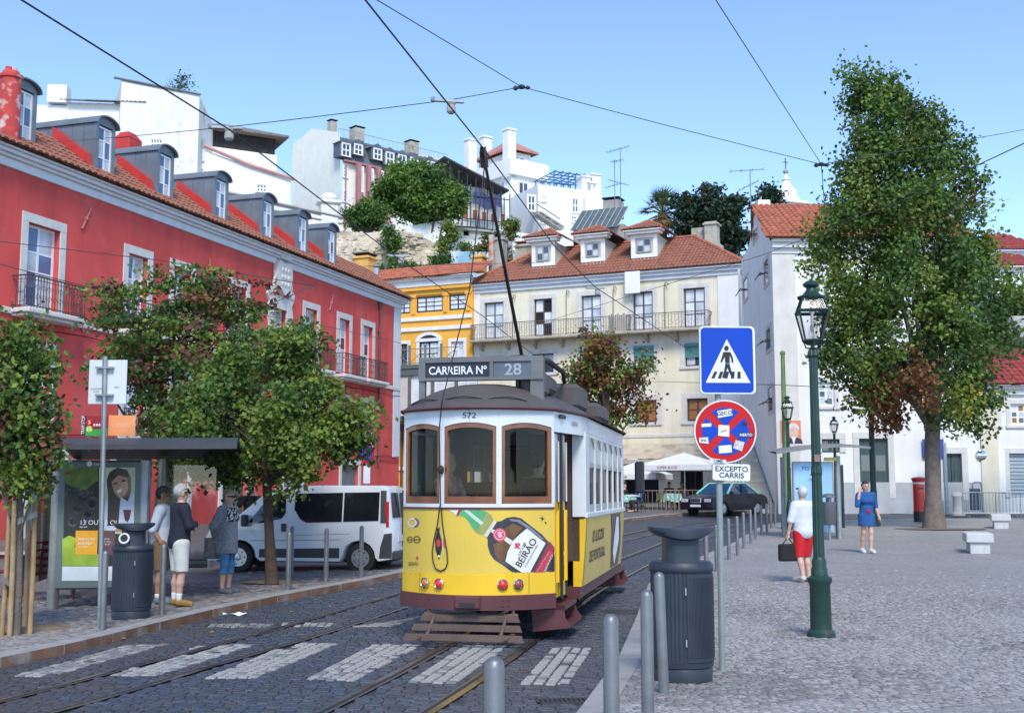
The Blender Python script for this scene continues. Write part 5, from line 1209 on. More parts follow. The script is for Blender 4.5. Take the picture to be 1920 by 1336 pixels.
# shed with dark openings
f = fac('white_shed', 838, 100, 16, 'low white shed with grey roof and dark openings below the scaffolding'); E_ = f.e; LX = f.uv(945, 440)[0]; zt_ = f.uv(890, 428)[1]
hs = [f.box(850, 431, 880, 441), f.box(908, 434, 938, 446)]; b = B(); wall(b, -1.5, LX, 14, zt_, hs, .5); b.quad((LX, 0, 14), (LX, 5, 14), (LX, 5, zt_), (LX, 0, zt_)); b.quad((-1.5, 0, 14), (-1.5, 5, 14), (-1.5, 5, zt_), (-1.5, 0, zt_)); b.obj('wall', M_whited, E_)
for h in hs: B().box(h[0], h[1], .5, .52, h[2], h[3]).obj('opening', M_dark, E_); B().box((h[0] + h[1]) / 2 - .2, (h[0] + h[1]) / 2 + .2, .02, .2, h[2], h[3]).obj('post', M_whited, E_)
b = B(); b.add([(-2.2, -.6, zt_), (LX * .5, -.6, zt_), (LX + .6, -.6, zt_ - .3), (LX + .6, 5, zt_ + .3), (LX * .3, 5, zt_ + 1.6), (-2.2, 5, zt_ + 1.2)], [(0, 1, 2, 3, 4, 5)]); b.add([(-2.2, -.6, zt_ - .2), (LX + .6, -.6, zt_ - .45), (LX + .6, -.6, zt_ - .28), (-2.2, -.6, zt_ + .02)], [(0, 1, 2, 3)]); b.obj('roof', M_conc, E_)

# retaining wall of rough stone: single stones over a backing
M_rub = mat('rubble_mortar', (.5, .44, .33), .95, .15, 1, .5, 8, streak=.15, col2=(.6, .57, .5), c2=.3, c2scale=.35)
f = fac('stone_retaining_wall', 634, 92, 8, 'rough pale stone retaining wall below the pine trees', 'wall'); E_ = f.e
def tl(px): return interp([(y, x) for x, y in ((628, 432), (700, 436), (722, 424), (760, 432), (830, 462), (880, 470))], px)
top = [(628, 432), (690, 436), (712, 432), (724, 424), (760, 434), (800, 448), (835, 460), (848, 470), (890, 474)]
pr = [f.uv(px, py) for px, py in top]; zb0 = f.uv(740, 530)[1]
b = B(); rows = []
NX = 60
for j in range(13):
    row = []
    for i in range(NX + 1):
        x = pr[0][0] + (pr[-1][0] - pr[0][0]) * i / NX
        zt_ = next(z0 + (z1 - z0) * (x - x0_) / (x1_ - x0_) for (x0_, z0), (x1_, z1) in zip(pr, pr[1:]) if x <= x1_ + 1e-6)
        z = zb0 + (zt_ - zb0) * j / 12; row.append((x, .35 * math.sin(x * 1.3 + z) * .4 + .22 * math.sin(z * 2.1 - x * .7) - (.02 * (12 - j)) + rnd.uniform(-.09, .09), z))
    rows.append(row)
rows.append([(x, 1.2, z + .1) for x, y, z in rows[-1]]); b.grid(rows); b.obj('wall_face', M_rub, E_, True, 60)
b = B(); M_rs = mat('rubble_stone', (.55, .48, .36), .95, .25, 2, .4, 12)
for k in range(520):
    i = rnd.random() ** 1.3 * NX * .995; j = rnd.uniform(.3, 11.6); r0 = rows[int(j)][int(i)]; x = r0[0] + rnd.uniform(0, .3); z = r0[2] + rnd.uniform(-.2, .3); w, h = rnd.uniform(.15, .42), rnd.uniform(.1, .26)
    b.bevbox(x - w, x + w, r0[1] - .05, r0[1] + .12, z - h, z + h, .07)
o = b.obj('stones', M_rs, E_); o['kind'] = 'stuff'
f = fac('white_parapet', 720, 96, 14, 'smooth white parapet sloping down behind the stone wall', 'wall'); E_ = f.e; q = [f.uv(px, py) for px, py in ((700, 428), (835, 465), (842, 468), (838, 412), (760, 424), (724, 420))]
b = B(); b.prism([q[0], q[1], q[2], q[3], q[4], q[5]], 0, .4); b.obj('wall', M_whiteb, E_)
f = fac('graffiti_wall', 846, 90, 4, 'pale blue painted garden wall behind the yellow house roof', 'wall'); E_ = f.e; x0_, x1_, z0, z1 = f.box(846, 472, 968, 520)
B().box(x0_, x1_, 0, .4, z0, z1).obj('wall', mat('mural_paint', (.55, .6, .62), .85, .1, .5, col2=(.2, .4, .55), c2=.35, c2scale=.45), E_)
# church lantern and far roofs on the right
pc = at(1475, 388, 100); e = empty('church_lantern', (pc.x, 100, pc.z - 3.9), R(20), 'white baroque church lantern with ball and cross above the tiled roof', 'church tower'); e.scale = (.6, .6, .6)
s_ = 22.; b = B(); b.bevbox(-1.9, 1.9, -1.9, 1.9, 0, 6.6, .05); b.bevbox(-2.3, 2.3, -2.3, 2.3, 6.6, 7.0, .1); b.obj('base', M_whiteb, e)
b = B(); b.lathe([(2.1, 7.0), (2.05, 7.4), (1.6, 7.9), (1.55, 8.5), (1.3, 9.0), (.7, 9.7), (.5, 10.4), (.7, 10.5), (.65, 10.7), (.3, 10.8), (.22, 11.4)], 8); b.obj('cap', M_whiteb, e)
b = B(); b.ball((0, 0, 11.75), .4, 10, 8); b.obj('ball', M_conc, e)
b = B(); b.box(-.05, .05, -.05, .05, 12.1, 13.8); b.box(-.4, .4, -.05, .05, 13.1, 13.2); b.obj('cross', M_iron2, e)
for nm, px0, px1, pt, pe, Y, lab, m_ in (('far_house', 1845, 1960, 440, 470, 95, 'white house with dull red roof right of the big tree', 'roof_tile_dark'), ('far_house', 1862, 1990, 478, 500, 78, 'lower white house with red roof right of the big tree', 'roof_tile_dark')):
    f = fac(nm, px0, Y, 0, lab); a_, zt_ = f.uv(px0, pe); c_, _ = f.uv(px1, pe); _, zr_ = f.uv(px0 + 40, pt, 4); B().box(a_, c_, 0, 8, 1, zt_).obj('wall', M_whiteb, f.e)
    tile_roof(f.e, (a_ - .4, -.5, zt_), (1, 0, 0), (0, 4.5, zr_ - zt_), [(0, 0), (c_ - a_ + .8, 0), (c_ - a_ - 1, 5.2), (2.5, 5.2)], MATS[m_], 'roof_tiles', .35, .5, .09)
    for k in range(3): fwin(f.e, a_ + 1 + k * 2.4, a_ + 2 + k * 2.4, zt_ - 3, zt_ - 1.2, 2, 2)
pc = at(1870, 620, 46); e = empty('kiosk_canopy', (pc.x, 46, 0), 0, 'grey pitched canopy roof at the right edge behind the big tree', 'canopy')
z1 = pc.z; b = B(); b.add([(0, -2, z1 - .3), (6, -2, z1 - .3), (6, 0, z1 + .6), (.6, 0, z1 + .6), (0, 2, z1 - .3), (6, 2, z1 - .3), (0, -2, z1 - .5), (6, -2, z1 - .5)], [(0, 1, 2, 3), (3, 2, 5, 4), (0, 3, 4), (0, 1, 7, 6)]); b.obj('roof', M_conc, e)
for x in (1.2, 5): B().tube([(x, 0, .4), (x, 0, z1)], .12, 8).obj('post', M_iron2, e)
# == TREES
M_bark = mat('bark_grey', (.16, .13, .105), .95, .25, 6, .8, 25)
M_barkd = mat('bark_brown', (.09, .06, .045), .95, .25, 6, .8, 25)
LG = [leafmat('leaf_mid', (.085, .16, .03)), leafmat('leaf_dark', (.05, .1, .026)), leafmat('leaf_light', (.16, .23, .04)), leafmat('leaf_yellow', (.28, .27, .03)), leafmat('leaf_brown', (.2, .085, .04)), leafmat('leaf_red', (.14, .055, .035))]
def leaves(b, c, n, spread, size, mi, r_, flat=1., long_=1.):
    for k in range(n):
        p = Vector((c[0] + r_.gauss(0, spread), c[1] + r_.gauss(0, spread), c[2] + r_.gauss(0, spread * flat)))
        nrm = Vector((r_.gauss(0, .6), r_.gauss(0, .6) - .35, r_.gauss(.35, .55))); nrm = nrm.normalized() if nrm.length > .01 else Vector((0, 0, 1))
        u = nrm.orthogonal().normalized(); u.rotate(Matrix.Rotation(r_.uniform(0, 6.28), 3, nrm)); v = nrm.cross(u); s_ = size * r_.uniform(.65, 1.25); h = s_ * .5
        b.add([p - u * h * long_, p + v * h * .75 + nrm * h * .18, p + u * h * long_, p - v * h * .75 + nrm * h * .18], [(0, 1, 2, 3)], mi)
def profile_tree(name, label, base, Y, prof, ncl, per, size, spread, pal, trunk, mats=None, seed=1, dfac=.75, flat=.8, group=None, cat='tree', bark=None, shell=.45, long_=1., limbs=14, cn=6, cs=1.05, up_=1.):
    """prof: crown outline as (py, px_left, px_right) seen from the camera, given real depth"""
    r_ = random.Random(seed); mats = mats or LG
    e = empty(name, base, 0, label, cat, group); b = B(); base = Vector(base)
    ws = [(q[2] - q[1]) for q in prof]; seg = []
    for (y0, a, c), (y1, d, f) in zip(prof, prof[1:]): seg.append((y1 - y0) * ((c - a) + (f - d)) / 2)
    tot = sum(seg); cl = []
    cen = []
    for k in range(max(4, int(ncl / cn))):
        t = r_.random() * tot; i = 0
        while t > seg[i] and i < len(seg) - 1: t -= seg[i]; i += 1
        q = r_.random(); (y0, a, c), (y1, d, f) = prof[i], prof[i + 1]; py = y0 + (y1 - y0) * q; l, rr = a + (d - a) * q, c + (f - c) * q
        th = r_.uniform(0, 6.283); rad = shell + (1 - shell) * math.sqrt(r_.random()) if r_.random() < .8 else r_.random() ** .5 * .7
        px = (l + rr) / 2 + (rr - l) / 2 * rad * math.cos(th); hw = (rr - l) / 2 * Y / F
        dy = hw * dfac * rad * math.sin(th); p = at(px, py, Y); p = Vector((p.x * (Y + dy) / Y, Y + dy, CH + (p.z - CH) * (Y + dy) / Y))
        cen.append((p, px, py))
    for k in range(ncl):
        p, px, py = cen[k % len(cen)]; sc_ = spread * cs; p = p + Vector((r_.gauss(0, sc_), r_.gauss(0, sc_), r_.gauss(0, sc_ * up_)))
        cl.append(p - base); m_ = pal(px, py, r_)
        leaves(b, cl[-1], per, spread * r_.uniform(.7, 1.3), size, m_, r_, flat, long_)
    b.obj('crown', mats, e)
    tp = [Vector(q) - base if not isinstance(q, Vector) else q - base for q in trunk[0]]; tr = B(); tr.tube(tp, trunk[1], 10); tr.obj('trunk', bark or M_bark, e, True)
    if limbs:
        lb = B(); 
        for k in range(limbs):
            tgt = r_.choice(cl); t = r_.uniform(.35, 1); i = min(len(tp) - 2, int(t * (len(tp) - 1))); q = t * (len(tp) - 1) - i; s0 = tp[i].lerp(tp[i + 1], q)
            if tgt.z < s0.z: s0 = tp[0].lerp(tp[-1], .3); 
            mid = s0.lerp(tgt, .5) + Vector((r_.gauss(0, .15), r_.gauss(0, .15), r_.uniform(0, .3) * (tgt - s0).length * .4)); R0 = trunk[1][i] * .45 if isinstance(trunk[1], list) else trunk[1] * .4
            lb.tube([s0, mid, tgt], [R0, R0 * .55, R0 * .15], 5)
        lb.obj('branches', bark or M_bark, e, True)
    return e
def choose(*w):
    def f(px, py, r_):
        t = r_.random() * sum(w)
        for i, q in enumerate(w):
            t -= q
            if t <= 0: return i
        return 0
    return f
# big tree on the plaza
bs = gnd(1752, 990, PLZ)
def pal_big(px, py, r_):
    if 1640 < px < 1762 and 672 < py < 800 and abs(px - 1712 + (py - 735) * .25) < 52: return 4 if r_.random() < .85 else 0
    if 1735 < px < 1800 and 690 < py < 800 and r_.random() < .45: return 3 if r_.random() < .5 else 2
    if px < 1640 and py > 450 and r_.random() < .4: return 2
    return choose(5, 3, 2.4, .12, .05)(px, py, r_)
T = lambda px, py: at(px, py, bs.y)
profile_tree('plane_tree', 'tall leafy green tree with a brown withered patch on the plaza', bs, bs.y,
    [(118, 1635, 1650), (155, 1612, 1672), (205, 1592, 1712), (260, 1584, 1765), (320, 1570, 1825), (390, 1555, 1845), (460, 1532, 1868), (540, 1532, 1885), (620, 1545, 1900), (690, 1552, 1895), (735, 1585, 1880), (770, 1650, 1850), (795, 1690, 1790)],
    900, 68, .16, .26, pal_big, ([bs, T(1750, 930), T(1748, 830), T(1752, 700), T(1728, 560), T(1690, 420), T(1655, 220)], [.4, .26, .25, .22, .17, .1, .03]), seed=3, limbs=46, shell=.55, cn=5, cs=1.0, up_=1.3)
# trees on the left pavement
bs = gnd(510, 1094, WLK)
profile_tree('street_tree', 'round green street tree between the waiting woman and the van', bs, bs.y,
    [(632, 530, 560), (665, 455, 590), (700, 395, 625), (745, 335, 655), (790, 300, 672), (835, 295, 682), (865, 330, 680), (888, 410, 640)],
    360, 62, .1, .155, lambda px, py, r_: 3 if r_.random() < .04 else choose(5, 2.4, 4.2)(px, py, r_), ([bs, at(505, 1000, bs.y), at(500, 900, bs.y), at(495, 820, bs.y), at(490, 720, bs.y)], [.12, .085, .08, .055, .02]), seed=5, bark=M_barkd, limbs=22)
bs = Vector((-7.3, 24.5, rz(-7.3, 24.5) + WLK))
profile_tree('street_tree', 'reddish brown autumn street tree behind the bus shelter', bs, bs.y,
    [(520, 335, 375), (545, 180, 425), (585, 185, 495), (625, 205, 540), (665, 165, 545), (705, 165, 520), (750, 240, 470), (800, 260, 430), (835, 290, 400)],
    270, 50, .115, .22, lambda px, py, r_: choose(3.2, 2.8, 1.4, .12, .9, 2)(px, py, r_), ([bs, at(300, 950, 24.5), at(315, 820, 24.5), at(340, 690, 24.5), at(350, 560, 24.5)], [.14, .12, .1, .07, .02]), seed=9, bark=M_barkd, limbs=34, flat=.35)
bs = gnd(27, 1190, WLK)
ltree = profile_tree('young_tree', 'young staked tree with red tinged leaves at the left edge', bs, bs.y,
    [(640, 10, 50), (670, -20, 75), (710, -50, 95), (760, -70, 100), (820, -80, 105), (870, -60, 95), (900, -40, 80), (918, 10, 55)],
    190, 42, .085, .125, lambda px, py, r_: 4 if (py > 780 and px < 20 and r_.random() < .35) else choose(6, 1.5, 3.5, .25, .2, .5)(px, py, r_), ([bs, at(33, 1080, bs.y), at(36, 960, bs.y), at(28, 820, bs.y), at(30, 680, bs.y)], [.075, .06, .05, .035, .012]), seed=12, limbs=18)
bs = Vector((3.6, 45, rz(3.6, 45) + WLK))
profile_tree('street_tree', 'brown and olive autumn tree behind the tram in front of the cream house', bs, 45,
    [(632, 1120, 1180), (658, 1078, 1198), (700, 1058, 1216), (750, 1062, 1212), (790, 1088, 1198), (822, 1110, 1170)],
    170, 40, .16, .24, lambda px, py, r_: choose(1.2, 1.3, 1.8, .9, 4.2, .8)(px, py, r_), ([bs, at(1135, 850, 45), at(1135, 760, 45), at(1140, 680, 45)], [.2, .16, .12, .03]), seed=14, bark=M_barkd, limbs=26)
# hill vegetation
NP = [leafmat('pine_green', (.085, .18, .03)), leafmat('pine_dark', (.045, .1, .025)), leafmat('pine_light', (.15, .25, .04))]
bs = at(792, 430, 98); bs.z = hz(bs.x, 98) - 2
profile_tree('stone_pine', 'broad umbrella crowned stone pine on top of the stone wall', bs, 98,
    [(322, 752, 828), (334, 724, 850), (352, 710, 864), (374, 711, 866), (390, 730, 850), (402, 762, 822), (410, 780, 802)], 420, 60, .26, .4, choose(4, 2, 2.4), ([bs, at(792, 440, 98), at(790, 405, 98), at(790, 360, 98)], [.7, .6, .5, .2]), NP, seed=21, long_=1.6, shell=.6, limbs=20, bark=M_barkd, cn=8, cs=.7)
bs = at(690, 430, 96); bs.z -= 2
profile_tree('round_bush', 'rounded dark green bush left of the stone pine', bs, 96, [(384, 680, 712), (392, 662, 728), (404, 650, 734), (416, 655, 730), (424, 675, 715)], 130, 60, .22, .32, choose(3, 3, .8), ([bs, at(690, 425, 96), at(690, 400, 96)], [.3, .25, .1]), NP, seed=22, cat='bush', shell=.6, limbs=8, cs=.5)
CD = [leafmat('cedar_dark', (.022, .05, .028)), leafmat('cedar_mid', (.035, .07, .035)), leafmat('cedar_black', (.012, .028, .018))]
bs = at(1340, 520, 92); bs.z = 2
profile_tree('cedar_tree', 'dark spreading cedar behind the cream house chimney', bs, 92, [(345, 1300, 1328), (360, 1288, 1350), (372, 1280, 1388), (395, 1276, 1380), (420, 1282, 1376), (455, 1284, 1396), (490, 1296, 1398), (520, 1310, 1398)], 420, 48, .3, .45, choose(3, 2.2, 2), ([bs, at(1338, 480, 92), at(1330, 400, 92), at(1318, 352, 92)], [.6, .5, .3, .1]), CD, seed=23, flat=.4, long_=1.5, shell=.5, limbs=20, bark=M_barkd, cs=.6)
bs = at(1440, 395, 98); bs.z -= 4
profile_tree('cypress_tree', 'small dark cypress tip beside the church lantern', bs, 98, [(358, 1436, 1442), (370, 1430, 1451), (392, 1428, 1453)], 40, 40, .35, .4, choose(3, 2, 2), ([bs, at(1440, 390, 98), at(1440, 365, 98)], [.2, .15, .05]), CD, seed=24, limbs=4, cs=.3)
bs = at(1900, 700, 60); bs.z = 1
profile_tree('far_tree', 'dark green tree at the right edge behind the big plaza tree', bs, 60, [(540, 1890, 1935), (580, 1872, 1950), (640, 1868, 1950), (690, 1885, 1950), (712, 1900, 1940)], 120, 46, .25, .5, choose(3, 4, 1), ([bs, at(1905, 720, 60), at(1905, 600, 60)], [.25, .2, .08]), seed=25, limbs=10)
for i, (lab, Y, pr, m_, w) in enumerate((('green creeper hanging down the stone wall in the middle', 91.2, [(424, 722, 738), (445, 718, 746), (470, 724, 746), (478, 728, 742)], NP, (2, 3, 1)),
        ('olive creeper bank over the stone wall right of the white parapet', 91, [(424, 830, 852), (440, 822, 872), (462, 818, 890), (485, 838, 900)], LG, (3, 1, 4, .6)),
        ('brownish creeper mass left of the cream house dormers', 90, [(420, 945, 970), (438, 936, 988), (465, 930, 985), (492, 945, 975)], LG, (2, 2, 1, 0, 1.4, .6)),
        ('rusty creeper patch above the painted garden wall', 90.6, [(440, 890, 925), (456, 885, 940), (475, 890, 938)], LG, (2, 1.5, 1, 0, 1.6, .8)),
        ('green shrubs at the foot of the stone wall', 90.5, [(486, 722, 755), (498, 708, 780), (512, 700, 800)], NP, (3, 2, 1)),
        ('low green shrubs above the yellow house roof', 90.2, [(486, 800, 838), (500, 790, 850), (512, 790, 850)], NP, (2, 3, .6)))):
    b0 = at((pr[-1][1] + pr[-1][2]) / 2, pr[-1][0], Y)
    profile_tree('creeper' if 'creeper' in lab else 'shrubs', lab, b0, Y, pr, 44, 36, .24, .25, choose(*w), ([b0, b0 + Vector((0, 0, .8))], [.08, .05]), m_, seed=30 + i, cat='creeper' if 'creeper' in lab else 'shrub', dfac=.25, shell=.1, limbs=3, cs=.4)
b0 = at(337, 178, 97); profile_tree('roof_shrub', 'small wild shrub growing on the blank white block', b0, 97, [(143, 332, 340), (155, 325, 350), (170, 328, 346), (176, 334, 340)], 26, 14, .22, .3, choose(1, 3), ([b0, b0 + Vector((.1, 0, .9))], [.06, .02]), NP, seed=41, cat='shrub', limbs=8)
# fan palm
pb = at(1242, 420, 94); e = empty('fan_palm', (pb.x, 94, hz(pb.x, 94) - 1), 0, 'fan palm with a skirt of dead fronds beside the cedar', 'palm tree'); zc_ = pb.z - e.location.z + .9; r_ = random.Random(4)
b = B(); b.tube([(0, 0, 0), (.1, 0, zc_ * .6), (0, 0, zc_)], [.5, .4, .35], 8); b.obj('trunk', M_barkd, e)
def frond(b, el, az, L_, mi):
    d = Vector((math.cos(az) * math.cos(el), math.sin(az) * math.cos(el), math.sin(el))); c = Vector((0, 0, zc_)); tip = c + d * L_ * .55
    b.tube([c, tip], .03, 3, True)
    s_ = d.cross(Vector((0, 0, 1))).normalized(); u = s_.cross(d)
    for k in range(9):
        a = (k - 4) * .3; q = (d * math.cos(a) + s_ * math.sin(a)) * L_ * .5; w = s_ * math.cos(a) * .07 - d * math.sin(a) * .07
        b.add([tip - w, tip + w, tip + q - Vector((0, 0, .18 * L_ * .5))], [(0, 1, 2)], mi)
PF = [leafmat('palm_green', (.09, .14, .06)), leafmat('palm_dead', (.26, .2, .1))]
b = B()
for k in range(46): frond(b, r_.uniform(-.1, 1.4), r_.uniform(0, 6.28), r_.uniform(2.0, 2.7), 0)
b.obj('crown', PF, e); b = B(); b.cm = 1
for k in range(40): frond(b, r_.uniform(-1.3, -.3), r_.uniform(0, 6.28), r_.uniform(1.6, 2.4), 1)
b.obj('dead_fronds', PF, e)
# stakes round the young tree
M_stake = mat('stake_wood', (.36, .24, .12), .8, .25, 5, .3, 30); M_strap = mat('strap_grey', (.25, .24, .22), .8, .15)
st_e = empty('tree_stakes', gnd(27, 1188, WLK), 0, 'round wooden stakes with grey straps round the young tree', 'tree stakes'); o_ = st_e.location
for bt, tp, dy in (((4, 1176), (19, 938), -.15), ((18, 1187), (27, 938), -.25), ((56, 1186), (66, 938), -.05), ((48, 1150), (53, 945), .6)):
    p, q = at(bt[0], bt[1], o_.y + dy), at(tp[0], tp[1], o_.y + dy); p.z = rz(p.x, p.y) + WLK - .05
    b = B(); b.tube([p - o_, (p + q) / 2 - o_ + Vector((.008, 0, 0)), q - o_], [.031, .03, .028], 9); b.obj('stake', M_stake, st_e, True)
for pts in (((16, 955), (24, 968), (36, 973)), ((33, 978), (50, 970), (70, 963)), ((4, 1085), (20, 1095), (38, 1106))):
    b = B(); P = [at(px, py, o_.y - .26 + .08 * i) - o_ for i, (px, py) in enumerate(pts)]
    b.grid([[p + Vector((0, 0, dz)) for p in P] for dz in (-.035, .035)]); b.grid([[p + Vector((0, .006, dz)) for p in P] for dz in (-.035, .035)]); b.obj('strap', M_strap, st_e)
# == THE TRAM
TA = R(-10.9); TO = Vector((-.47, 12.9, 0))
tram = empty('tram', TO, TA, 'yellow and white vintage tram number 572 with a bottle advertisement, on its rails', 'tram')
M_ty = mat('tram_yellow', (.82, .5, .015), .35, .07, 2, coat=.3, col2=(.72, .4, .03), c2=.2, c2scale=1.3, sharp=.3, streak=.14)
M_tya = mat('tram_ad_yellow', (.7, .48, .06), .38, .06, 1.5, coat=.2, streak=.08)
M_tw = mat('tram_white', (.66, .68, .7), .38, .05, 3, coat=.2, streak=.1)
M_tm = mat('tram_maroon', (.105, .03, .033), .5, .15, 4, .1, 40)
M_troof = mat('tram_roof', (.08, .07, .066), .6, .15, 2, .12, 30, col2=(.115, .088, .075), c2=.35, c2scale=1.2, sharp=.3)
M_tgrey = mat('tram_sign_frame', (.15, .155, .155), .65, .15, 4, .1, 40, streak=.2)
M_twood = mat('tram_varnish', (.2, .066, .022), .35, .25, 5, coat=.4)
M_tdark = mat('tram_underframe', (.03, .026, .026), .85, .2)
M_rustb = mat('tram_fender', (.12, .075, .06), .75, .2, 4, .15, 40)
M_glass = glassmat('tram_glass', (.88, .92, .94), .15, .02, .3)
M_chrome = mat('chrome', (.6, .6, .6), .15, 0, metal=1.)
HW, SAG = .87, .45
fyy = lambda x: SAG * (abs(x) / HW) ** 2.1
def fpt(x, z, off=0.):
    g = 2.1 * SAG / HW * (abs(x) / HW) ** 1.1 * (1 if x > 0 else -1); n = Vector((g, -1, 0)).normalized()
    return Vector((x, fyy(x), z)) + n * off
TM = Matrix.Translation(TO) @ Matrix.Rotation(TA, 4, 'Z'); TI = TM.inverted()
def fpx(px, py):
    """photo pixel on the bowed end of the tram -> (x, z)"""
    o = TI @ Vector((0, 0, CH)); d = TI.to_3x3() @ Vector(ray(px, py)); t = 12.5
    for k in range(30):
        p = o + d * t; y = fyy(max(-HW, min(HW, p.x))); t += (y - p.y) / d.y * .8
    p = o + d * t; return p.x, p.z
def fstrip(b, x0, x1, z0, z1, off=0., n=None, thick=None):
    n = n or max(2, int((x1 - x0) / .06)); xs = [x0 + (x1 - x0) * i / n for i in range(n + 1)]
    z0 = z0 if callable(z0) else (lambda x, v=z0: v); z1 = z1 if callable(z1) else (lambda x, v=z1: v)
    b.grid([[fpt(x, z0(x), off) for x in xs], [fpt(x, z1(x), off) for x in xs]])
    if thick:
        b.grid([[fpt(x, z0(x), off - thick) for x in xs], [fpt(x, z1(x), off - thick) for x in xs]])
        b.grid([[fpt(x, z1(x), off) for x in xs], [fpt(x, z1(x), off - thick) for x in xs]]); b.grid([[fpt(x, z0(x), off) for x in xs], [fpt(x, z0(x), off - thick) for x in xs]])
        for x in (x0, x1): b.quad(fpt(x, z0(x), off), fpt(x, z1(x), off), fpt(x, z1(x), off - thick), fpt(x, z0(x), off - thick))
FR = Matrix(((-1, 0, 0, 0), (0, -1, 0, 7.95), (0, 0, 1, 0), (0, 0, 0, 1)))      # turns an end piece to the far end
def both(fn, name, m, smooth=False):
    for k in (0, 1):
        b = B(); fn(b)
        if k: b.v = [FR @ Vector(p) for p in b.v]
        b.obj(name, m, tram, smooth)
both(lambda b: fstrip(b, -HW, HW, .36, .52, .03, thick=.1), 'bumper', M_tm)
both(lambda b: fstrip(b, -HW, HW, .52, .745, .004, thick=.05), 'lower_panel', M_ty)
both(lambda b: fstrip(b, -HW, HW, .745, 1.44, 0, thick=.05), 'dash_panel', M_tya)
both(lambda b: fstrip(b, -HW, HW, 1.44, 1.462, .012, thick=.06), 'belt_line', M_tm)
WX = [(-.85, -.35), (-.295, .295), (.35, .85)]
def arch(x0, x1, z, r): m, w = (x0 + x1) / 2, (x1 - x0) / 2; return lambda x: z - r * ((x - m) / w) ** 2
def white(b):
    fstrip(b, -HW, HW, 1.462, 1.5, 0, thick=.06)
    for x0, x1 in ((-HW, -.85), (-.35, -.295), (.295, .35), (.85, HW)): fstrip(b, x0, x1, 1.5, 2.53, 0, 2, thick=.06)
    for x0, x1 in WX: fstrip(b, x0, x1, arch(x0, x1, 2.39, .045), 2.53, 0, thick=.06)
both(white, 'end_frame', M_tw)
for k in (0, 1):
    for x0, x1 in WX:
        b = B(); w = .036
        fstrip(b, x0, x0 + w, 1.5, arch(x0, x1, 2.39, .045), -.01, 2, thick=.05); fstrip(b, x1 - w, x1, 1.5, arch(x0, x1, 2.39, .045), -.01, 2, thick=.05)
        fstrip(b, x0 + w, x1 - w, 1.5, 1.58, -.01, thick=.05); a = arch(x0, x1, 2.39, .045); fstrip(b, x0 + w, x1 - w, lambda x: a(x) - .055, a, -.01, thick=.05)
        if k: b.v = [FR @ Vector(p) for p in b.v]
        wo = b.obj('end_window', M_twood, tram)
        g = B(); fstrip(g, x0 + w, x1 - w, 1.58, lambda x: a(x) - .055, -.035)
        if k: g.v = [FR @ Vector(p) for p in g.v]
        g.obj('pane', M_glass, wo)
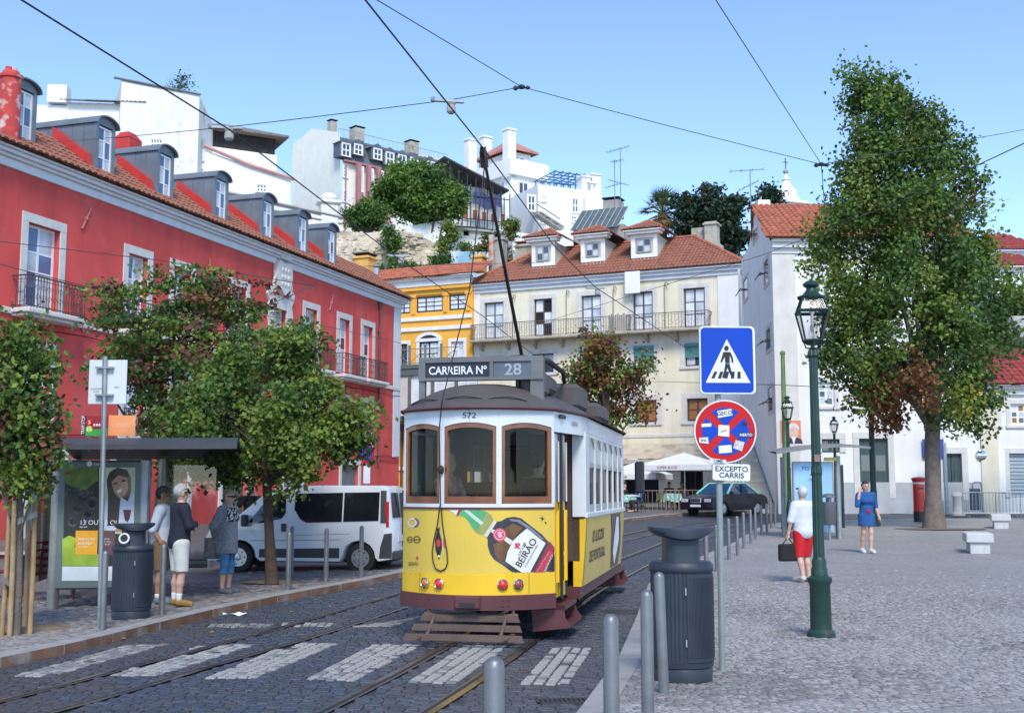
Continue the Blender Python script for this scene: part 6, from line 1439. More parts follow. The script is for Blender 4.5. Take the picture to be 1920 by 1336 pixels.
# saloon sides
SX = 1.08; Y0, Y1 = 1.6, 6.35
def sidex(z): return SX - .06 * max(0, (1.33 - z) / .83) ** 1.3
for sg in (-1, 1):
    b = B(); zz = [.5, .7, .9, 1.1, 1.31]
    b.grid([[(sg * sidex(z), y, z) for y in (Y0, Y1)] for z in zz]); b.grid([[(sg * (sidex(z) - .04), y, z) for y in (Y0, Y1)] for z in zz])
    for y in (Y0, Y1):
        b.grid([[(sg * x, y, z) for x in (sidex(z), .92)] for z in zz])
    b.obj('side_panel', M_ty, tram)
    b = B(); b.grid([[(sg * (sidex(z) + .004), y, z) for y in (Y0 + .1, Y1 - .1)] for z in zz[:]]); ad = b.obj('side_advert', M_tya, tram)
    if sg > 0:
        q = B(); f_ = lambda y, z: (sidex(z) + .012, y, z)
        q.add([f_(y, z) for y, z in ((4.35, 1.3), (4.55, 1.05), (4.6, .85), (4.75, .52), (5.75, .52), (5.95, .85), (5.8, 1.1), (5.65, 1.3))], [tuple(range(8))]); q.obj('bottle_print', mat('print_brown', (.1, .05, .05), .4, .2, 2), ad)
        q = B(); q.add([(sidex(z) + .016, y, z) for y, z in ((5.05, 1.25), (5.35, 1.25), (5.6, .9), (5.15, .55), (4.8, .75))], [tuple(range(5))]); q.obj('label_print', M_paper, ad)
        MX = lambda y, z: Matrix.Translation((sidex(z) + .013, y, z)) @ Matrix.Rotation(math.pi / 2, 4, 'Z') @ Matrix.Rotation(math.pi / 2, 4, 'X')
        q = B(); lettering(q, 'O LICOR', .2, MX(2.9, 1.0), bold=.02, sx=1.6); lettering(q, 'DE PORTUGAL', .19, MX(2.95, .76), bold=.02, sx=1.35); q.v = [(sidex(p[2]) + .012, p[1], p[2]) for p in q.v]; q.obj('advert_lettering', mat('print_black', (.025, .022, .02), .5, 0), ad)
    b = B(); b.bevbox(sg * 1.05, sg * (SX + .02), Y0, Y1, 1.312, 1.375, .01); 
    b.box(sg * (SX - .05), sg * SX, Y0, Y1, 2.3, 2.345)
    NW = 6; pw = (Y1 - Y0 - .36) / NW
    for i in range(NW + 1):
        yc = Y0 + .26 + pw * i; w = .05 if 0 < i < NW else .1
        b.box(sg * (SX - .05), sg * SX, (Y0 if i == 0 else yc - w), (Y1 if i == NW else yc + w), 1.375, 2.3)
    so = b.obj('side_frame', M_tw, tram)
    for i in range(NW):
        y0, y1 = Y0 + .26 + pw * i + (.1 if i == 0 else .05), Y0 + .26 + pw * (i + 1) - (.1 if i == NW - 1 else .05); n = 8; ym = (y0 + y1) / 2
        arc = [(y1 + (y0 - y1) * k / n, 2.3 - .13 * ((2 * k / n - 1) ** 2)) for k in range(n + 1)]
        w = B(); w.prism([(y0, 2.3)] + [(y1, 2.3)] + arc, sg * (SX - .045), sg * (SX - .004), plane='yz')
        w.prism([(y0, 1.375), (y0 + .035, 1.375), (y0 + .035, 2.2), (y0, 2.2)], sg * (SX - .04), sg * (SX - .012), plane='yz'); w.prism([(y1 - .035, 1.375), (y1, 1.375), (y1, 2.2), (y1 - .035, 2.2)], sg * (SX - .04), sg * (SX - .012), plane='yz')
        w.prism([(y0 + .035, 1.93), (y1 - .035, 1.93), (y1 - .035, 1.99), (y0 + .035, 1.99)], sg * (SX - .038), sg * (SX - .006), plane='yz'); w.prism([(y0 + .035, 1.375), (y1 - .035, 1.375), (y1 - .035, 1.47), (y0 + .035, 1.47)], sg * (SX - .038), sg * (SX - .008), plane='yz')
        wo = w.obj('side_window', mat('sash_grey', (.42, .4, .36), .5, .1), tram)
        g = B(); g.quad((sg * (SX - .024), y0, 1.46), (sg * (SX - .024), y1, 1.46), (sg * (SX - .024), y1, 1.94), (sg * (SX - .024), y0, 1.94)); g.obj('pane', M_glass, wo)
        g = B(); g.prism([(y0, 1.98), (y1, 1.98)] + arc, sg * (SX - .03), sg * (SX - .02), plane='yz'); g.obj('upper_pane', mat('frosted_pane', (.5, .52, .5), .2, .1), wo)
    # fascia above the platforms, curving from the end to the saloon
    for k in (0, 1):
        P = [(HW, SAG), (.93, .75), (1.0, 1.1), (1.055, 1.45), (SX + .003, 1.75)]; f = B(); f.grid([[(sg * x, y, z) for x, y in P] for z in (2.3, 2.53)]); f.grid([[(sg * (x - .05), y, z) for x, y in P] for z in (2.3, 2.53)]); f.grid([[(sg * x, y, 2.3) for x, y in P], [(sg * (x - .05), y, 2.3) for x, y in P]])
        f.add([(sg * .5, SAG, 2.32), (sg * .85, SAG, 2.32), (sg * SX, 1.75, 2.32), (sg * .5, 1.75, 2.32)], [(0, 1, 2, 3)])
        if k: f.v = [(-p[0] * -1, 7.95 - p[1], p[2]) for p in f.v]
        f.obj('fascia', M_tw, tram)
    b = B(); b.box(sg * (SX - .03), sg * (SX + .003), 1.75, 6.2, 2.346, 2.55); b.obj('letterboard', M_tw, tram)
    for q in (Y0 - .03, Y1): B().box(sg * .92, sg * (SX - .01), q, q + .03, 1.33, 2.32).obj('bulkhead_post', M_tw, tram)
    # folding doors of the near platform
    for (ya, yb), xa, xb2 in (((SAG + .03, SAG + .27), .875, .9), ((SAG + .31, SAG + .6), .905, .94)) if sg > 0 else ():
        d_ = B(); X = lambda y: xa + (xb2 - xa) * (y - ya) / (yb - ya)
        for z0, z1, w0, w1 in ((.46, .62, ya, yb), (1.42, 1.52, ya, yb), (.62, 1.42, ya, ya + .07), (.62, 1.42, yb - .07, yb)): d_.prism([(w0, z0), (w1, z0), (w1, z1), (w0, z1)], sg * (X(w0) - .03), sg * X(w0), plane='yz')
        d_.prism([(ya + .07, .62), (yb - .07, .62), (yb - .07, 1.42), (ya + .07, 1.42)], sg * (X(ya) - .025), sg * (X(ya) - .012), plane='yz')
        do = d_.obj('folding_door', M_ty, tram)
        w = B()
        for w0, w1 in ((ya, ya + .06), (yb - .06, yb)): w.prism([(w0, 1.52), (w1, 1.52), (w1, 2.2), (w0, 2.2)], sg * (X(w0) - .028), sg * (X(w0) - .002), plane='yz')
        w.prism([(ya, 2.2), (yb, 2.2), (yb, 2.28), (ya, 2.28)], sg * (X(ya) - .028), sg * (X(ya) - .002), plane='yz'); w.obj('door_frame', M_tw, do)
        g = B(); g.quad((sg * (X(ya) - .015), ya + .06, 1.52), (sg * (X(yb) - .015), yb - .06, 1.52), (sg * (X(yb) - .015), yb - .06, 2.2), (sg * (X(ya) - .015), ya + .06, 2.2)); g.obj('pane', mat('door_pane', (.16, .13, .11), .15, .3, 3), do)
    if sg < 0: B().box(-.86, -.83, SAG + .06, 1.6, .46, 1.4).obj('platform_panel', M_ty, tram); B().box(-.86, -.83, SAG + .06, 1.6, 1.4, 2.3).obj('platform_screen', M_tw, tram)
    for y in (SAG + .285, SAG + .63): B().tube([(sg * .91, y, .44), (sg * .91, y, 2.3)], .018, 6).obj('door_post', M_tdark, tram)
    # steps under the doors
    for ys in (0, 1):
        if sg < 0: break
        s_ = B(); s_.box(sg * .62, sg * .98, .5, 1.45, .33, .38); s_.prism([(.6, .38), (.98, .38), (.97, .3), (.98, .24), (1.04, .17), (1.04, .14), (.62, .09)] if sg > 0 else [(-.6, .38), (-.98, .38), (-1.0, .28), (-1.08, .18), (-1.22, .1), (-1.22, .075), (-.62, .09)], .5, .53); s_.prism([(sg * .6, .38), (sg * .98, .38), (sg * .97, .3), (sg * .98, .24), (sg * 1.04, .17), (sg * 1.04, .14), (sg * .62, .09)], 1.42, 1.45)
        s_.box(sg * .66, sg * 1.04, .53, 1.42, .145, .17); s_.box(sg * .64, sg * .67, .53, 1.42, .11, .34)
        if ys: s_.v = [(p[0], 7.95 - p[1], p[2]) for p in s_.v]
        s_.obj('step', M_tm, tram)
    B().box(sg * .85, sg * 1.0, 1.6, 6.3, .36, .5).obj('sole_bar', M_tm, tram)
# roof
def rw(y):
    y = min(y, 7.95 - y)
    if y < SAG: return (HW + .05) * (max(0, (y + .07) / (SAG + .07))) ** (1 / 2.1)
    if y < 1.75: return HW + .05 + (SX - HW) * (y - SAG) / (1.75 - SAG)
    return SX + .05
yy = [-.07, -.05, -.01, .05, .12, .2, .3, .42, .6, .9, 1.3, 1.75, 3, 4, 5, 6.2]; yy = yy + [7.95 - y for y in yy[::-1]]
b = B(); rows = []
for y in yy:
    w = rw(y); hh = min(1, (min(y, 7.95 - y) + .07) / .95); hh = .34 * (1 - (1 - hh) ** 2.3)
    rows.append([(w * t, y, 2.545 + hh * (1 - abs(t) ** 2.4)) for t in [-1, -.96, -.88, -.75, -.6, -.4, -.2, 0, .2, .4, .6, .75, .88, .96, 1]])
b.grid(rows); b.grid([[(p[0], p[1], 2.53) for p in (r_[0], r_[7], r_[-1])] for r_ in rows]); b.obj('roof', M_troof, tram, True, 60)
b = B(); L_ = [(-rw(y), y, 2.545) for y in yy][::-1] + [(rw(y), y, 2.545) for y in yy[1:]]; b.tube(L_ + [L_[0]], .016, 5, False); b.obj('gutter', M_tm, tram)
b = B()
for x0, x1 in ((-.78, -.4), (-.3, .14), (.2, .6)):
    pts = []
    for k in range(9):
        x = x0 + (x1 - x0) * k / 8; t = .78; y = fyy(x) * .92 + .075; w = rw(y); hh = min(1, (y + .07) / .95); hh = .34 * (1 - (1 - hh) ** 2.3); pts.append((x, y, 2.548 + hh * (1 - min(1, abs(x) / w) ** 2.4) + .03 * math.sin(k / 8 * math.pi)))
    b.tube(pts, .011, 5)
b.obj('drip_rails', M_troof, tram)
# destination board
sg_ = empty('x'); bpy.data.objects.remove(sg_)
b = B(); yb = .5
b.box(-.72, .74, yb, yb + .12, 3.11, 3.17); b.box(-.72, .74, yb, yb + .12, 2.9, 2.935)
for x0, x1 in ((-.72, -.64), (.12, .16), (.6, .74)): b.box(x0, x1, yb + .001, yb + .119, 2.935, 3.11)
for x0, x1 in ((-.72, -.65), (.59, .74)): b.box(x0, x1, yb + .02, yb + .1, 2.6, 2.9)
b.box(-.63, .6, yb + .07, yb + .09, 2.935, 3.11); bo = b.obj('destination_board', M_tgrey, tram)
b = B(); b.box(-.638, .118, yb + .02, yb + .05, 2.937, 3.108); b.obj('route_panel', mat('panel_navy', (.018, .022, .04), .5, .1), bo)
b = B(); b.box(.162, .598, yb + .02, yb + .05, 2.937, 3.108); b.obj('number_panel', mat('panel_slate', (.1, .13, .16), .5, .15, 5), bo)
b = B(); lettering(b, 'CARREIRA N\u00ba', .13, XZ(-.26, yb + .016, 2.975), bold=.018, sx=.88); b.obj('route_lettering', M_paper, bo)
b = B(); lettering(b, '28', .185, XZ(.39, yb + .016, 2.957), bold=.015, sx=1.1); b.obj('number_lettering', mat('print_grey', (.34, .37, .4), .6, 0), bo)
# roof gear behind the board
for q in ((.45, .74, .64, 1.0, 2.72, 3.0), (.3, .72, 1.1, 1.7, 2.8, 3.02), (.55, .95, 2.0, 2.9, 2.66, 2.98), (.7, 1.05, 3.4, 4.6, 2.6, 2.84), (-.95, -.6, 2.2, 3.4, 2.66, 2.9)): B().bevbox(*q, .05).obj('roof_box', M_troof, tram)
b = B(); b.tube([(.1, .62, 3.14), (.45, .66, 3.17), (.72, 1.0, 3.16), (.78, 1.8, 3.1), (.7, 2.5, 2.95)], [.03, .035, .035, .03, .02], 6); b.tube([(.0, .7, 3.1), (.3, 1.3, 3.08), (.5, 2.2, 3.0)], .03, 6); b.box(.1, .6, .7, 1.6, 3.05, 3.07); b.obj('cable_guides', M_tdark, tram)
b = B(); b.lathe([(.25, 2.85), (.25, 2.95), (.12, 3.0), (.12, 3.12)], 12, (0, 3.6, 0)); b.box(-.1, .1, 3.4, 3.9, 3.05, 3.2)
hd = TI @ at(907, 292, 12.75); b.obj('trolley_base', M_tdark, tram)
b = B(); base = Vector((0, 3.6, 3.15)); b.tube([base, base.lerp(hd, .5) + Vector((0, 0, -.03)), hd], [.026, .023, .017], 8); po = b.obj('trolley_pole', mat('pole_dark', (.035, .022, .02), .5, .2), tram, True)
b = B(); b.lathe([(.03, -.03), (.07, -.025), (.04, 0), (.07, .025), (.03, .03)], 14, M=Matrix.Translation(hd + Vector((0, -.03, .03))) @ Matrix.Rotation(math.pi / 2, 4, 'Y')); b.tube([hd + Vector((0, .05, -.12)), hd + Vector((0, -.03, .04))], .045, 6); b.obj('trolley_wheel', MATS['pole_dark'], po)
def fp3(px, py, off=.02): x, z = fpx(px, py); return fpt(max(-HW, min(HW, x)), z, off)
b = B(); rp = [hd + Vector((0, .05, -.1)), TI @ at(880, 545, 12.75), TI @ at(829, 752, 12.78), fp3(826, 800), fp3(827, 880), fp3(828, 945)]
rp += [fp3(740 + x / 6, 940 + y / 6, .014) for x, y in ((515, 60), (490, 260), (450, 430), (432, 560), (440, 660), (470, 750), (525, 780), (580, 750), (602, 680), (595, 560), (570, 420), (545, 260), (532, 60))]
b.tube(rp, .0075, 5); b.obj('trolley_rope', MATS['pole_dark'], tram)
b = B(); b.ball(fp3(829, 880, .03), (.04, .03, .05), 8, 6); b.obj('rope_cleat', M_tdark, tram)
# lamps, coupler, rivets
for x, m_ in ((fpx(799, 1091)[0], mat('lamp_amber', (.55, .16, .02), .2, .15, 20, coat=.5)), (fpx(825, 1091)[0], mat('lamp_red', (.5, .02, .015), .2, .1, 20, coat=.5, emit=(1, .03, .02), emits=.12)), (fpx(942, 1092)[0], MATS['lamp_red']), (fpx(971, 1092)[0], mat('lamp_rust', (.3, .08, .03), .25, .2, 20, coat=.4))):
    p = fpt(x, .635, 0); n = (fpt(x, .635, 1) - p); M_ = Matrix.Translation(p) @ n.to_track_quat('Z', 'Y').to_matrix().to_4x4()
    b = B(); b.lathe([(.06, 0), (.06, .03), (.05, .038), (.043, .03)], 20, M=M_, cap=False); lo = b.obj('tail_lamp', M_chrome, tram, True); b = B(); b.lathe([(.046, .02), (.042, .034), (.026, .047), (.001, .052)], 18, M=M_); b.obj('lens', m_, lo, True)
b = B(); P = [(-.14, .375), (.14, .375), (.14, .515), (-.14, .515)]; b.bevbox(-.14, .14, -.075, -.02, .375, .515, .015); co = b.obj('coupler_pocket', M_tm, tram); b = B(); b.prism([(-.09, .405), (-.03, .39), (.03, .39), (.09, .405), (.09, .445), (-.09, .445)], -.079, -.06); b.obj('coupler_slot', M_tdark, co)
b = B()
for x in (-.5, -.44, .36, .42, -.115, .115):
    for z in (.41, .47): b.ball(fpt(x, z, .03 if abs(x) > .2 else .075), .012, 6, 4)
b.obj('rivets', M_tm, tram)
b = B()
for x in (-.86, -.323, .323, .86):
    for k in range(14): b.ball(fpt(x, 1.5 + k * .075, .002), .006, 5, 4)
for k in range(24): b.ball(fpt(-.84 + k * .073, 2.45, .002), .005, 5, 4); b.ball(fpt(-.84 + k * .073, .765, .003), .005, 5, 4)
b.obj('panel_rivets', M_tw, tram)
b = B()
for x in (-.6, .62): fstrip(b, x, x + .004, .53, .74, .006, 1)
fstrip(b, -.002, .002, 2.4, 2.53, .002, 1); b.obj('panel_seams', M_tdark, tram)
# lifeguard slats
b = B(); b.tube([(-.52, .12, .3), (.52, .12, .3)], .022, 8); 
for x in (-.47, .47): b.tube([(x, .12, .36), (x, .12, .28)], .02, 6); b.box(x - .02, x + .02, -.32, .12, .09, .11, M=Matrix.Rotation(0, 4, 'X'))
b.obj('fender_bar', M_rustb, tram)
for k, (y, z, w) in enumerate(((.06, .27, .53), (-.1, .185, .58), (-.26, .1, .63))):
    b = B(); b.prism([(-w, z + .035), (w, z + .035), (w + .025, z - .035), (-w - .025, z - .035)], y - .012, y + .012); b.obj('fender_slat', M_rustb, tram)
for x in (-.4, .4): b = B(); b.tube([(x, .1, .3), (x, -.26, .1)], .02, 5); b.obj('fender_stay', M_rustb, tram)
# truck, wheels, body floor, interior
b = B(); b.box(-.62, .62, .35, 7.6, .38, .5); b.box(-.55, .55, 1.9, 6.0, .22, .38); b.obj('underframe', M_tdark, tram)
for y in (2.75, 5.25):
    for x in (-.45, .45):
        b = B(); b.lathe([(.05, -.05), (.34, -.05), (.36, -.03), (.36, .04), (.4, .045), (.4, .06), (.05, .06)], 24, M=Matrix.Translation((x, y, .37)) @ Matrix.Rotation(math.pi / 2, 4, 'Y')); b.obj('wheel', mat('wheel_iron', (.07, .06, .055), .5, .2, metal=.5), tram)
B().box(-.86, .86, .5, 7.45, .78, .82).obj('floor', mat('tram_floor', (.12, .09, .07), .8, .2), tram)
M_int = mat('tram_interior', (.07, .04, .028), .6, .2)
B().box(-.95, .95, .6, 7.3, 2.46, 2.5).obj('ceiling', M_int, tram)
for sg in (-1, 1):
    b = B(); b.box(sg * .98, sg * 1.0, 1.65, 6.3, .82, 1.45); b.obj('side_lining', M_int, tram)
for y in (1.62, 6.33):
    b = B(); b.box(-1.0, -.4, y - .02, y + .02, .8, 2.5); b.box(.4, 1.0, y - .02, y + .02, .8, 2.5); b.box(-.4, .4, y - .018, y + .018, 2.2, 2.5); b.obj('inner_bulkhead', M_int, tram)
sb_ = B(); sb_.bevbox(-.45, .45, -.22, .22, .38, .46, .03); sb_.bevbox(-.45, .45, .17, .24, .46, .95, .03); sm_ = sb_.mesh('seat', mat('seat_leather', (.12, .05, .03), .5, .15))
for k in range(5):
    for x in (-.6, .6): share('seat', sm_, tram, (x, 2.2 + k * .8, .8))
B().bevbox(-.55, -.2, .5, .75, .8, 1.55, .04).obj('controller', M_int, tram)
b = B(); b.tube([(1.08, 7.0, 2.15), (1.25, 7.05, 2.15), (1.27, 7.05, 2.1)], .012, 5); b.tube([(1.08, 7.0, 1.55), (1.27, 7.05, 1.55), (1.27, 7.05, 1.6)], .012, 5); mo = b.obj('mirror_arm', M_tw, tram); b = B(); b.bevbox(1.2, 1.36, 7.0, 7.07, 1.6, 2.12, .03); b.obj('mirror', mat('mirror_black', (.02, .022, .03), .3, .1), mo)
# lettering on the end
b = B(); vs, fs = text_mesh('572', .085, 'CENTER', .004, 1.25); b.add([fpt(v.x - .0, v.y + 2.437, .004) for v in vs], fs); b.obj('fleet_number', MATS['print_black'], tram)
b = B(); q0, q1 = Vector((1.0, 1.1, 0)), Vector((1.055, 1.45, 0)); vs, fs = text_mesh('SA\u00cdDA', .075, 'CENTER', .006, 1.2); d_ = (q1 - q0).normalized(); b.add([(q0.lerp(q1, .1) + d_ * v.x + Vector((.012, 0, 2.395 + v.y))) for v in vs], fs); b.obj('exit_lettering', MATS['print_black'], tram)
# the advertisement print, polygon by polygon, wrapped on the bowed panel
ad = bpy.data.objects.new('advert', None); link(ad, tram)
def clipx(P, a, lo):
    out = []
    for p, q in zip(P, P[1:] + P[:1]):
        ip, iq = ((p[0] >= a) if lo else (p[0] <= a)), ((q[0] >= a) if lo else (q[0] <= a))
        if ip: out.append(p)
        if ip != iq: t = (a - p[0]) / (q[0] - p[0]); out.append((a, p[1] + (q[1] - p[1]) * t))
    return out
def decal(name, pts, m, off, zoom=True):
    P = [fpx(740 + x / 6, 940 + y / 6) if zoom else (x, y) for x, y in pts]
    P = [(max(-HW, min(HW, x)), max(.75, min(1.438, z))) for x, z in P]; b = B(); x = min(p[0] for p in P); xe = max(p[0] for p in P)
    while x < xe:
        C = clipx(clipx(P, x, True), x + .035, False) if True else P
        if len(C) > 2:
            for t in tessellate_polygon([[Vector((p[0], p[1], 0)) for p in C]]): b.add([fpt(C[i][0], C[i][1], off) for i in t], [(0, 1, 2)])
        x += .035
    return b.obj(name, m, ad)
def circ(cx, cy, r, n=24, ry=None): return [(cx + r * math.cos(6.2832 * k / n), cy + (ry or r * 1.02) * math.sin(6.2832 * k / n)) for k in range(n)]
def ringp(cx, cy, r0, r1, a0=0, a1=6.2832, n=22): return [(cx + r1 * math.cos(a0 + (a1 - a0) * k / n), cy + r1 * math.sin(a0 + (a1 - a0) * k / n)) for k in range(n + 1)] + [(cx + r0 * math.cos(a1 + (a0 - a1) * k / n), cy + r0 * math.sin(a1 + (a0 - a1) * k / n)) for k in range(n + 1)]
pm = lambda n, c: mat(n, c, .35, .06, 8, coat=.3)
decal('bottle_body', [(1030, 395), (1145, 225), (1200, 215), (1260, 180), (1340, 168), (1420, 185), (1520, 260), (1660, 370), (1720, 440), (1820, 520), (1820, 782), (1330, 796), (1240, 730), (1120, 650), (1075, 590), (1047, 500), (1045, 420)], mat('print_bottle', (.035, .03, .04), .3, .3, 3, coat=.4, col2=(.12, .12, .15), c2=.25, c2scale=3, sharp=.3), .002)
decal('bottle_liquor', [(1105, 480), (1200, 440), (1230, 300), (1330, 245), (1440, 290), (1330, 430), (1250, 640), (1215, 690), (1130, 600)], mat('print_amber', (.14, .07, .025), .3, .4, 4, coat=.4), .0035)
decal('bottle_shine', [(1290, 195), (1400, 200), (1510, 275), (1680, 420), (1660, 425), (1480, 290), (1380, 225), (1300, 215)], pm('print_shine', (.2, .2, .24)), .004)
decal('bottle_neck', [(725, 150), (760, 90), (950, 90), (1040, 115), (985, 220), (910, 340), (870, 290), (830, 215), (780, 170)], mat('print_green', (.08, .36, .14), .3, .25, 4, coat=.4), .003)
decal('neck_stripe', [(775, 95), (830, 95), (1000, 235), (972, 265)], pm('print_palegreen', (.5, .62, .5)), .0045)
decal('neck_base', [(1040, 115), (1085, 150), (1115, 200), (1060, 290), (1010, 372), (960, 365), (910, 345), (985, 220)], mat('print_olive', (.3, .3, .09), .3, .3, 5, coat=.4), .0036)
decal('neck_string', [(1125, 205), (1148, 228), (1040, 400), (1000, 385), (1060, 290)], pm('print_cream2', (.62, .58, .46)), .0052)
decal('bottle_cap', [(610, 92), (700, 160), (728, 92)], pm('print_palecap', (.72, .62, .55)), .0035)
decal('cap_ring', [(695, 150), (720, 92), (762, 94), (735, 120), (716, 165)], pm('print_darkred', (.3, .03, .04)), .0048)
decal('ribbon', [(1075, 300), (1135, 320), (1330, 440), (1300, 485), (1220, 425), (1090, 345)], pm('print_ribbon', (.66, .62, .5)), .005)
decal('seal', circ(1180, 370, 74), pm('print_pink', (.6, .06, .12)), .0065); decal('seal_ring', ringp(1180, 370, 52, 60), pm('print_palepink', (.75, .4, .42)), .0075)
decal('seal_mark', [(1150, 350), (1180, 330), (1215, 345), (1200, 370), (1215, 395), (1170, 405), (1160, 380)], MATS['print_palepink'], .0078)
decal('label', [(1485, 300), (1695, 465), (1520, 792), (1430, 796), (1245, 670), (1270, 560), (1330, 440), (1400, 370)], pm('print_label', (.74, .72, .64)), .006)
decal('label_band', [(1740, 445), (1818, 515), (1690, 785), (1560, 792)], pm('print_crimson', (.3, .025, .05)), .006)
decal('label_band_red', [(1735, 540), (1790, 570), (1680, 788), (1580, 792)], pm('print_red', (.5, .04, .06)), .0068)
decal('base_dark_patch', [(1818, 600), (1818, 782), (1735, 785)], MATS['print_black'], .007)  # black printed patch at the lower right of the bottle
def ztext(name, txt, x0, y0, x1, y1, h, m, off, bold=0.):
    vs, fs = text_mesh(txt, 1., 'LEFT', bold); W_ = max(v.x for v in vs); L_ = math.hypot(x1 - x0, y1 - y0); ux, uy = (x1 - x0) / L_, (y1 - y0) / L_
    b = B(); P = []
    for v in vs:
        a, c = v.x / W_ * L_, v.y * h * 1.4; x, z = fpx(740 + (x0 + ux * a + uy * c) / 6, 940 + (y0 + uy * a - ux * c) / 6); P.append(fpt(max(-HW, min(HW, x)), z, off))
    b.add(P, fs); b.obj(name, m, ad)
K = MATS['print_black']
ztext('label_name', 'BEIR\u00c3O', 1410, 745, 1600, 440, 78, K, .011, .004); ztext('label_word', 'LICOR', 1400, 605, 1478, 460, 26, K, .011); ztext('label_motto', 'O LICOR DE PORTUGAL', 1470, 735, 1612, 485, 18, K, .011)
ztext('band_text', 'LICOR DE PORTUGAL', 1600, 785, 1740, 560, 14, MATS['print_palepink'], .012); ztext('band_text', 'BEIR\u00c3O', 1690, 785, 1775, 600, 18, M_paper, .012)
for cx, cy, r_ in ((1365, 480, 18), (1392, 480, 18), (1380, 505, 16), (1360, 512, 14), (1395, 520, 12)): decal('label_emblem', circ(cx, cy, r_, 10), MATS['print_pink'], .0085)
decal('bird', [(1620, 180), (1652, 182), (1655, 152), (1668, 185), (1690, 188), (1668, 200), (1648, 225), (1655, 196)], K, .003); decal('bird', [(1682, 235), (1700, 222), (1702, 236), (1714, 240), (1700, 246), (1696, 262), (1694, 242)], K, .003)
decal('logo_ring', ringp(200, 235, 36, 52), pm('print_lightgrey', (.7, .7, .66)), .003); decal('logo_ring', ringp(226, 235, 34, 52, -1.5, 1.6), pm('print_purple', (.1, .06, .22)), .0045)
decal('logo_ring', ringp(176, 425, 26, 36, .6, 6.2), pm('print_bronze', (.12, .08, .01)), .003); decal('logo_ring', ringp(252, 425, 30, 42), MATS['print_bronze'], .003); decal('logo_bar', [(150, 420), (206, 420), (206, 432), (150, 432)], MATS['print_bronze'], .004); decal('logo_bar', [(222, 420), (284, 420), (284, 432), (222, 432)], MATS['print_bronze'], .004)
decal('logo_drop', circ(255, 632, 15, 10, 22), MATS['print_pink'], .003); ztext('logo_name', 'BEIR\u00c3O', 160, 715, 272, 716, 38, K, .006)
decal('sardine', [(465, 275), (490, 305), (512, 278), (505, 330), (530, 430), (535, 520), (500, 660), (462, 545), (455, 430), (480, 330)], K, .0035); decal('sardine_heart', [(475, 430), (500, 415), (518, 450), (512, 500), (490, 510), (470, 480)], MATS['print_red'], .005)
decal('sardine', [(520, 245), (540, 275), (560, 240), (558, 290), (580, 400), (585, 500), (570, 590), (548, 632), (530, 570), (538, 430), (512, 290)], pm('print_fish', (.6, .48, .12)), .003); decal('sardine_patch', [(548, 420), (578, 410), (582, 510), (560, 530), (545, 480)], MATS['print_pink'], .005)
decal('sardine_eye', circ(500, 612, 13, 10), M_paper, .005)
# == STREET THINGS
M_steel = mat('bollard_steel', (.2, .2, .205), .45, .15, 6, .08, 60, metal=.55)
M_galv = mat('galvanised', (.33, .35, .36), .45, .12, 6, metal=.6)
M_pole = mat('pole_greygreen', (.26, .31, .29), .5, .15, 5, metal=.3)
M_bin = mat('bin_navy', (.022, .03, .045), .5, .15, 5, .06, 60)
M_green = mat('lamp_green', (.012, .043, .033), .45, .2, 5, .08, 50, col2=(.1, .07, .05), c2=.06, c2scale=5)
# bollards
b = B(); b.lathe([(.042, -.1), (.042, .9), (.036, .925), (.018, .94), (.001, .943)], 14); me_b = b.mesh('bollard', M_steel, True)
def bollard(p, label, group, tilt=0, s_=1.):
    o = link(bpy.data.objects.new('bollard', me_b)); o.location = p; o.rotation_euler = (0, tilt, 0); o.scale = (s_, s_, s_ if s_ < 1.1 else s_ * .95); return tag(o, label, 'bollard', group)
def gp(x, y, off): return Vector((x, y, rz(x, y) + off))
for i, (x, y, t, lab) in enumerate(((-.07, 4.7, 0, 'steel bollard nearest the camera, only its top in view'), (.52, 6.3, 0, 'domed steel bollard left of the right dark bin, second from the camera'), (.88, 7.8, 0, 'steel bollard just left of the right dark bin, taller of the two beside it'), (1.2, 9.5, -.03, 'slightly leaning steel bollard standing in front of the right dark bin'))): bollard(gp(x, y, PLZ), lab, 'bollards beside the right kerb', t)
for i, (px, py, lab) in enumerate(((1325, 1098, 'steel bollard just behind the right dark bin'), (1344, 1070, 'steel bollard left of the grey sign pole, half hidden by the bin lid'))): bollard(gnd(px, py, PLZ), lab, 'bollards beside the right kerb', s_=.95)
for i, (px, py) in enumerate(((1367, 1048), (1383, 1040), (1395, 1027), (1408, 1018), (1417, 1010), (1428, 1002), (1438, 998), (1446, 990), (1454, 984))):
    bollard(gnd(px, py, PLZ), '%s steel bollard beyond the grey sign pole, counting away along the right kerb' % ('first second third fourth fifth sixth seventh eighth ninth'.split()[i]), 'bollards beside the right kerb', s_=.95)
for px, py, lab in ((303, 1152, 'steel bollard in front of the two waiting men'), (540, 1105, 'steel bollard on the kerb right of the tree trunk, nearer one'), (546, 1078, 'steel bollard close to the van, just behind another'), (611, 1090, 'steel bollard in front of the middle of the white van'), (677, 1081, 'steel bollard in front of the rear wheel of the white van'), (192, 1179, 'short steel bollard beside the tall sign pole'), (392, 1062, 'low steel bollard in front of the van bumper, behind the waiting woman')): bollard(gnd(px, py, WLK), lab, 'bollards on the left pavement')
for px, py, lab in ((1596, 947, 'grey bollard by the far kerb left of the dark doors'), (1668, 944, 'grey bollard by the far kerb right of the walking woman'), (1690, 945, 'grey bollard by the far kerb left of the red pillar box'), (1466, 950, 'thin grey bollard at the foot of the stone stairs')): bollard(gnd(px, py, WLK), lab, 'bollards by the far kerb', s_=1.1)
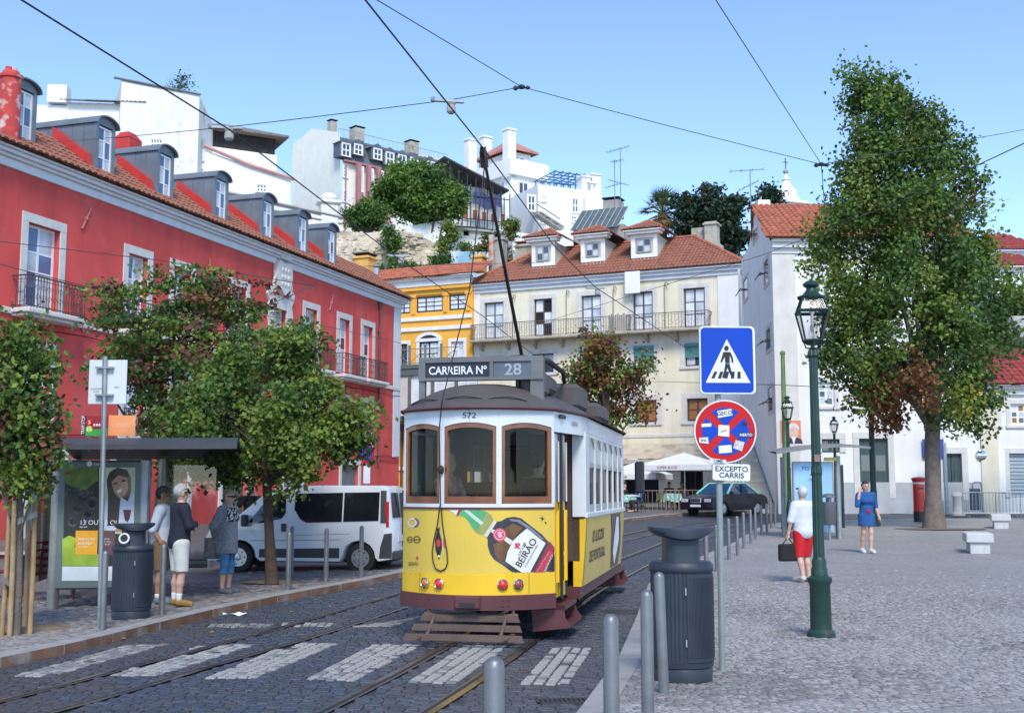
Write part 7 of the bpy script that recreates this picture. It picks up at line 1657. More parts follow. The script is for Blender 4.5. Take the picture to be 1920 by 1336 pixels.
# litter bins
def bin_(loc, rot, label, sc=1.):
    e = empty('litter_bin', loc, rot, label, 'litter bin', 'dark ribbed litter bins'); e.scale = (sc,) * 3
    b = B(); b.lathe([(.25, 0), (.255, .1), (.25, .11), (.262, .12), (.265, .16)], 40); b.obj('base', M_bin, e, True)
    b = B(); b.lathe([(.262, .16), (.262, .9)], 96, cap=False, flute=1, fl=.02); b.obj('ribbed_body', M_bin, e)
    b = B(); rr = .272; n = 14; P = [(rr * math.cos(-1.15 + 1.3 * k / n - .45), rr * math.sin(-1.15 + 1.3 * k / n - .45)) for k in range(n + 1)]
    b.grid([[(x, y, z) for x, y in P] for z in (.17, .89)]); b.grid([[(x * .97, y * .97, z) for x, y in P] for z in (.17, .89)])
    for z in (.17, .89): b.grid([[(x, y, z) for x, y in P], [(x * .97, y * .97, z) for x, y in P]])
    for q in (0, -1): b.quad((P[q][0], P[q][1], .17), (P[q][0], P[q][1], .89), (P[q][0] * .97, P[q][1] * .97, .89), (P[q][0] * .97, P[q][1] * .97, .17))
    for k in range(26): a = -1.08 - .45 + 1.16 * k / 25; b.box(-.0035, .0035, rr - .003, rr + .004, .2, .86, M=Matrix.Rotation(a - math.pi / 2, 4, 'Z'))
    b.obj('door_panel', M_bin, e)
    b = B(); b.lathe([(.268, .9), (.275, .91), (.275, .955), (.25, .985), (.2, .99)], 40); b.obj('collar', M_bin, e, True)
    b = B(); rows = []
    for z, w, d_ in ((.97, .165, .22), (1.0, .15, .215), (1.1, .148, .21), (1.2, .148, .21)): rows.append([(w * math.copysign(abs(math.cos(t * .2618)) ** .6, math.cos(t * .2618)), d_ * math.copysign(abs(math.sin(t * .2618)) ** .6, math.sin(t * .2618)), z) for t in range(25)])
    b.grid(rows); b.obj('neck', M_bin, e, True)
    n = 40; top = []; bot = []; b = B(); rings = []
    for f_, zt in ((1.02, 0), (1.0, .025), (.7, .03), (.35, .022), (.01, .015)): rings.append([(.275 * f_ * math.cos(6.2832 * k / n), .27 * f_ * math.sin(6.2832 * k / n), 1.24 + zt + .015 * (f_ * math.cos(6.2832 * k / n)) ** 2) for k in range(n + 1)])
    low = [[(.275 * f_ * math.cos(6.2832 * k / n), .27 * f_ * math.sin(6.2832 * k / n), 1.165 + .075 * (f_ * math.cos(6.2832 * k / n)) ** 2 + (.015 if f_ > .9 else 0)) for k in range(n + 1)] for f_ in (.01, .5, .85, 1.0)]
    b.grid(low + rings); b.obj('canopy', M_bin, e, True, 50)
    for z in (.3, .72): B().box(-.006, .006, -.285, -.268, z, z + .06, M=Matrix.Rotation(-.08, 4, 'Z')).obj('hinge', M_galv, e)
    return e
bin_(gnd(1280, 1272, PLZ), R(4), 'dark navy ribbed litter bin in the right foreground before the sign pole', 1.0)
lb = bin_(gnd(245, 1158, WLK), R(28), 'dark navy ribbed litter bin in front of the bus shelter poster', .97)
b = B(); b.lathe([(.05, .016), (.052, .02), (.072, .02), (.075, .0)], 20, cap=False, M=Matrix.Translation((-.16, -.225, 1.08)) @ Matrix.Rotation(R(78), 4, 'X') @ Matrix.Rotation(R(-25), 4, 'Y')); b.obj('ashtray_ring', mat('ring_white', (.7, .7, .68), .4), lb)
# ---- sign post with crossing sign
sp = gnd(1354, 1256, PLZ); e = empty('traffic_signs', sp, R(3), 'blue pedestrian crossing sign over a round no-stopping sign on a grey pole', 'traffic sign')
def sc(px, py): p = at(px, py, sp.y) - sp; return p.x, p.z
b = B(); b.tube([(0, 0, -.1), (.012, 0, 2.78)], .029, 12); b.obj('pole', M_pole, e, True)
M_sb = mat('sign_blue_paint', (.004, .055, .42), .5, .06, 3, spec=.25); M_sw = mat('sign_white', (.72, .72, .73), .4, .05, 4); M_sr = mat('sign_red', (.5, .012, .012), .5, .06, 4, spec=.25); M_sk = mat('sign_black', (.012, .012, .014), .5, 0)
x0, z0 = sc(1310, 739); x1, z1 = sc(1412, 613)
def rrect(x0, x1, z0, z1, r, n=5):
    P = []
    for cx, cz, a0 in ((x1 - r, z1 - r, 0), (x0 + r, z1 - r, 90), (x0 + r, z0 + r, 180), (x1 - r, z0 + r, 270)): P += [(cx + r * math.cos(R(a0 + 90 * k / n)), cz + r * math.sin(R(a0 + 90 * k / n))) for k in range(n + 1)]
    return P
b = B(); b.prism(rrect(x0, x1, z0, z1, .04), -.065, -.035); s1 = b.obj('crossing_sign', M_sw, e)
B().prism(rrect(x0 + .012, x1 - .02, z0 + .012, z1 - .014, .035), -.068, -.066).obj('blue_field', M_sb, s1)
cx = (x0 + x1) / 2 - .005; B().prism([(cx - .2, z0 + .1), (cx + .21, z0 + .1), (cx, z1 - .12)], -.0715, -.069).obj('white_triangle', M_sw, s1)
zz = z0 + .14; b = B()
for k in range(5): q = cx - .15 + k * .06; b.prism([(q, zz), (q + .03, zz), (q + .045 - .012 * (k - 2) * .6, zz + .062), (q + .018 - .012 * (k - 2) * .6, zz + .062)], -.0745, -.072)
b.obj('stripes', M_sk, s1)
b = B(); b.prism([(cx - .005 + .021 * math.cos(t * .45), zz + .275 + .023 * math.sin(t * .45)) for t in range(14)], -.0775, -.075)
b.prism([(cx - .035, zz + .24), (cx + .03, zz + .24), (cx + .052, zz + .19), (cx + .056, zz + .145), (cx + .042, zz + .145), (cx + .036, zz + .19), (cx + .022, zz + .21), (cx + .022, zz + .14), (cx - .018, zz + .14), (cx - .022, zz + .2), (cx - .05, zz + .145), (cx - .062, zz + .152), (cx - .045, zz + .205)], -.0775, -.075)
b.prism([(cx - .018, zz + .133), (cx + .02, zz + .133), (cx + .035, zz + .07), (cx + .06, zz + .01), (cx + .04, zz + .005), (cx + .014, zz + .065), (cx, zz + .1), (cx - .012, zz + .06), (cx - .03, zz + .005), (cx - .05, zz + .01), (cx - .03, zz + .07)], -.0785, -.0755); b.obj('walking_figure', M_sk, s1)
rc, rz0 = sc(1357, 809); rr = .285; RP = lambda r, n=40, a0=0, a1=6.2832: [(rc + r * math.cos(a0 + (a1 - a0) * k / n), rz0 + r * math.sin(a0 + (a1 - a0) * k / n)) for k in range(n)]
s2 = B().prism(RP(rr), -.065, -.035).obj('no_stopping_sign', M_sw, e); B().prism(RP(rr - .012), -.068, -.066).obj('red_disc', M_sr, s2)
for k in range(4):
    a = math.pi / 4 + k * math.pi / 2; off = .035; P = [(.215 * math.cos(a + .17 + (math.pi / 2 - .34) * t / 10), .215 * math.sin(a + .17 + (math.pi / 2 - .34) * t / 10)) for t in range(11)]; m_ = a + math.pi / 4; P.append((.04 * math.cos(m_) * 1.0, .04 * math.sin(m_)))
    B().prism([(rc + x, rz0 + z) for x, z in P], -.071, -.069).obj('blue_segment', M_sb, s2)
def sticker(pts, m, txt=None, size=.04, rot=0, tm=None, name='sticker', y=-.074):
    P = [sc(*p) for p in pts]; b = B(); b.prism(P, y, y + .002); o = b.obj(name, m, s2)
    if txt: cx_ = sum(p[0] for p in P) / len(P); cz_ = sum(p[1] for p in P) / len(P); b = B(); lettering(b, txt, size, XZ(cx_, y - .0015, cz_ - size * .33, rot), bold=.02); b.obj('sticker_lettering', tm or M_sk, o)
sticker([(1341, 771), (1368, 767), (1370, 779), (1343, 784)], M_paper, 'GECO', .05, .1)
sticker([(1344, 797), (1364, 798), (1364, 819), (1343, 817)], M_paper, 'sentido', .02, .3); sticker([(1344, 836), (1368, 834), (1369, 848), (1345, 850)], M_paper)
sticker([(1376, 825), (1393, 829), (1388, 846), (1371, 840)], mat('sticker_grey', (.5, .5, .5), .5, .3, 30)); sticker([(1382, 811), (1409, 811), (1409, 820), (1382, 820)], mat('sticker_navy', (.02, .03, .12), .5), 'NERTO', .035, 0, M_paper)
sticker([(1307, 821), (1324, 820), (1325, 832), (1308, 830)], M_paper, 'SNL', .035); sticker([(1312, 795), (1330, 794), (1330, 800), (1312, 801)], M_paper); sticker([(1388, 792), (1398, 792), (1396, 799), (1389, 798)], M_sk)
sticker([(1328, 859), (1358, 862), (1358, 868), (1330, 868)], M_paper, 'DME', .045)
x0, z0 = sc(1323, 900); x1, z1 = sc(1393, 873); s3 = B().prism(rrect(x0, x1, z0, z1 + .02, .02), -.06, -.035, M=Matrix.Rotation(.03, 4, 'Y')).obj('exception_plate', M_sw, e)
b = B(); MM = Matrix.Rotation(.03, 4, 'Y'); lettering(b, 'EXCEPTO', .066, MM @ XZ((x0 + x1) / 2, -.0635, z0 + .082), bold=.012, sx=1.05); lettering(b, 'CARRIS', .066, MM @ XZ((x0 + x1) / 2, -.0635, z0 + .025), bold=.012, sx=1.05); b.obj('lettering', M_sk, s3)
# ---- street lamps
def lantern(e, z, s_=1., m=None):
    m = m or M_green; Q = lambda w, zz: [(x * w * s_, y * w * s_, z + zz * s_) for x, y in ((-1, -1), (1, -1), (1, 1), (-1, 1))]
    b = B(); lo, mid, up = Q(.12, .1), Q(.205, .52), Q(.14, .72)
    for A_, C_ in ((lo, mid), (mid, up)):
        for p, q in zip(A_, C_): b.tube([p, q], .014 * s_, 4)
    for P, t in ((lo, .016), (mid, .024), (up, .018)):
        for p, q in zip(P, P[1:] + P[:1]): b.tube([p, q], t * s_, 4)
    b.lathe([(.0, .02), (.07, .03), (.12, .08), (.03, .1)], 4, (0, 0, z), cap=False)
    for sx in (-1, 1):
        b.tube([(0, 0, z - .02), (sx * .1 * s_, 0, z - .0), (sx * .13 * s_, 0, z + .1 * s_)], .012 * s_, 5); b.tube([(0, 0, z - .02), (0, sx * .1 * s_, z), (0, sx * .13 * s_, z + .1 * s_)], .012 * s_, 5)
    o = b.obj('lantern', m, e)
    b = B(); b.lathe([(.2, .71), (.21, .74), (.13, .77), (.075, .84), (.07, .87), (.115, .9), (.12, .93), (.07, .97), (.001, .985)], 16, M=Matrix.Translation((0, 0, z)) @ Matrix.Scale(s_, 4)); b.obj('lantern_cap', m, o, True)
    for A_, C_ in ((lo, mid), (mid, up)):
        for k in range(4): b = B(); b.quad(A_[k], A_[(k + 1) % 4], C_[(k + 1) % 4], C_[k]); b.obj('pane', glassmat('lantern_glass', (.95, .96, .97), .03, .0, .2), o)
    b = B(); b.lathe([(.035, .6), (.035, .5), (.022, .48), (.022, .24), (.012, .22)], 10, M=Matrix.Translation((0, 0, z)) @ Matrix.Scale(s_, 4)); b.obj('bulb', mat('bulb_white', (.7, .7, .68), .3, 0), o, True)
def lamp(px, py, H, label, s_=1., ls=.85):
    p = gnd(px, py, PLZ); e = empty('street_lamp', p, R(-6), label, 'street lamp', 'green lantern street lamps')
    b = B(); b.lathe([(.17, 0), (.17, .05), (.13, .09), (.125, .62), (.15, .66), (.15, .7), (.1, .73), (.1, .8), (.085, .84), (.09, .9), (.07, .95)], 20, M=Matrix.Scale(s_, 4)); b.obj('base', M_green, e, True)
    b = B(); b.lathe([(.07 * s_, .9 * s_), (.062 * s_, H * .55), (.07 * s_, H * .56), (.06 * s_, H * .58), (.052 * s_, H - .12), (.075 * s_, H - .09), (.06 * s_, H - .03), (.01, H)], 24, flute=1, fl=.12); b.obj('column', M_green, e)
    lantern(e, H, ls); return e
e = lamp(1540, 1192, 3.18, 'tall green street lamp with clear lantern in the right foreground', .9, .78); b = B(); b.box(-.03, .03, -.075, -.05, 1.9, 1.98); b.obj('maker_plate', M_rust, e)
lamp(1482, 992, 3.55, 'green street lamp seen left of the blue poster shelter', 1.0)
pl = at(1566, 870, 46.5); e = empty('street_lamp', (pl.x, 46.5, rz(pl.x, 46.5) + PLZ), 0, 'dark street lamp behind the blue poster shelter before the white house', 'street lamp', 'green lantern street lamps'); zl_ = at(1566, 812, 46.5).z - e.location.z
b = B(); b.tube([(0, 0, 0), (0, 0, zl_)], [.08, .05], 10); b.obj('column', M_green, e); lantern(e, zl_, .62 * 1.1)
for px, py, top, Y_, m_, lab in ((1640, 985, 520, None, M_green, 'dark green tram wire mast rising into the big tree'), (1476, 990, 665, None, mat('mast_lightgreen', (.13, .2, .08), .6, .2, 4), 'pale green tram wire mast beside the far street lamp')):
    p = gnd(px, py, PLZ); z = at(px, top, p.y).z - p.z; b = B(); b.lathe([(.2, 0), (.2, .25), (.13, .3), (.12, 1.2), (.105, 1.25), (.07, z), (.09, z + .02), (.09, z + .1), (.02, z + .15)], 14); tag(b.obj('wire_mast', m_, None, True, loc=p), lab, 'mast', 'tram wire masts')
# ---- sign pole on the left
p = gnd(187, 1176, WLK); e = empty('sign_pole', p, 0, 'tall grey pole with the back of a white panel beside the shelter', 'sign'); tp = at(197, 668, p.y) - p
b = B(); b.tube([(0, 0, -.05), tp], .03, 10); b.obj('pole', M_galv, e, True)
c0 = at(166, 674, p.y) - p; c1 = at(234, 757, p.y) - p; pb_ = B().bevbox(c0.x, c1.x, .035, .05, c1.z, c0.z, .004).obj('panel', mat('panel_pale', (.62, .66, .67), .5, .05), e)
for t in (.2, .82): z = c1.z + (c0.z - c1.z) * t; B().box(-.02 + tp.x * z / tp.z - .09, tp.x * z / tp.z + .11, -.034, .036, z - .012, z + .012).obj('clamp', M_galv, e)
b = B(); lettering(b, 'CXXXVIII', .035, XZ(c0.x + .1, .033, c1.z + .18)); lettering(b, '10343', .032, XZ(c0.x + .1, .033, c1.z + .145)); lettering(b, 'CML', .035, XZ(c1.x - .12, .033, c1.z + .2)); b.obj('lettering', M_sk, pb_)
# ---- bus shelter on the left
s0 = gnd(98, 1140, WLK); A_S = R(12); e = empty('bus_shelter', s0, A_S, 'glass and steel bus shelter with an illuminated poster case, left pavement', 'bus shelter'); M_post = mat('shelter_steel', (.3, .28, .25), .4, .12, 4, metal=.7)
SM = Matrix.Translation(s0) @ Matrix.Rotation(A_S, 4, 'Z'); SI = SM.inverted()
def sh(px, py, yo=0.):                      # pixel -> shelter coords on plane y = yo
    o = SI @ Vector((0, 0, CH)); d = SI.to_3x3() @ Vector(ray(px, py)); t = (yo - o.y) / d.y; q = o + d * t; return q.x, q.z
for x, y in ((0, 0), (sh(300, 1090, 2.2)[0], 2.2), (-.1, 2.4)): B().lathe([(.085, 0), (.085, 2.25)], 16, (x, y, 0)).obj('post', M_post, e, True)
xa, zt = sh(108, 862); xb, zb = sh(274, 1102); M_case = mat('case_grey', (.13, .16, .15), .45, .08)
pc = B(); pc.bevbox(xa, xb, -.08, .14, zb, zt, .03); po = pc.obj('poster_case', M_case, e); B().bevbox(xb - .13, xb + .01, -.1, .16, zb, zt + .03, .03).obj('case_edge', M_galv, po)
def pst(name, pts, m, y): P = [sh(*q, -.08) for q in pts]; b = B(); b.prism(P, y, y + .002); return b.obj(name, m, po)
em = lambda n, c, s_=.05: mat(n, c, .3, .12, 3, coat=.3)
pst('poster_ground', [(122, 876), (254, 876), (250, 1088), (117, 1088)], em('poster_black', (.02, .022, .015)), -.084)
pst('poster_leaf', [(122, 876), (184, 876), (184, 900), (160, 918), (135, 912), (122, 905)], mat('poster_olive', (.1, .14, .02), .35, .4, 8), -.0865)
pst('poster_vine', [(117, 1010), (130, 1003), (142, 1008), (140, 1025), (148, 1035), (186, 1038), (184, 1060), (117, 1060)], mat('poster_lime', (.3, .42, .03), .35, .25, 6), -.0865)
for k in range(14): q = 135 + (k * 37 % 46), 925 + (k * 23 % 60); pst('poster_grape', [(q[0] + 8 * math.cos(t * .7), q[1] + 8 * math.sin(t * .7)) for t in range(9)], mat('grape%d' % (k % 3), ((.02, .02, .03), (.04, .04, .06), (.07, .07, .09))[k % 3], .25, .3, 9), -.087 - .0004 * (k % 5))
pst('poster_photo', [(186, 876), (254, 876), (251, 1000), (186, 1000)], mat('poster_sun', (.5, .55, .33), .35, .3, 3), -.0862)
pst('poster_hair', [(201, 985), (203, 930), (200, 900), (206, 884), (220, 876), (238, 880), (246, 895), (246, 920), (240, 940), (226, 930), (222, 985)], em('poster_hair_dark', (.035, .02, .015)), -.0885)
pst('poster_face', [(209, 903), (222, 890), (238, 895), (241, 915), (234, 930), (224, 933), (214, 922)], em('poster_skin2', (.42, .2, .12)), -.0915)
pst('poster_smile', [(219, 920), (229, 914), (227, 922), (221, 924)], M_paper, -.0945); pst('poster_eye', [(213, 906), (220, 903), (220, 906), (214, 909)], M_sk, -.0945); pst('poster_eye', [(228, 899), (236, 899), (236, 902), (228, 903)], M_sk, -.0945)
pst('poster_dress', [(192, 985), (192, 945), (206, 935), (232, 935), (252, 925), (251, 992), (205, 995)], em('poster_dress_white', (.5, .56, .66)), -.0876)
pst('poster_glass', [(231, 955), (246, 955), (243, 972), (239, 978), (234, 974)], em('poster_wine', (.1, .01, .02)), -.0925); pst('poster_hand', [(220, 984), (243, 985), (242, 995), (216, 995)], MATS['poster_skin2'], -.0925)
pst('poster_orange_box', [(142, 994), (184, 994), (182, 1039), (141, 1039)], em('poster_gold', (.75, .35, .01)), -.0885); pst('poster_plum_box', [(188, 994), (216, 994), (215, 1039), (188, 1039)], em('poster_plum', (.12, .05, .06)), -.0885)
pst('poster_footer', [(117, 1061), (212, 1061), (211, 1088), (116, 1088)], em('poster_footer_white', (.66, .72, .7)), -.0885)
def ptxt(t, px, py, size, al='LEFT', bold=0.): x, z = sh(px, py, -.08); b = B(); lettering(b, t, size * .68, XZ(x, -.0945, z), al, bold); b.obj('poster_lettering', M_paper, po)
ptxt('13 OUT', 149, 983, .14); ptxt('18h00 - 23h00', 149, 988, .028, bold=.02); ptxt('14 OUT', 190, 983, .14); ptxt('15h00 - 22h00', 190, 988, .028, bold=.02); ptxt('VINHOS DO', 146, 1012, .066, bold=.01); ptxt('ALENTEJO', 146, 1020, .066, bold=.015); ptxt('EM LISBOA', 147, 1026, .045); ptxt('CENTRO', 191, 1011, .04); ptxt('CULTURAL', 191, 1016, .04); ptxt('DE BEL\u00c9M', 191, 1021, .04); ptxt('Cemusa', 176, 871, .065, bold=.02)
x_, z_ = sh(168, 869, -.08); B().prism([(x_ + .04 * math.cos(t * .4), z_ + .04 * math.sin(t * .4)) for t in range(16)], -.09, -.088).obj('maker_mark', M_paper, po)
rx0, _ = sh(100, 850, -.6); b = B(); rows = []
for y, dz in ((-1.0, .0), (-.5, .1), (.6, .16), (1.8, .05), (2.6, -.05)): rows.append([(x, y, 2.36 + dz + .05 * x * .25) for x in (-.15, 1.2, 2.6)])
b.grid(rows); b.grid([[(x, y, z - .07) for x, y, z in r_] for r_ in rows])
for r_ in (rows[0], rows[-1]): b.grid([r_, [(x, y, z - .07) for x, y, z in r_]])
for k in (0, 2): b.grid([[r_[k] for r_ in rows], [(r_[k][0], r_[k][1], r_[k][2] - .07) for r_ in rows]])
b.obj('roof', mat('shelter_roof', (.05, .05, .055), .5, .2, 2), e, True); gs = glassmat('shelter_glass', (.85, .88, .88), .1, .05)
for q in (((-.3, .1, .35), (-.3, 2.2, .35), (-.3, 2.2, 2.1), (-.3, .1, 2.1)), ((.2, 2.35, .3), (2.2, 2.35, .3), (2.2, 2.35, 2.15), (.2, 2.35, 2.15))): B().add(q, [(0, 1, 2, 3)]).obj('glass_panel', gs, e)
B().tube([(.2, 2.1, .5), (2.1, 2.1, .5)], .07, 8).obj('bench_bar', M_post, e)
for i, (l, t, r_, bt, nm) in enumerate(((155, 779, 201, 817, 'tram_stop_sign'), (204, 778, 253, 817, 'tour_stop_sign'))):
    x0, z1 = sh(l, t, .4); x1, z0 = sh(r_, bt, .4); fs = B().bevbox(x0, x1, .4, .43, z0, z1, .003).obj(nm, (em('stop_red', (.3, .02, .025)), em('stop_orange', (.75, .27, .1)))[i], e); w_, h_ = x1 - x0, z1 - z0
    if i == 0:
        B().prism([(x0, z0), (x1, z0), (x1, z0 + h_ * .4), (x0, z0 + h_ * .25)], .394, .396).obj('green_field', em('stop_green', (.04, .3, .06)), fs); B().box(x0, x0 + w_ * .14, .39, .393, z0, z1).obj('black_strip', M_sk, fs)
        for cz, m_, tx in ((.68, M_sr, '5'), (.34, em('stop_lime', (.4, .5, .03)), '15')): B().prism([(x0 + w_ * .28 + .05 * math.cos(t_ * .5), z0 + h_ * cz + .05 * math.sin(t_ * .5)) for t_ in range(13)], .39, .392).obj('route_disc', m_, fs); b = B(); lettering(b, tx, .08, XZ(x0 + w_ * .28, .387, z0 + h_ * cz - .028)); b.obj('route_number', M_paper, fs)
        B().box(x0 + w_ * .42, x0 + w_ * .95, .388, .392, z0 + h_ * .42, z0 + h_ * .62).obj('tram_picture', em('stop_tram', (.35, .05, .05)), fs); b = B()
        for k in range(5): b.box(x0 + w_ * (.45 + .1 * k), x0 + w_ * (.51 + .1 * k), .385, .387, z0 + h_ * .5, z0 + h_ * .6)
        b.obj('tram_picture_windows', M_paper, fs); b = B(); lettering(b, 'TRAM STOP', .07, XZ(x0 + w_ * .1, .387, z0 + h_ * .08) @ Matrix.Rotation(math.pi / 2, 4, 'Z'), 'LEFT', sx=.75); b.obj('lettering', M_paper, fs)
    else:
        b = B(); lettering(b, '120', .09, XZ(x0 + w_ * .3, .396, z0 + h_ * .42)); lettering(b, '280', .09, XZ(x0 + w_ * .62, .396, z0 + h_ * .42)); b.obj('lettering', em('stop_pale', (.75, .45, .3)), fs)
    for k in (.3, .7): B().box(x0 + w_ * k - .012, x0 + w_ * k + .012, .432, .45, 2.3, z0 + .1).obj('sign_bracket', M_galv, fs)
# red chairs and table behind the stakes
def chair(loc, rot, label, m):
    e = empty('chair', loc, rot, label, 'chair', 'dark red plastic chairs by the shelter'); B().bevbox(-.22, .22, -.22, .22, .42, .45, .02).obj('seat', m, e)
    b = B()
    for k in range(5): b.tube([(-.2 + .1 * k, .2, .45), (-.2 + .1 * k, .28, .85)], .014, 5)
    b.tube([(-.24, .2, .45), (-.24, .28, .85), (0, .3, .92), (.24, .28, .85), (.24, .2, .45)], .02, 6); b.obj('backrest', m, e)
    for x in (-.2, .2):
        b = B(); b.tube([(x * 1.1, .22, .68), (x * 1.15, -.2, .66), (x * 1.15, -.22, .45)], .018, 5); b.obj('armrest', m, e)
        for y in (-.2, .2): B().tube([(x * 1.15, y * 1.15, 0), (x, y, .43)], .02, 6).obj('leg', m, e)
    return e
M_rc = mat('plastic_darkred', (.14, .015, .025), .4, .1)
for px, Y, z, rot, lab in ((100, 19, 0, 1.2, 'dark red plastic chair behind the tree stakes, lowest of the stack'), (100, 19, .12, 1.2, 'dark red plastic chair behind the tree stakes, middle of the stack'), (100, 19, .24, 1.2, 'dark red plastic chair behind the tree stakes, top of the stack'), (-5, 19.5, 0, -1, 'dark red plastic chair half out of frame at the left edge')): p = at(px, 1050, Y); chair((p.x, Y, rz(p.x, Y) + WLK + z), rot, lab, M_rc)
p = at(45, 1050, 19.8); e = empty('cafe_table', (p.x, 19.8, rz(p.x, 19.8) + WLK), 0, 'pale round topped table beside the stacked red chairs', 'table'); B().lathe([(.4, .7), (.42, .72), (.4, .74)], 20).obj('top', mat('table_pink', (.5, .36, .33), .5), e); B().tube([(0, 0, 0), (0, 0, .7)], .03, 8).obj('leg', M_rc, e); B().lathe([(.22, 0), (.2, .03), (.03, .05)], 14).obj('foot', M_rc, e)
# no-stopping sign by the red wall
p = Vector((at(686, 918, 40).x, 40, 0)); p.z = rz(p.x, 40) + WLK; e = empty('small_traffic_sign', p, R(50), 'small round blue and red parking sign on a post by the red wall', 'traffic sign'); zz = at(686, 850, 40).z - p.z
B().tube([(0, 0, 0), (0, 0, zz + .2)], .03, 8).obj('pole', M_galv, e)
for r_, m_, y in ((.34, M_sr, -.04), (.25, M_sb, -.046)): B().prism([(r_ * math.cos(k * .2618), zz + r_ * math.sin(k * .2618)) for k in range(24)], y, y + .004).obj('disc', m_, e)
B().box(-.26, .26, -.052, -.048, zz - .03, zz + .03, M=Matrix.Translation((0, 0, zz)) @ Matrix.Rotation(.8, 4, 'Y') @ Matrix.Translation((0, 0, -zz))).obj('bar', M_sr, e); B().box(-.15, .15, -.04, -.03, zz - 1.0, zz - .42).obj('plate', M_sw, e)
# ---- right: shelter with blue poster, small bin, pillar box, benches, barrier and the rest
s0 = gnd(1575, 1010, PLZ); e = empty('poster_shelter', s0, R(-6), 'bus shelter with a pale blue festival poster, right of the far lamp', 'bus shelter'); q = lambda px, py: at(px, py, s0.y) - s0
a, c = q(1486, 865), q(1566, 1000); po = B().bevbox(a.x, c.x, -.06, .06, c.z, a.z, .02).obj('poster_case', M_galv, e); B().box(a.x + .05, c.x - .05, -.067, -.062, c.z + .08, a.z - .06).obj('poster', mat('poster_blue', (.28, .5, .7), .3, .15, .8), po)
mx = (a.x + c.x) / 2
for t_, s_, z_ in (('FESTIVAL', .15, .24), ('MAR', .09, .4), ('LISBOA', .09, .54)): b = B(); lettering(b, t_, s_, XZ(mx, -.0715, a.z - z_), bold=.01); b.obj('poster_lettering', mat('poster_navy', (.05, .12, .25), .5), po)
b = B(); r_ = random.Random(3); cx_, cz_ = mx + .05, a.z - 1.35
for k in range(15): t = r_.uniform(0, 6.28); L_ = r_.uniform(.25, .5); b.prism([(cx_ + .1 * math.cos(t + 1.5), cz_ + .07 * math.sin(t + 1.5)), (cx_ + L_ * math.cos(t), cz_ + L_ * .7 * math.sin(t)), (cx_ + .1 * math.cos(t - 1.5), cz_ + .07 * math.sin(t - 1.5))], -.0725 - .001 * k, -.0715 - .001 * k)
b.obj('poster_flower', mat('poster_flower', (.4, .13, .14), .4, .4, 6), po)
for x, y in ((c.x + .12, 0), (c.x + .22, .5), (a.x - .1, 1.3), (c.x + .3, 1.3)): B().lathe([(.07, 0), (.07, 2.35)], 12, (x, y, 0)).obj('post', M_galv, e, True)
b = B(); rows = [[(x, y, 2.55 + .12 * math.sin((x - a.x) * 1.2) + .06 * y) for x in (a.x - .5, a.x + .4, a.x + 1.2, c.x + .5, c.x + .95)] for y in (-.6, .4, 1.5)]; b.grid(rows); b.grid([[(x, y, z - .06) for x, y, z in r2] for r2 in rows]); b.grid([rows[0], [(x, y, z - .06) for x, y, z in rows[0]]]); b.obj('roof', mat('roof_grey', (.2, .2, .2), .5, .15), e, True)
B().box(a.x + .9, c.x + .1, -.08, .0, a.z + .02, a.z + .12).obj('light_strip', mat('strip_yellow', (.6, .5, .1), .5), e)
B().add([(c.x + .3, .1, .3), (c.x + .3, 1.3, .3), (c.x + .3, 1.3, 2.1), (c.x + .3, .1, 2.1)], [(0, 1, 2, 3)]).obj('glass_panel', gs, e)
p = gnd(1556, 1012, PLZ); e = empty('post_bin', p, 0, 'small grey litter bin on a post before the blue poster shelter', 'litter bin'); B().tube([(0, 0, 0), (0, 0, .5)], .035, 8).obj('post', M_galv, e); M_gb = mat('bin_grey', (.1, .11, .115), .5, .1)
B().lathe([(.15, .42), (.18, .5), (.19, 1.05), (.17, 1.06)], 18).obj('body', M_gb, e, True); B().box(-.04, .04, -.16, .16, 1.05, 1.2).obj('bracket', M_gb, e); B().lathe([(.19, 1.18), (.185, 1.22), (.12, 1.28), (.01, 1.3)], 18).obj('hood', M_gb, e, True)
p = gnd(1725, 977, PLZ); e = empty('pillar_box', p, 0, 'red cylindrical pillar box with black foot left of the big tree', 'post box'); M_pb = mat('post_red', (.55, .02, .015), .35, .08, 4, coat=.3)
B().lathe([(.225, 0), (.225, .38)], 24).obj('foot', mat('post_black', (.02, .022, .03), .4), e, True); B().lathe([(.215, .38), (.215, 1.4), (.225, 1.41)], 24).obj('body', M_pb, e, True); B().lathe([(.22, 1.4), (.222, 1.41), (.222, 1.46), (.22, 1.47)], 24).obj('white_band', M_sw, e, True); B().lathe([(.215, 1.47), (.225, 1.52), (.265, 1.58), (.27, 1.62), (.2, 1.66), (.01, 1.68)], 24).obj('cap', M_pb, e, True); B().bevbox(-.1, .1, -.232, -.2, 1.22, 1.27, .01).obj('slot', MATS['post_black'], e)
def bench(px, py, rot, label):
    p = gnd(px, py, PLZ); e = empty('stone_bench', p, rot, label, 'bench', 'pale stone benches on the plaza'); M_bs = mat('bench_stone', (.55, .55, .53), .8, .1, 3, .2, 30, streak=.2, col2=(.4, .32, .25), c2=.05, c2scale=3)
    B().bevbox(-.3, .3, -.7, .7, .24, .46, .02).obj('seat', M_bs, e)
    for y in (-.5, .5): B().bevbox(-.22, .22, y - .14, y + .14, -.02, .24, .01).obj('leg', M_bs, e)
bench(1834, 1034, R(-17), 'pale stone bench nearer the camera at the right edge'); bench(1876, 989, R(-20), 'pale stone bench farther away at the right edge')
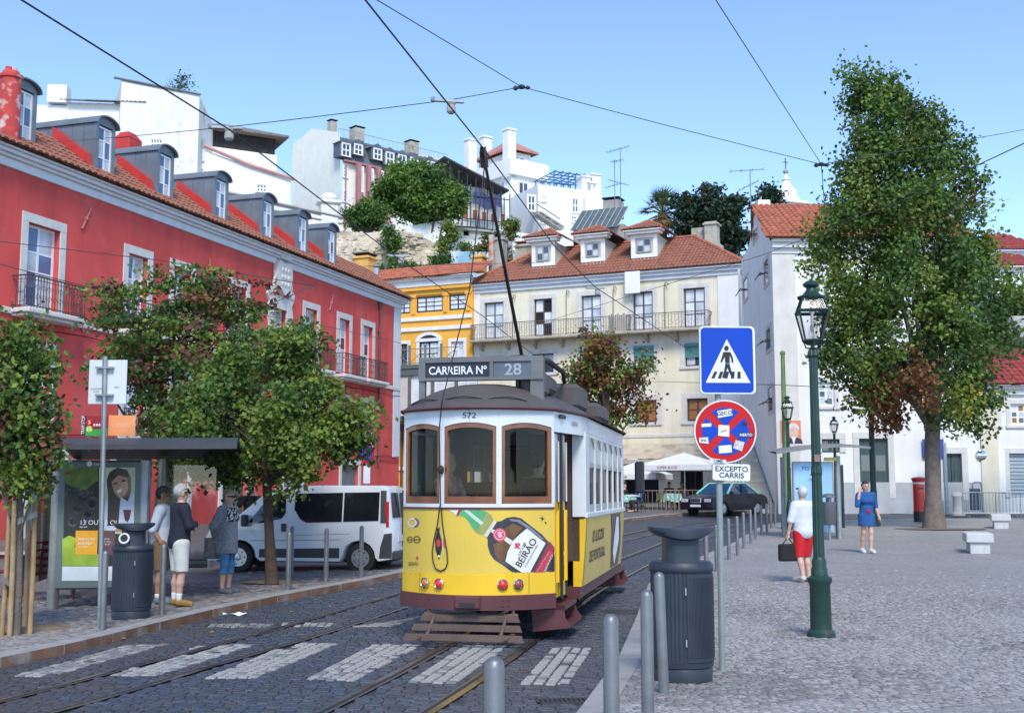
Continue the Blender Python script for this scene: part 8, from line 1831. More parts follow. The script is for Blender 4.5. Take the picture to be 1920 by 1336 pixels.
p = gnd(1797, 966, PLZ); B(); b = B(); b.lathe([(.28, 0), (.28, .1), (.22, .13), (.21, .75), (.25, .8), (.25, .86), (.18, .95), (.05, 1.0)], 14); tag(b.obj('stone_bollard', M_stone, None, True, loc=p), 'stout white stone bollard right of the big tree trunk', 'bollard')
p = gnd(1776, 962, PLZ); e = empty('panel_post', p, 0, 'grey square post carrying the blue panel behind the big tree', 'sign post'); B().bevbox(-.07, .07, -.05, .05, 0, at(1770, 830, p.y).z - p.z, .01).obj('post', M_galv, e); z = at(1760, 840, p.y).z - p.z; B().bevbox(-.75, -.08, -.03, .03, z - .45, z + .15, .01).obj('panel', MATS['sign_blue'], e)
p = gnd(1845, 960, PLZ); e = empty('traffic_mirror', p, 0, 'round convex traffic mirror on a thin post at the right', 'traffic mirror'); z = at(1845, 853, p.y).z - p.z; B().tube([(0, 0, 0), (0, .05, z)], .025, 8).obj('post', M_galv, e); b = B(); b.lathe([(.26, 0), (.25, .03), (.15, .07), (.01, .085)], 24, M=Matrix.Translation((0, 0, z)) @ Matrix.Rotation(R(90), 4, 'X')); b.obj('mirror', mat('mirror_silver', (.6, .62, .64), .05, 0, metal=1), e, True)
p = gnd(1830, 962, PLZ); e = empty('information_panel', p, 0, 'grey street information panel framed by a bent steel tube', 'information panel'); B().bevbox(-.24, .22, -.06, .06, .15, 1.1, .03).obj('panel', mat('panel_darkgrey', (.1, .11, .12), .5, .1), e); B().tube([(.3, 0, 0), (.3, 0, 1.25), (.24, 0, 1.38), (0, 0, 1.38), (-.1, 0, 1.3), (-.1, 0, 1.1)], .035, 8).obj('tube_frame', M_galv, e)
for px, lab in ((1806, 'steel crowd barrier behind the benches, left one'), (1868, 'steel crowd barrier behind the benches, right one')):
    p = gnd(px, 968, PLZ); e = empty('crowd_barrier', p, R(-8), lab, 'barrier', 'steel crowd barriers'); b = B(); b.tube([(0, 0, 0), (0, 0, 1.0), (2.3, 0, 1.0), (2.3, 0, 0)], .025, 6); b.tube([(0, 0, .15), (2.3, 0, .15)], .02, 6); b.obj('frame', M_galv, e); bm_ = B().tube([(0, 0, .15), (0, 0, 1.0)], .011, 5).mesh('bar', M_galv)
    for k in range(16): share('bar', bm_, e, (.13 + .135 * k, 0, 0))
    for x in (.2, 2.1): B().tube([(x, -.25, .02), (x, .25, .02)], .02, 5).obj('foot', M_galv, e)
p = gnd(1466, 948, WLK); e = empty('direction_sign', p, 0, 'black and white street direction sign on a thin post by the stairs', 'sign'); z = at(1462, 862, p.y).z - p.z; B().tube([(0, 0, 0), (0, 0, z + .3)], .035, 8).obj('post', M_galv, e); B().bevbox(-.35, .5, -.05, -.03, z - .15, z + .15, .005).obj('plate', M_sk, e); b = B(); lettering(b, 'CASTELO', .13, XZ(.07, -.054, z - .04)); b.obj('lettering', M_paper, e)
# ---- cafe terrace
M_cloth = mat('cloth_green', (.16, .42, .36), .8, .2, 10, col2=(.55, .66, .6), c2=.4, c2scale=9); M_cloth2 = mat('cloth_lime', (.3, .42, .1), .8, .2, 10, col2=(.5, .6, .3), c2=.4, c2scale=9)
def parasol(px, py, Y, w, label, txt):
    p = at(px, py, Y); g = Vector((p.x, Y, rz(p.x, Y) + WLK)); e = empty('parasol', g, R(-24), label, 'parasol', 'white cafe parasols'); z = p.z - g.z; B().tube([(0, 0, 0), (0, 0, z + .05)], .03, 8).obj('pole', M_tw, e); M_pc = mat('parasol_canvas', (.68, .68, .68), .9, .05, 2)
    b = B(); C = [(x * w, y * w, z - .62) for x, y in ((-1, -1), (1, -1), (1, 1), (-1, 1))]; b.add(C + [(0, 0, z)], [(0, 1, 4), (1, 2, 4), (2, 3, 4), (3, 0, 4)]); b.obj('canopy', M_pc, e)
    b = B(); D_ = [(x, y, zz - .26) for x, y, zz in C]; b.add(C + D_, [(k, (k + 1) % 4, (k + 1) % 4 + 4, k + 4) for k in range(4)]); v = b.obj('valance', M_pc, e); b = B(); lettering(b, txt, .17, XZ(-w * .2, -w - .012, z - .8), bold=.01); b.obj('lettering', mat('print_brick', (.35, .08, .06), .6), v)
    b = B()
    for x, y, zz in C: b.tube([(0, 0, z - .05), (x, y, zz + .02)], .015, 4)
    b.obj('ribs', M_tw, e); B().bevbox(-.3, .3, -.3, .3, 0, .1, .02).obj('foot', M_conc, e)
parasol(1283, 848, 57, 1.75, 'white cafe parasol nearer the car, right of the other', 'SUPER BOCK'); parasol(1192, 866, 60, 1.5, 'white cafe parasol half hidden behind the tram', 'Esplanada')
def table(px, py, Y, label, m):
    p = at(px, py, Y); g = Vector((p.x, Y, rz(p.x, Y) + WLK)); e = empty('cafe_table', g, rnd.uniform(-.3, .3), label, 'table', 'cloth covered cafe tables'); b = B(); n = 20; w = .42
    P = [(w * (1 + .04 * math.sin(k * 2.2)) * math.copysign(abs(math.cos(6.2832 * k / n)) ** .35, math.cos(6.2832 * k / n)), w * (1 + .04 * math.cos(k * 1.7)) * math.copysign(abs(math.sin(6.2832 * k / n)) ** .35, math.sin(6.2832 * k / n))) for k in range(n)]
    b.add([(x * .95, y * .95, .76) for x, y in P] + [(x * 1.08, y * 1.08, .4 + .06 * math.sin(k * 1.9)) for k, (x, y) in enumerate(P)], [tuple(range(n))] + [(k, (k + 1) % n, (k + 1) % n + n, k + n) for k in range(n)]); b.obj('tablecloth', m, e)
    for x in (-.3, .3):
        for y in (-.3, .3): B().tube([(x, y, 0), (x, y, .74)], .02, 5).obj('leg', M_iron2, e)
table(1180, 940, 53.5, 'green checked cafe table beside the man in blue', M_cloth); table(1262, 935, 56, 'green checked cafe table in front of the seated couple', M_cloth); table(1250, 930, 57.3, 'lime green cafe table right before the seated couple', M_cloth2)
for k, (px, Y, lab) in enumerate(((1207, 53.2, 'thin cafe railing panel right of the man in blue'), (1250, 54.2, 'thin cafe railing panel left of the black car'))):
    p = at(px, 945, Y); e = empty('cafe_railing', (p.x, Y, rz(p.x, Y) + WLK), R(-20), lab, 'railing', 'cafe railing panels'); b = B(); b.tube([(0, 0, 0), (0, 0, .95), (1.6, 0, .95), (1.6, 0, 0)], .02, 5); b.obj('frame', mat('railing_copper', (.3, .2, .15), .6, .1), e); bm_ = B().tube([(0, 0, .05), (0, 0, .95)], .012, 4).mesh('bar', MATS['railing_copper'])
    for j in range(7): share('bar', bm_, e, (.2 + .2 * j, 0, 0))
# ---- overhead wires
M_wire = mat('wire_black', (.012, .013, .014), .5, 0); M_span = mat('wire_span', (.03, .05, .045), .5, 0)
def P3(px, py, Y): return at(px, py, Y)
def atz(px, py, z):
    d = ray(px, py); t = (z - CH) / d[2]; return Vector((d[0] * t, d[1] * t, z))
def wire(pts, r_, label, m=None, sag=0., parts=()):
    Q = []
    for p, q in zip(pts, pts[1:]):
        n = 8
        for k in range(n): t = k / n; v = p.lerp(q, t); v.z -= sag * 4 * t * (1 - t) * (q - p).length / 10; Q.append(v)
    Q.append(pts[-1]); b = B(); b.tube(Q, r_, 5); return tag(b.obj('overhead_wire', m or M_wire), label, 'wire', 'overhead tram wires')
hz_ = 5.35
wire([atz(600, -110, hz_), atz(685, 0, hz_), TM @ hd + Vector((0, 0, .08)), atz(1040, 462, hz_ + .05), atz(1115, 537, hz_), atz(1310, 668, hz_)], .0085, 'thick trolley wire the tram pole runs on')
wire([atz(-60, -72, 5.4), atz(40, 0, 5.4), atz(430, 243, 5.4), atz(750, 487, 5.4), atz(905, 592, 5.4), atz(1020, 680, 5.4)], .0085, 'thick trolley wire crossing the sky from the upper left corner')
jn = P3(978, 163, 13.2); j2 = P3(1540, 308, 15.5)
wire([fr.O + fr.D * fr.uv(5, 268)[0] + Vector((0, 0, fr.uv(5, 268)[1])), atz(430, 238, 5.5), P3(846, 187, 12.4), jn], .005, 'thin span wire from the red building to the knot above the tram', M_span, .02)
wire([P3(640, -40, 8.5), jn], .005, 'thin span wire from the top edge down to the knot above the tram', M_span); wire([jn, j2], .005, 'thin span wire from the knot to the ring left of the big tree', M_span, .03)
wire([P3(1310, -50, 9), j2], .005, 'thin span wire from the top right down to the ring', M_span); wire([j2, P3(1960, 236, 22)], .006, 'thin span wire from the ring through the big tree', M_span, .01); wire([P3(1960, 250, 20), P3(1700, 372, 30), P3(1430, 478, 44), P3(1000, 610, 70)], .012, 'long wire from the right edge through the tree to the cream house', M_span)
wire([j2, P3(1547, 400, 15.5), P3(1566, 440, 30)], .006, 'short wire hanging down from the ring', M_span)
wire([P3(-40, 448, 30), P3(300, 488, 32), P3(590, 536, 34), P3(430, 600, 25)], .012, 'wire along the red building at crest height', M_span); wire([P3(-40, 485, 30), P3(250, 560, 34), P3(560, 600, 44), P3(760, 645, 60)], .012, 'wire along the red building at window height', M_span); wire([P3(1386, 478, 69), P3(1500, 540, 54)], .018, 'wire between the cream house and the white house', M_span); wire([P3(640, 500, 70), P3(1020, 492, 74)], .016, 'thin wire above the yellow house roof', M_span); wire([P3(1000, 720, 50), P3(1240, 715, 60), P3(1475, 722, 42), P3(1640, 730, 41)], .013, 'low wire in front of the cream house', M_span)
for i, (c, a_, lab) in enumerate(((P3(846, 190, 12.4), .2, 'wire hanger with insulator above the tram pole'), (atz(430, 240, 5.5), .15, 'wire hanger above the red building dormers'), (atz(1120, 540, 5.45), .1, 'wire hanger in front of the cream house eaves'), (atz(752, 480, 5.5), .1, 'wire hanger in front of the stone wall'))):
    e = empty('wire_hanger', c, a_, lab, 'wire hanger', 'wire hangers'); B().bevbox(-.22, .14, -.02, .02, -.015, .02, .005).obj('arm', M_galv, e); B().lathe([(.03, -.14), (.05, -.12), (.05, -.06), (.04, -.05), (.055, -.02), (.03, 0)], 10).obj('insulator', M_conc, e); B().tube([(-.2, 0, 0), (-.2, 0, .03)], .03, 6).obj('clamp', M_galv, e)
for c, lab in ((jn, 'small wire knot above and right of the tram pole'), (j2, 'small wire ring left of the big tree')): b = B(); b.ball((0, 0, 0), (.045, .03, .03), 8, 6); b.ball((.07, 0, -.01), .025, 6, 5); b.ball((-.07, 0, -.015), .03, 6, 5); b.tube([(-.1, 0, -.02), (.1, 0, -.01)], .012, 5); tag(b.obj('wire_knot', M_wire, loc=c), lab, 'wire knot')
p = P3(1120, 695, 50); tag(B().bevbox(-.2, .2, -.03, .03, -.28, .28, .02).obj('hanging_plate', M_whiteb, loc=p), 'small white plate hanging on the low wire before the autumn tree', 'plate')
# == VEHICLES
M_vw = mat('van_white', (.66, .68, .7), .25, .03, 2, coat=.6); M_vg = mat('van_glass', (.012, .014, .018), .06, .3, 1.5, spec=.7); M_vk = mat('van_trim', (.04, .042, .046), .55, .1); M_tyre = mat('tyre', (.018, .018, .019), .85, .1); M_rim = mat('rim_silver', (.5, .51, .52), .3, .1, metal=.8)
def wheel(par, x, y, r_, w, sg):
    M_ = Matrix.Translation((x, y, r_)) @ Matrix.Rotation(math.pi / 2 * sg, 4, 'X'); b = B(); b.lathe([(r_ * .6, 0), (r_ * .95, 0), (r_, .02), (r_, w), (r_ * .9, w)], 28, M=M_); t = b.obj('wheel', M_tyre, par, True)
    b = B(); b.lathe([(.02, -.01), (r_ * .2, -.012), (r_ * .3, .01), (r_ * .58, .002), (r_ * .62, -.006)], 28, M=M_); b.obj('rim', M_rim, t, True)
    b = B()
    for k in range(7): a = k * .8976; b.ball((r_ * .45 * math.cos(a), r_ * .45 * math.sin(a), -.004), (r_ * .07, r_ * .07, .006), 6, 4, M=M_)
    b.obj('rim_holes', M_vk, t)
def extr(prof, W_, belt, tum, inset=.035):
    cx = sum(p[0] for p in prof) / len(prof); cz = sum(p[1] for p in prof) / len(prof); L_ = []
    yo = lambda z: tum * max(0, z - belt)
    for y, f in ((0, 1), (.05, 0), (W_ - .05, 0), (W_, 1)):
        row = []
        for x, z in prof:
            d_ = math.hypot(x - cx, z - cz); k = 1 - f * inset / max(d_, .1); t = yo(z) * (1 if y < W_ / 2 else -1); row.append((cx + (x - cx) * k, y + t, cz + (z - cz) * k))
        L_.append(row)
    n = len(prof); b = B(); b.add([p for r_ in L_ for p in r_], [(i * n + k, i * n + (k + 1) % n, (i + 1) * n + (k + 1) % n, (i + 1) * n + k) for i in range(3) for k in range(n)])
    tri = tessellate_polygon([[Vector((p[0], p[2], 0)) for p in L_[0]]]); b.add(L_[0], [tuple(t) for t in tri]); b.add(L_[3], [tuple(t) for t in tri]); return b
fwp = gnd(445, 1072, WLK); rwp = gnd(672, 1068, WLK); va = math.atan2(rwp.y - fwp.y, rwp.x - fwp.x); dvx = Vector((math.cos(va), math.sin(va), 0)); vo = fwp - dvx * .75
van = empty('parked_van', (vo.x, vo.y, min(fwp.z, rwp.z)), va, 'white passenger van with dark windows parked behind the street tree', 'van')
ar = lambda c: [(c + .35 * math.cos(t * .3927), .3 + .35 * math.sin(t * .3927)) for t in range(9)]
prof = [(.05, .22), (0, .42), (.02, .68), (.1, .84), (.62, 1.06), (1.28, 1.6), (1.5, 1.7), (2.4, 1.745), (3.7, 1.74), (3.86, 1.68), (3.93, 1.05), (3.97, .7), (3.97, .28)] + [(3.72, .24)] + ar(3.31) + [(2.9, .22), (1.2, .22)] + ar(.75) + [(.38, .24)]
vb = extr(prof, 1.62, 1.0, .13).obj('body', M_vw, van, True, 35)
def vs(name, pts, m, y=-.006, par=vb, tum=.13):
    P = [(x, y + tum * max(0, z - 1.0), z) for x, z in pts]; n = len(P); b = B(); tri = tessellate_polygon([[Vector((p[0], p[2], 0)) for p in P]]); b.add(P + [(p[0], p[1] + .012, p[2]) for p in P], [tuple(t) for t in tri] + [(k, (k + 1) % n, (k + 1) % n + n, k + n) for k in range(n)]); return b.obj(name, m, par)
vs('front_door_window', [(.96, 1.0), (1.36, 1.5), (1.5, 1.58), (1.72, 1.58), (1.74, 1.2), (1.66, 1.08), (1.2, .98)], M_vg); vs('side_window', [(1.92, 1.58), (1.92, 1.26), (2.06, 1.06), (2.18, 1.0), (2.92, 1.02), (2.92, 1.6)], M_vg); vs('side_window', [(2.95, 1.02), (3.68, 1.04), (3.68, 1.61), (2.95, 1.6)], M_vg)
for q in ([(3.72, 1.0), (3.84, 1.0), (3.82, 1.64), (3.7, 1.64)], [(1.2, .3), (2.88, .3), (2.88, .5), (1.2, .47)], [(3.7, .3), (3.96, .3), (3.96, .8), (3.8, .78), (3.72, .5)], [(.03, .26), (.36, .26), (.4, .5), (.3, .7), (.03, .68)]): vs('trim_panel', q, M_vk)
vs('tail_lamp', [(3.84, .92), (3.9, .92), (3.88, 1.42), (3.8, 1.42)], mat('lamp_red2', (.5, .02, .02), .2, .1, coat=.4), -.012)
for q in ([(1.8, .35), (1.812, .35), (1.83, .75), (1.8, 1.6), (1.788, 1.6), (1.818, .75)], [(1.0, .63), (2.9, .66), (2.9, .668), (1.0, .638)], [(1.84, .74), (3.1, .78), (3.1, .786), (1.84, .746)]): vs('door_seam', q, M_vk, -.004)
vs('door_handle', [(1.66, .82), (1.76, .82), (1.76, .98), (1.66, .98)], M_vk, -.02)
B().bevbox(.86, .98, -.2, -.02, .92, 1.16, .03).obj('wing_mirror', M_vk, van)
b = B(); b.add([(.64, .14, 1.075), (.64, 1.48, 1.075), (1.27, 1.4, 1.605), (1.27, .22, 1.605)], [(0, 1, 2, 3)]); b.v = [(x - .012, y, z + .012) for x, y, z in b.v]; b.obj('windscreen', M_vg, vb)
for y0_, y1_ in ((.14, .78), (.84, 1.5)):
    b = B(); b.add([(3.99 - .05, y0_, 1.1), (3.94, y1_, 1.1), (3.885, y1_ - .04, 1.6), (3.885, y0_ + .04, 1.6)], [(0, 1, 2, 3)]); b.obj('rear_window', M_vg, vb)
B().box(3.975, 3.985, .45, .85, .62, .74).obj('number_plate', M_sw, vb); B().box(3.96, 3.99, .805, .815, .5, 1.65).obj('rear_door_seam', M_vk, vb); B().bevbox(3.93, 4.06, .03, 1.6, .26, .44, .03).obj('rear_bumper', M_vk, vb)
for x in (.75, 3.31): wheel(van, x, .02, .3, .2, -1); wheel(van, x, 1.6, .3, .2, 1)
B().box(.2, 3.8, .25, 1.4, .2, .5).obj('floor_pan', M_tdark, van)
# saloon car
cp = at(1352, 960, 52.2); cz_ = rz(cp.x, 52.2); hd_ = math.atan2(-.72, -.69); car = empty('saloon_car', (cp.x + .2, 52.4, cz_), hd_, 'black saloon taxi with mint green roof turning by the cafe', 'car')
M_cb = mat('car_black', (.006, .008, .016), .28, .1, 2, spec=.25, coat=.12); M_mint = mat('car_mint', (.25, .62, .52), .3, .05, coat=.4); M_cg = mat('car_glass', (.015, .05, .11), .06, .2, 2, spec=.7)
prof = [(-2.2, .3), (-2.25, .5), (-2.22, .78), (-1.9, .92), (-1.35, .96), (.95, .95), (1.9, .82), (2.15, .72), (2.22, .5), (2.2, .28), (1.72, .24)] + [(1.35 + .34 * math.cos(t * .3927), .3 + .34 * math.sin(t * .3927)) for t in range(9)] + [(.95, .22), (-.95, .22)] + [(-1.35 + .34 * math.cos(t * .3927), .3 + .34 * math.sin(t * .3927)) for t in range(9)] + [(-1.75, .24)]
b = extr(prof, 1.7, .55, .12); b.v = [(x, y - .85, z) for x, y, z in b.v]; b.obj('body', M_cb, car, True, 35)
cab = [(-1.5, .93), (.98, .93), (.3, 1.37), (-.75, 1.4)]; wy = lambda z: .8 - .42 * (z - .93)
b = B(); V_ = [(x, s_ * wy(z), z) for s_ in (-1, 1) for x, z in cab]; b.add(V_, [(0, 1, 2, 3), (4, 7, 6, 5), (1, 5, 6, 2), (0, 3, 7, 4)]); b.obj('windows', M_cg, car)
b = B(); 
for s_ in (-1, 1):
    for p, q in (((1.0, .93), (.3, 1.385)), ((-1.52, .93), (-.75, 1.41))): b.tube([(p[0], s_ * (wy(p[1]) + .005), p[1]), (q[0], s_ * (wy(q[1]) + .005), q[1])], .045, 5)
    b.tube([(.3, s_ * wy(1.37), 1.385), (-.75, s_ * wy(1.4), 1.41)], .045, 5)
b.add([(.32, -.62, 1.38), (.32, .62, 1.38), (-.77, .6, 1.41), (-.77, -.6, 1.41), (-.2, -.5, 1.44), (-.2, .5, 1.44)], [(0, 1, 5, 4), (4, 5, 2, 3), (0, 4, 3), (1, 2, 5)]); b.obj('roof', M_mint, car, True)
for s_ in (-1, 1):
    B().box(-.2, -.12, s_ * .8 - .03 * s_, s_ * .84 - .04 * s_, .93, 1.36, M=None).obj('pillar', M_cb, car)
    for x in (1.35, -1.35): wheel(car, x, s_ * .84, .31, .2, -s_ * -1)
    B().bevbox(2.12, 2.22, s_ * .42, s_ * .76, .58, .72, .02).obj('headlamp', mat('headlamp', (.5, .52, .54), .15, .1, 20, coat=.5), car); B().bevbox(.75, .88, s_ * .84, s_ * 1.0, .93, 1.05, .03).obj('wing_mirror', M_cb, car)
B().bevbox(2.15, 2.235, -.28, .28, .56, .76, .02).obj('grille', M_rim, car); B().bevbox(2.2, 2.245, -.25, .25, .585, .735, .01).obj('grille_mesh', M_vk, car); B().bevbox(2.2, 2.26, -.26, .26, .38, .48, .005).obj('number_plate', M_sw, car)
# == PEOPLE
V3 = lambda *a: np.array(a, float)
SK = mat('skin_light', (.55, .33, .24), .55, .08, 8); SK2 = mat('skin_tan', (.36, .18, .11), .55, .08, 8)
cl = lambda n, c, v=.1, **k: mat(n, c, .85, v, k.pop('s', 6), .3, 60, **k)
def person(label, loc, rot, H, J={}, skin=SK, hair=('hair_grey', (.45, .43, .41)), wear=(), hairlong=0., fem=False, glasses=False, res=.0125, group=None, extra=None, fat=1.):
    s_ = H / 1.75; e = empty('person', loc, rot, label, 'person', group); e.scale = (s_,) * 3
    D = dict(head=(0, -.015, 1.63), neck=(0, .01, 1.46), chest=(0, 0, 1.3), waist=(0, 0, 1.06), pelvis=(0, .01, .94))
    for k, q in (('L', 1), ('R', -1)): D.update({'sh' + k: (q * .175, .01, 1.41), 'el' + k: (q * .235, .03, 1.13), 'wr' + k: (q * .245, -.05, .88), 'fi' + k: (q * .245, -.1, .76), 'hip' + k: (q * .09, .01, .9), 'kn' + k: (q * .1, -.015, .5), 'an' + k: (q * .1, .02, .09), 'to' + k: (q * .115, -.15, .035)})
    D.update(J); D = {k: V3(*v) for k, v in D.items()}; h = D['head']
    P = {'torso': [(D['chest'] + V3(0, 0, .06), D['waist'], .135 * fat, .12 * fat, (1.12, .84, 1)), (D['waist'], D['pelvis'], .125 * fat, .14 * fat, (1.12, .9, 1)), (D['shL'] * .85 + D['chest'] * .15, D['shR'] * .85 + D['chest'] * .15, .062, .062)],
         'neck': [(D['neck'] - V3(0, 0, .05), h - V3(0, 0, .07), .055, .05)], 'head': [(h - V3(0, -.02, -.02), h + V3(0, .012, .03), .088, .088, (.88, 1, 1.05)), (h - V3(0, .03, .06), h - V3(0, .0, .04), .055, .07, (.9, 1, 1)), (h + V3(0, -.1, -.02), h + V3(0, -.085, .015), .014, .009), (h + V3(.08, .01, -.02), h + V3(.085, .015, .015), .018, .018, (.5, 1, 1)), (h + V3(-.08, .01, -.02), h + V3(-.085, .015, .015), .018, .018, (.5, 1, 1))]}
    if fem: P['torso'].append((D['chest'] + V3(-.07, -.08, -.02), D['chest'] + V3(.07, -.08, -.02), .075, .075))
    for k in 'LR':
        P['ua' + k] = [(D['sh' + k], D['el' + k], .058, .043)]; P['fa' + k] = [(D['el' + k], D['wr' + k], .043, .028)]; w, f = D['wr' + k], D['fi' + k]; d = f - w; L_ = np.linalg.norm(d); d = d / L_; sd = np.cross(d, V3(1, .2, .1)); sd = sd / np.linalg.norm(sd); n_ = np.cross(sd, d)
        P['hand' + k] = [(w, w + d * .07, .026, .033, (1, 1, 1))] + [(w + d * .07 + sd * (i - 1.5) * .017, w + d * (.07 + l) + sd * (i - 1.5) * .019 + n_ * .02, .0105, .0085) for i, l in enumerate((.062, .075, .07, .052))] + [(w + d * .025 + sd * .028, w + d * .07 + sd * .055 + n_ * .015, .012, .009)]
        P['th' + k] = [(D['hip' + k], D['kn' + k], .088 * fat, .056)]; P['sn' + k] = [(D['kn' + k], D['kn' + k] * .6 + D['an' + k] * .4 + V3(0, .012, 0), .055, .055), (D['kn' + k] * .6 + D['an' + k] * .4 + V3(0, .012, 0), D['an' + k], .055, .034)]; P['ft' + k] = [(D['an' + k] - V3(0, 0, .03), D['to' + k], .042, .034)]
    allp = [q for v in P.values() for q in v]; sdf_obj('body', allp, skin, e, res, .03)
    sdf_obj('hair', [(q[0] + V3(0, .008, .012), q[1] + V3(0, .008, .012), q[2] + .014, q[3] + .014) + q[4:] for q in P['head'][:1]] + ([(h + V3(0, .07, .02), h + V3(0, .1, -hairlong), .06, .03)] if hairlong else []), mat(hair[0], hair[1], .7, .25, 12, .3, 80), e, .011, .02, cut=lambda X: np.minimum(.015 - (X[..., 1] - h[1]) - .5 * np.maximum(0, X[..., 2] - h[2] - .03), h[2] + .065 - X[..., 2]) if not hairlong or True else None)
    for q in (-1, 1): B().ball(tuple(h + V3(q * .034, -.092, .012)), (.011, .008, .008), 6, 5).obj('eye', mat('eye_dark', (.03, .02, .018), .3, 0), e)
    B().ball(tuple(h + V3(0, -.088, -.058)), (.022, .008, .006), 8, 5).obj('mouth', mat('lips', (.32, .1, .09), .5, 0), e)
    if glasses: b = B(); b.bevbox(h[0] - .075, h[0] + .075, h[1] - .112, h[1] - .09, h[2] - .008, h[2] + .032, .012); b.box(h[0] - .086, h[0] - .074, h[1] - .1, h[1] + .01, h[2] + .008, h[2] + .024); b.box(h[0] + .074, h[0] + .086, h[1] - .1, h[1] + .01, h[2] + .008, h[2] + .024); b.obj('sunglasses', mat('glasses_black', (.01, .01, .012), .15, 0), e)
    for nm, m_, keys, infl, lo, hi in wear:
        pr = [(q[0], q[1], q[2] + infl, q[3] + infl) + q[4:] for k in keys for q in P[k]]
        if nm == 'skirt': pr = [(D['waist'], D['pelvis'] - V3(0, 0, .28), .15, .2, (1.05, .85, 1))] + pr
        if nm == 'shorts': pr = [(D['waist'] - V3(0, 0, .05), D['pelvis'], .14 * fat, .15 * fat, (1.12, .9, 1))] + [(D['hip' + k], D['kn' + k] * .95, .108 * fat, .092) for k in 'LR']
        if nm == 'cardigan': pr.append((D['chest'], D['pelvis'] - V3(0, 0, .2), .17, .2, (1.05, .9, 1)))
        sdf_obj(nm, pr, m_, e, res, .035, cut=lambda X, lo=lo, hi=hi: np.maximum(lo - X[..., 2], X[..., 2] - hi))
    if extra: extra(e, D)
    return e
ARM = ('torso', 'uaL', 'uaR'); SLV = ARM + ('faL', 'faR'); FT = ('ftL', 'ftR')
def shoe(n, c): return ('shoes', cl(n, c), FT, .012, -.02, .13)
cross = dict(elL=(.24, -.06, 1.16), wrL=(-.02, -.2, 1.14), fiL=(-.14, -.18, 1.12), elR=(-.24, -.06, 1.16), wrR=(.0, -.22, 1.18), fiR=(.12, -.2, 1.2))
g1 = 'people waiting at the bus shelter'
def lowneck(e, D): pass
person('man in navy sweater and white shorts with folded arms, seen from behind', gnd(333, 1136, WLK), R(125), 1.74, cross, SK, ('hair_grey', (.4, .38, .36)), (('sweater', cl('navy_knit', (.012, .016, .03)), SLV, .022, .83, 1.5), ('shorts', cl('white_cotton', (.62, .62, .58)), (), 0, .5, 1.0), ('socks', M_paper, ('snL', 'snR'), .004, .1, .2), shoe('shoe_tan', (.3, .17, .05))), glasses=True, group=g1, fat=1.12)
def cap(e, D):
    h = D['head']; m_ = cl('cap_brown', (.07, .055, .045)); sdf_obj('cap', [(h + V3(0, .01, .04), h + V3(0, .01, .05), .104, .1)], m_, e, .012, .02, cut=lambda X: h[2] + .045 - X[..., 2]); b = B(); b.prism([(h[0] + .085 * math.cos(t * .3142), h[1] - .06 - .11 * math.sin(t * .3142)) for t in range(11)], h[2] + .045, h[2] + .058, plane='xy'); b.obj('cap_peak', m_, e)
person('man in pale blue shirt, brown shorts and dark cap beside the bus shelter', gnd(299, 1131, WLK), R(98), 1.72, dict(elR=(-.22, .1, 1.12), wrR=(-.2, -.02, .93), fiR=(-.17, -.06, .84)), SK2, ('hair_dark', (.03, .025, .02)), (('shirt', cl('pale_blue_shirt', (.42, .49, .56)), ARM + (), .024, .84, 1.5), ('shorts', cl('brown_cotton', (.17, .1, .05)), (), 0, .5, 1.0), ('socks', M_paper, ('snL', 'snR'), .004, .1, .16), shoe('shoe_grey', (.16, .18, .2))), glasses=True, group=g1, extra=cap)
def gbag(e, D): b = B(); b.tube([(-.17, -.02, 1.42), (-.05, -.17, 1.2), (.16, -.16, .95)], .011, 5); b.obj('bag_strap', cl('bag_maroon', (.08, .015, .018)), e); B().bevbox(.08, .26, -.25, -.13, .62, .92, .04).obj('shoulder_bag', MATS['bag_maroon'], e)
person('woman in grey cardigan and cropped jeans with a maroon bag', gnd(424, 1112, WLK), R(72), 1.66, dict(elL=(.25, .12, 1.14), wrL=(.08, .2, .95), fiL=(-.02, .2, .88), elR=(-.25, .12, 1.14), wrR=(-.08, .2, .97), fiR=(.02, .2, .9)), SK, ('hair_blonde', (.33, .21, .1)), (('top', mat('spotted_cloth', (.6, .6, .58), .85, .1, 6, col2=(.03, .03, .03), c2=.5, c2scale=30, sharp=.05), ('torso',), .016, .9, 1.46), ('cardigan', mat('grey_wool', (.25, .255, .27), .95, .3, 25, .6, 60), SLV[1:], .032, .68, 1.5), ('jeans', cl('blue_jeans', (.07, .2, .38)), ('thL', 'thR', 'snL', 'snR'), .014, .33, .98), shoe('shoe_slate', (.12, .135, .145))), fem=True, glasses=True, group=g1, hairlong=.02, fat=1.12)
def hbag(e, D): w = D['fiL']; b = B(); b.bevbox(w[0] - .19, w[0] + .19, w[1] - .06, w[1] + .06, w[2] - .42, w[2] - .1, .03); b.obj('handbag', cl('bag_black', (.012, .012, .013)), e); b = B(); b.tube([(w[0] - .12, w[1], w[2] - .12), (w[0], w[1], w[2] + .02), (w[0] + .12, w[1], w[2] - .12)], .012, 6); b.obj('bag_handle', MATS['bag_black'], e); h = D['head']; B().tube([(h[0] - .08, h[1] - .06, h[2] + .09), (h[0], h[1] - .1, h[2] + .1), (h[0] + .08, h[1] - .06, h[2] + .09)], .016, 5).obj('raised_sunglasses', MATS['glasses_black'], e)
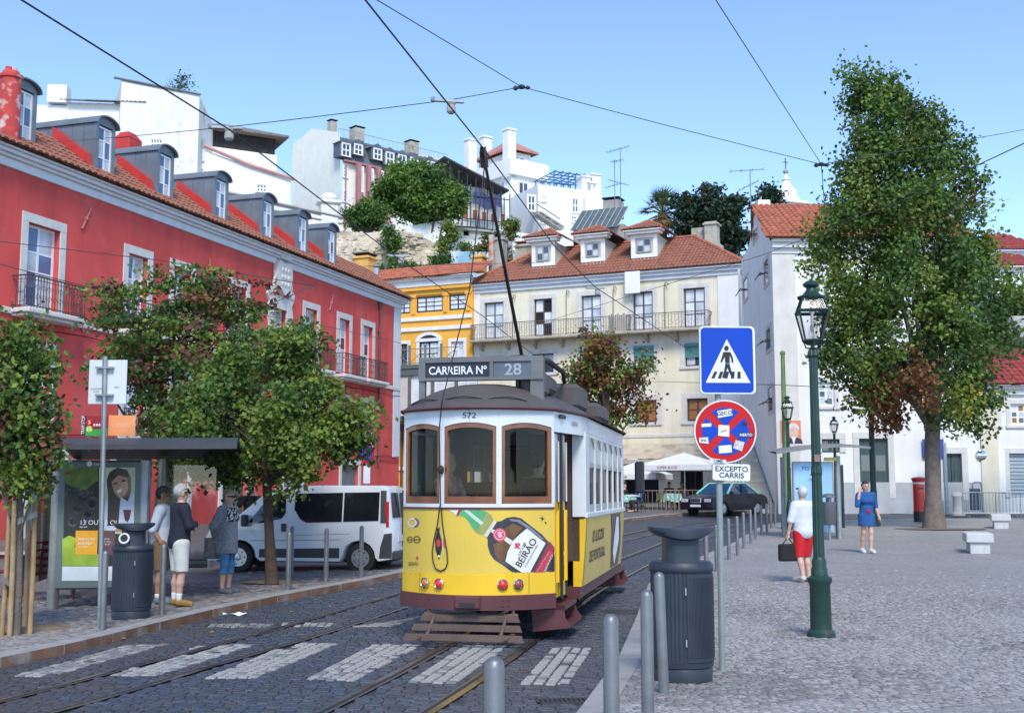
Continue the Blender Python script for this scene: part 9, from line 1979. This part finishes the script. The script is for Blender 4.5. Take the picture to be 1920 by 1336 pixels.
person('grey-haired woman in white top and red shorts walking away with a black handbag', gnd(1509, 1090, PLZ), R(196), 1.64, dict(elL=(.27, .02, 1.13), wrL=(.3, -.02, .9), fiL=(.31, -.04, .8), knR=(-.1, -.1, .5), anR=(-.1, -.02, .09), toR=(-.1, -.2, .04), anL=(.1, .12, .11)), SK, ('hair_silver', (.5, .49, .48)), (('top', cl('white_jersey', (.62, .64, .68)), ARM, .026, .8, 1.5), ('shorts', cl('red_cotton', (.6, .012, .02)), (), 0, .46, 1.0), shoe('shoe_pale', (.55, .5, .48))), fem=True, extra=hbag, fat=1.14)
def phone(e, D): h = D['head']; B().bevbox(-.105, -.09, h[1] - .03, h[1] + .04, h[2] - .07, h[2] + .06, .004).obj('phone', MATS['glasses_black'], e); b = B(); b.ball((0, -.155, 1.03), (.05, .02, .03), 8, 5); b.tube([(-.01, -.16, 1.03), (-.04, -.165, .96)], .012, 5); b.tube([(.01, -.16, 1.03), (.03, -.165, .97)], .012, 5); b.obj('red_bow', cl('red_ribbon', (.5, .01, .03)), e)
person('woman in blue denim dress talking on the phone, walking towards the camera', gnd(1627, 1036, PLZ), R(4), 1.68, dict(elR=(-.26, -.1, 1.17), wrR=(-.17, -.05, 1.5), fiR=(-.13, .0, 1.6), elL=(.25, .03, 1.13), wrL=(.29, -.04, .9), fiL=(.3, -.07, .79), knL=(.07, -.08, .5), anL=(.05, -.1, .09), toL=(.06, -.27, .04), knR=(-.08, .02, .5), anR=(-.09, .12, .1), toR=(-.1, -.04, .03)), SK, ('hair_brown', (.03, .018, .014)), (('dress', cl('denim_blue', (.015, .08, .25)), ARM, .022, .8, 1.5), ('skirt', MATS['denim_blue'], ('thL', 'thR'), .03, .66, 1.06), shoe('shoe_white', (.66, .66, .66))), fem=True, hairlong=.12, extra=phone)
SIT = {}
for k, q in (('L', 1), ('R', -1)): SIT.update({'hip' + k: (q * .09, 0, .92), 'kn' + k: (q * .1, -.42, .94), 'an' + k: (q * .1, -.4, .54), 'to' + k: (q * .11, -.55, .49), 'el' + k: (q * .24, -.08, 1.14), 'wr' + k: (q * .14, -.3, 1.18), 'fi' + k: (q * .1, -.38, 1.18)})
def seat(px, Y, rot, lab, top, hair, skin=SK):
    p = at(px, 945, Y); p.z = rz(p.x, Y) + WLK - .45; person(lab, p, rot, 1.72, SIT, skin, hair, (('top', top, SLV, .022, .9, 1.45), ('trousers', cl('dark_trousers', (.03, .03, .035)), ('thL', 'thR', 'snL', 'snR'), .012, .55, 1.02), shoe('shoe_dark', (.03, .03, .03))), res=.022, group='people seated at the cafe')
    e = empty('cafe_chair', (p.x, Y, p.z + .45), rot, 'cafe chair under the ' + lab.split(' seated')[0], 'chair', 'cafe chairs'); B().bevbox(-.2, .2, -.2, .2, .36, .4, .01).obj('seat', M_iron2, e); B().bevbox(-.2, .2, .19, .23, .5, .85, .01).obj('backrest', M_iron2, e)
    for x in (-.18, .18):
        for y in (-.18, .2): B().tube([(x, y, 0), (x, y, .5 if y > 0 else .37)], .015, 5).obj('leg', M_iron2, e)
seat(1199, 53.1, R(-65), 'man in blue jacket seated at the cafe table', cl('jacket_blue', (.03, .08, .16)), ('hair_fair', (.4, .33, .25))); seat(1255, 58.2, R(-10), 'person in dark top seated left behind the lime cloth', cl('top_plum', (.05, .03, .06)), ('hair_black', (.02, .015, .012)), SK2); seat(1279, 58.2, R(-30), 'person in rust top seated right behind the lime cloth', cl('top_rust', (.3, .12, .09)), ('hair_black', (.02, .015, .012)), SK2); seat(1171, 54.5, R(60), 'person in black top seated just right of the tram', cl('top_black', (.02, .02, .02)), ('hair_black', (.02, .015, .012)))
p = at(470, 918, 28.5); p.z = rz(p.x, 28.5) + WLK; person('person in dark clothes raising a camera behind the van bonnet', p, R(15), 1.75, dict(elL=(.25, -.12, 1.25), wrL=(.06, -.2, 1.55), fiL=(.02, -.17, 1.62), elR=(-.25, -.12, 1.25), wrR=(-.06, -.2, 1.55), fiR=(-.02, -.17, 1.62)), SK, ('hair_dark', (.03, .025, .02)), (('top', MATS['top_black'], SLV, .022, .8, 1.46), ('trousers', MATS['dark_trousers'], ('thL', 'thR', 'snL', 'snR'), .012, .1, 1.0), shoe('shoe_dark', (.03, .03, .03))), res=.02, extra=lambda e, D: B().bevbox(-.07, .07, -.25, -.17, 1.58, 1.68, .01).obj('camera', MATS['glasses_black'], e))
def rider(x, y, rot, lab, m_, hair):
    p = TM @ Vector((x, y, .82 - .42)); person(lab, p, rot, 1.68, SIT, SK, hair, (('top', m_, SLV, .022, .9, 1.45), ('trousers', MATS['dark_trousers'], ('thL', 'thR', 'snL', 'snR'), .012, .55, 1.02), shoe('shoe_dark', (.03, .03, .03))), res=.018, group='people inside the tram')
rider(-.52, 1.15, R(60), 'passenger in pink striped shirt behind the left end window of the tram', mat('pink_stripe', (.5, .16, .2), .85, .2, 4, col2=(.62, .5, .5), c2=.5, c2scale=12), ('hair_fair', (.4, .33, .25))); rider(.55, 1.25, R(150), 'passenger in black behind the right end window of the tram', MATS['top_black'], ('hair_dark', (.03, .025, .02)))
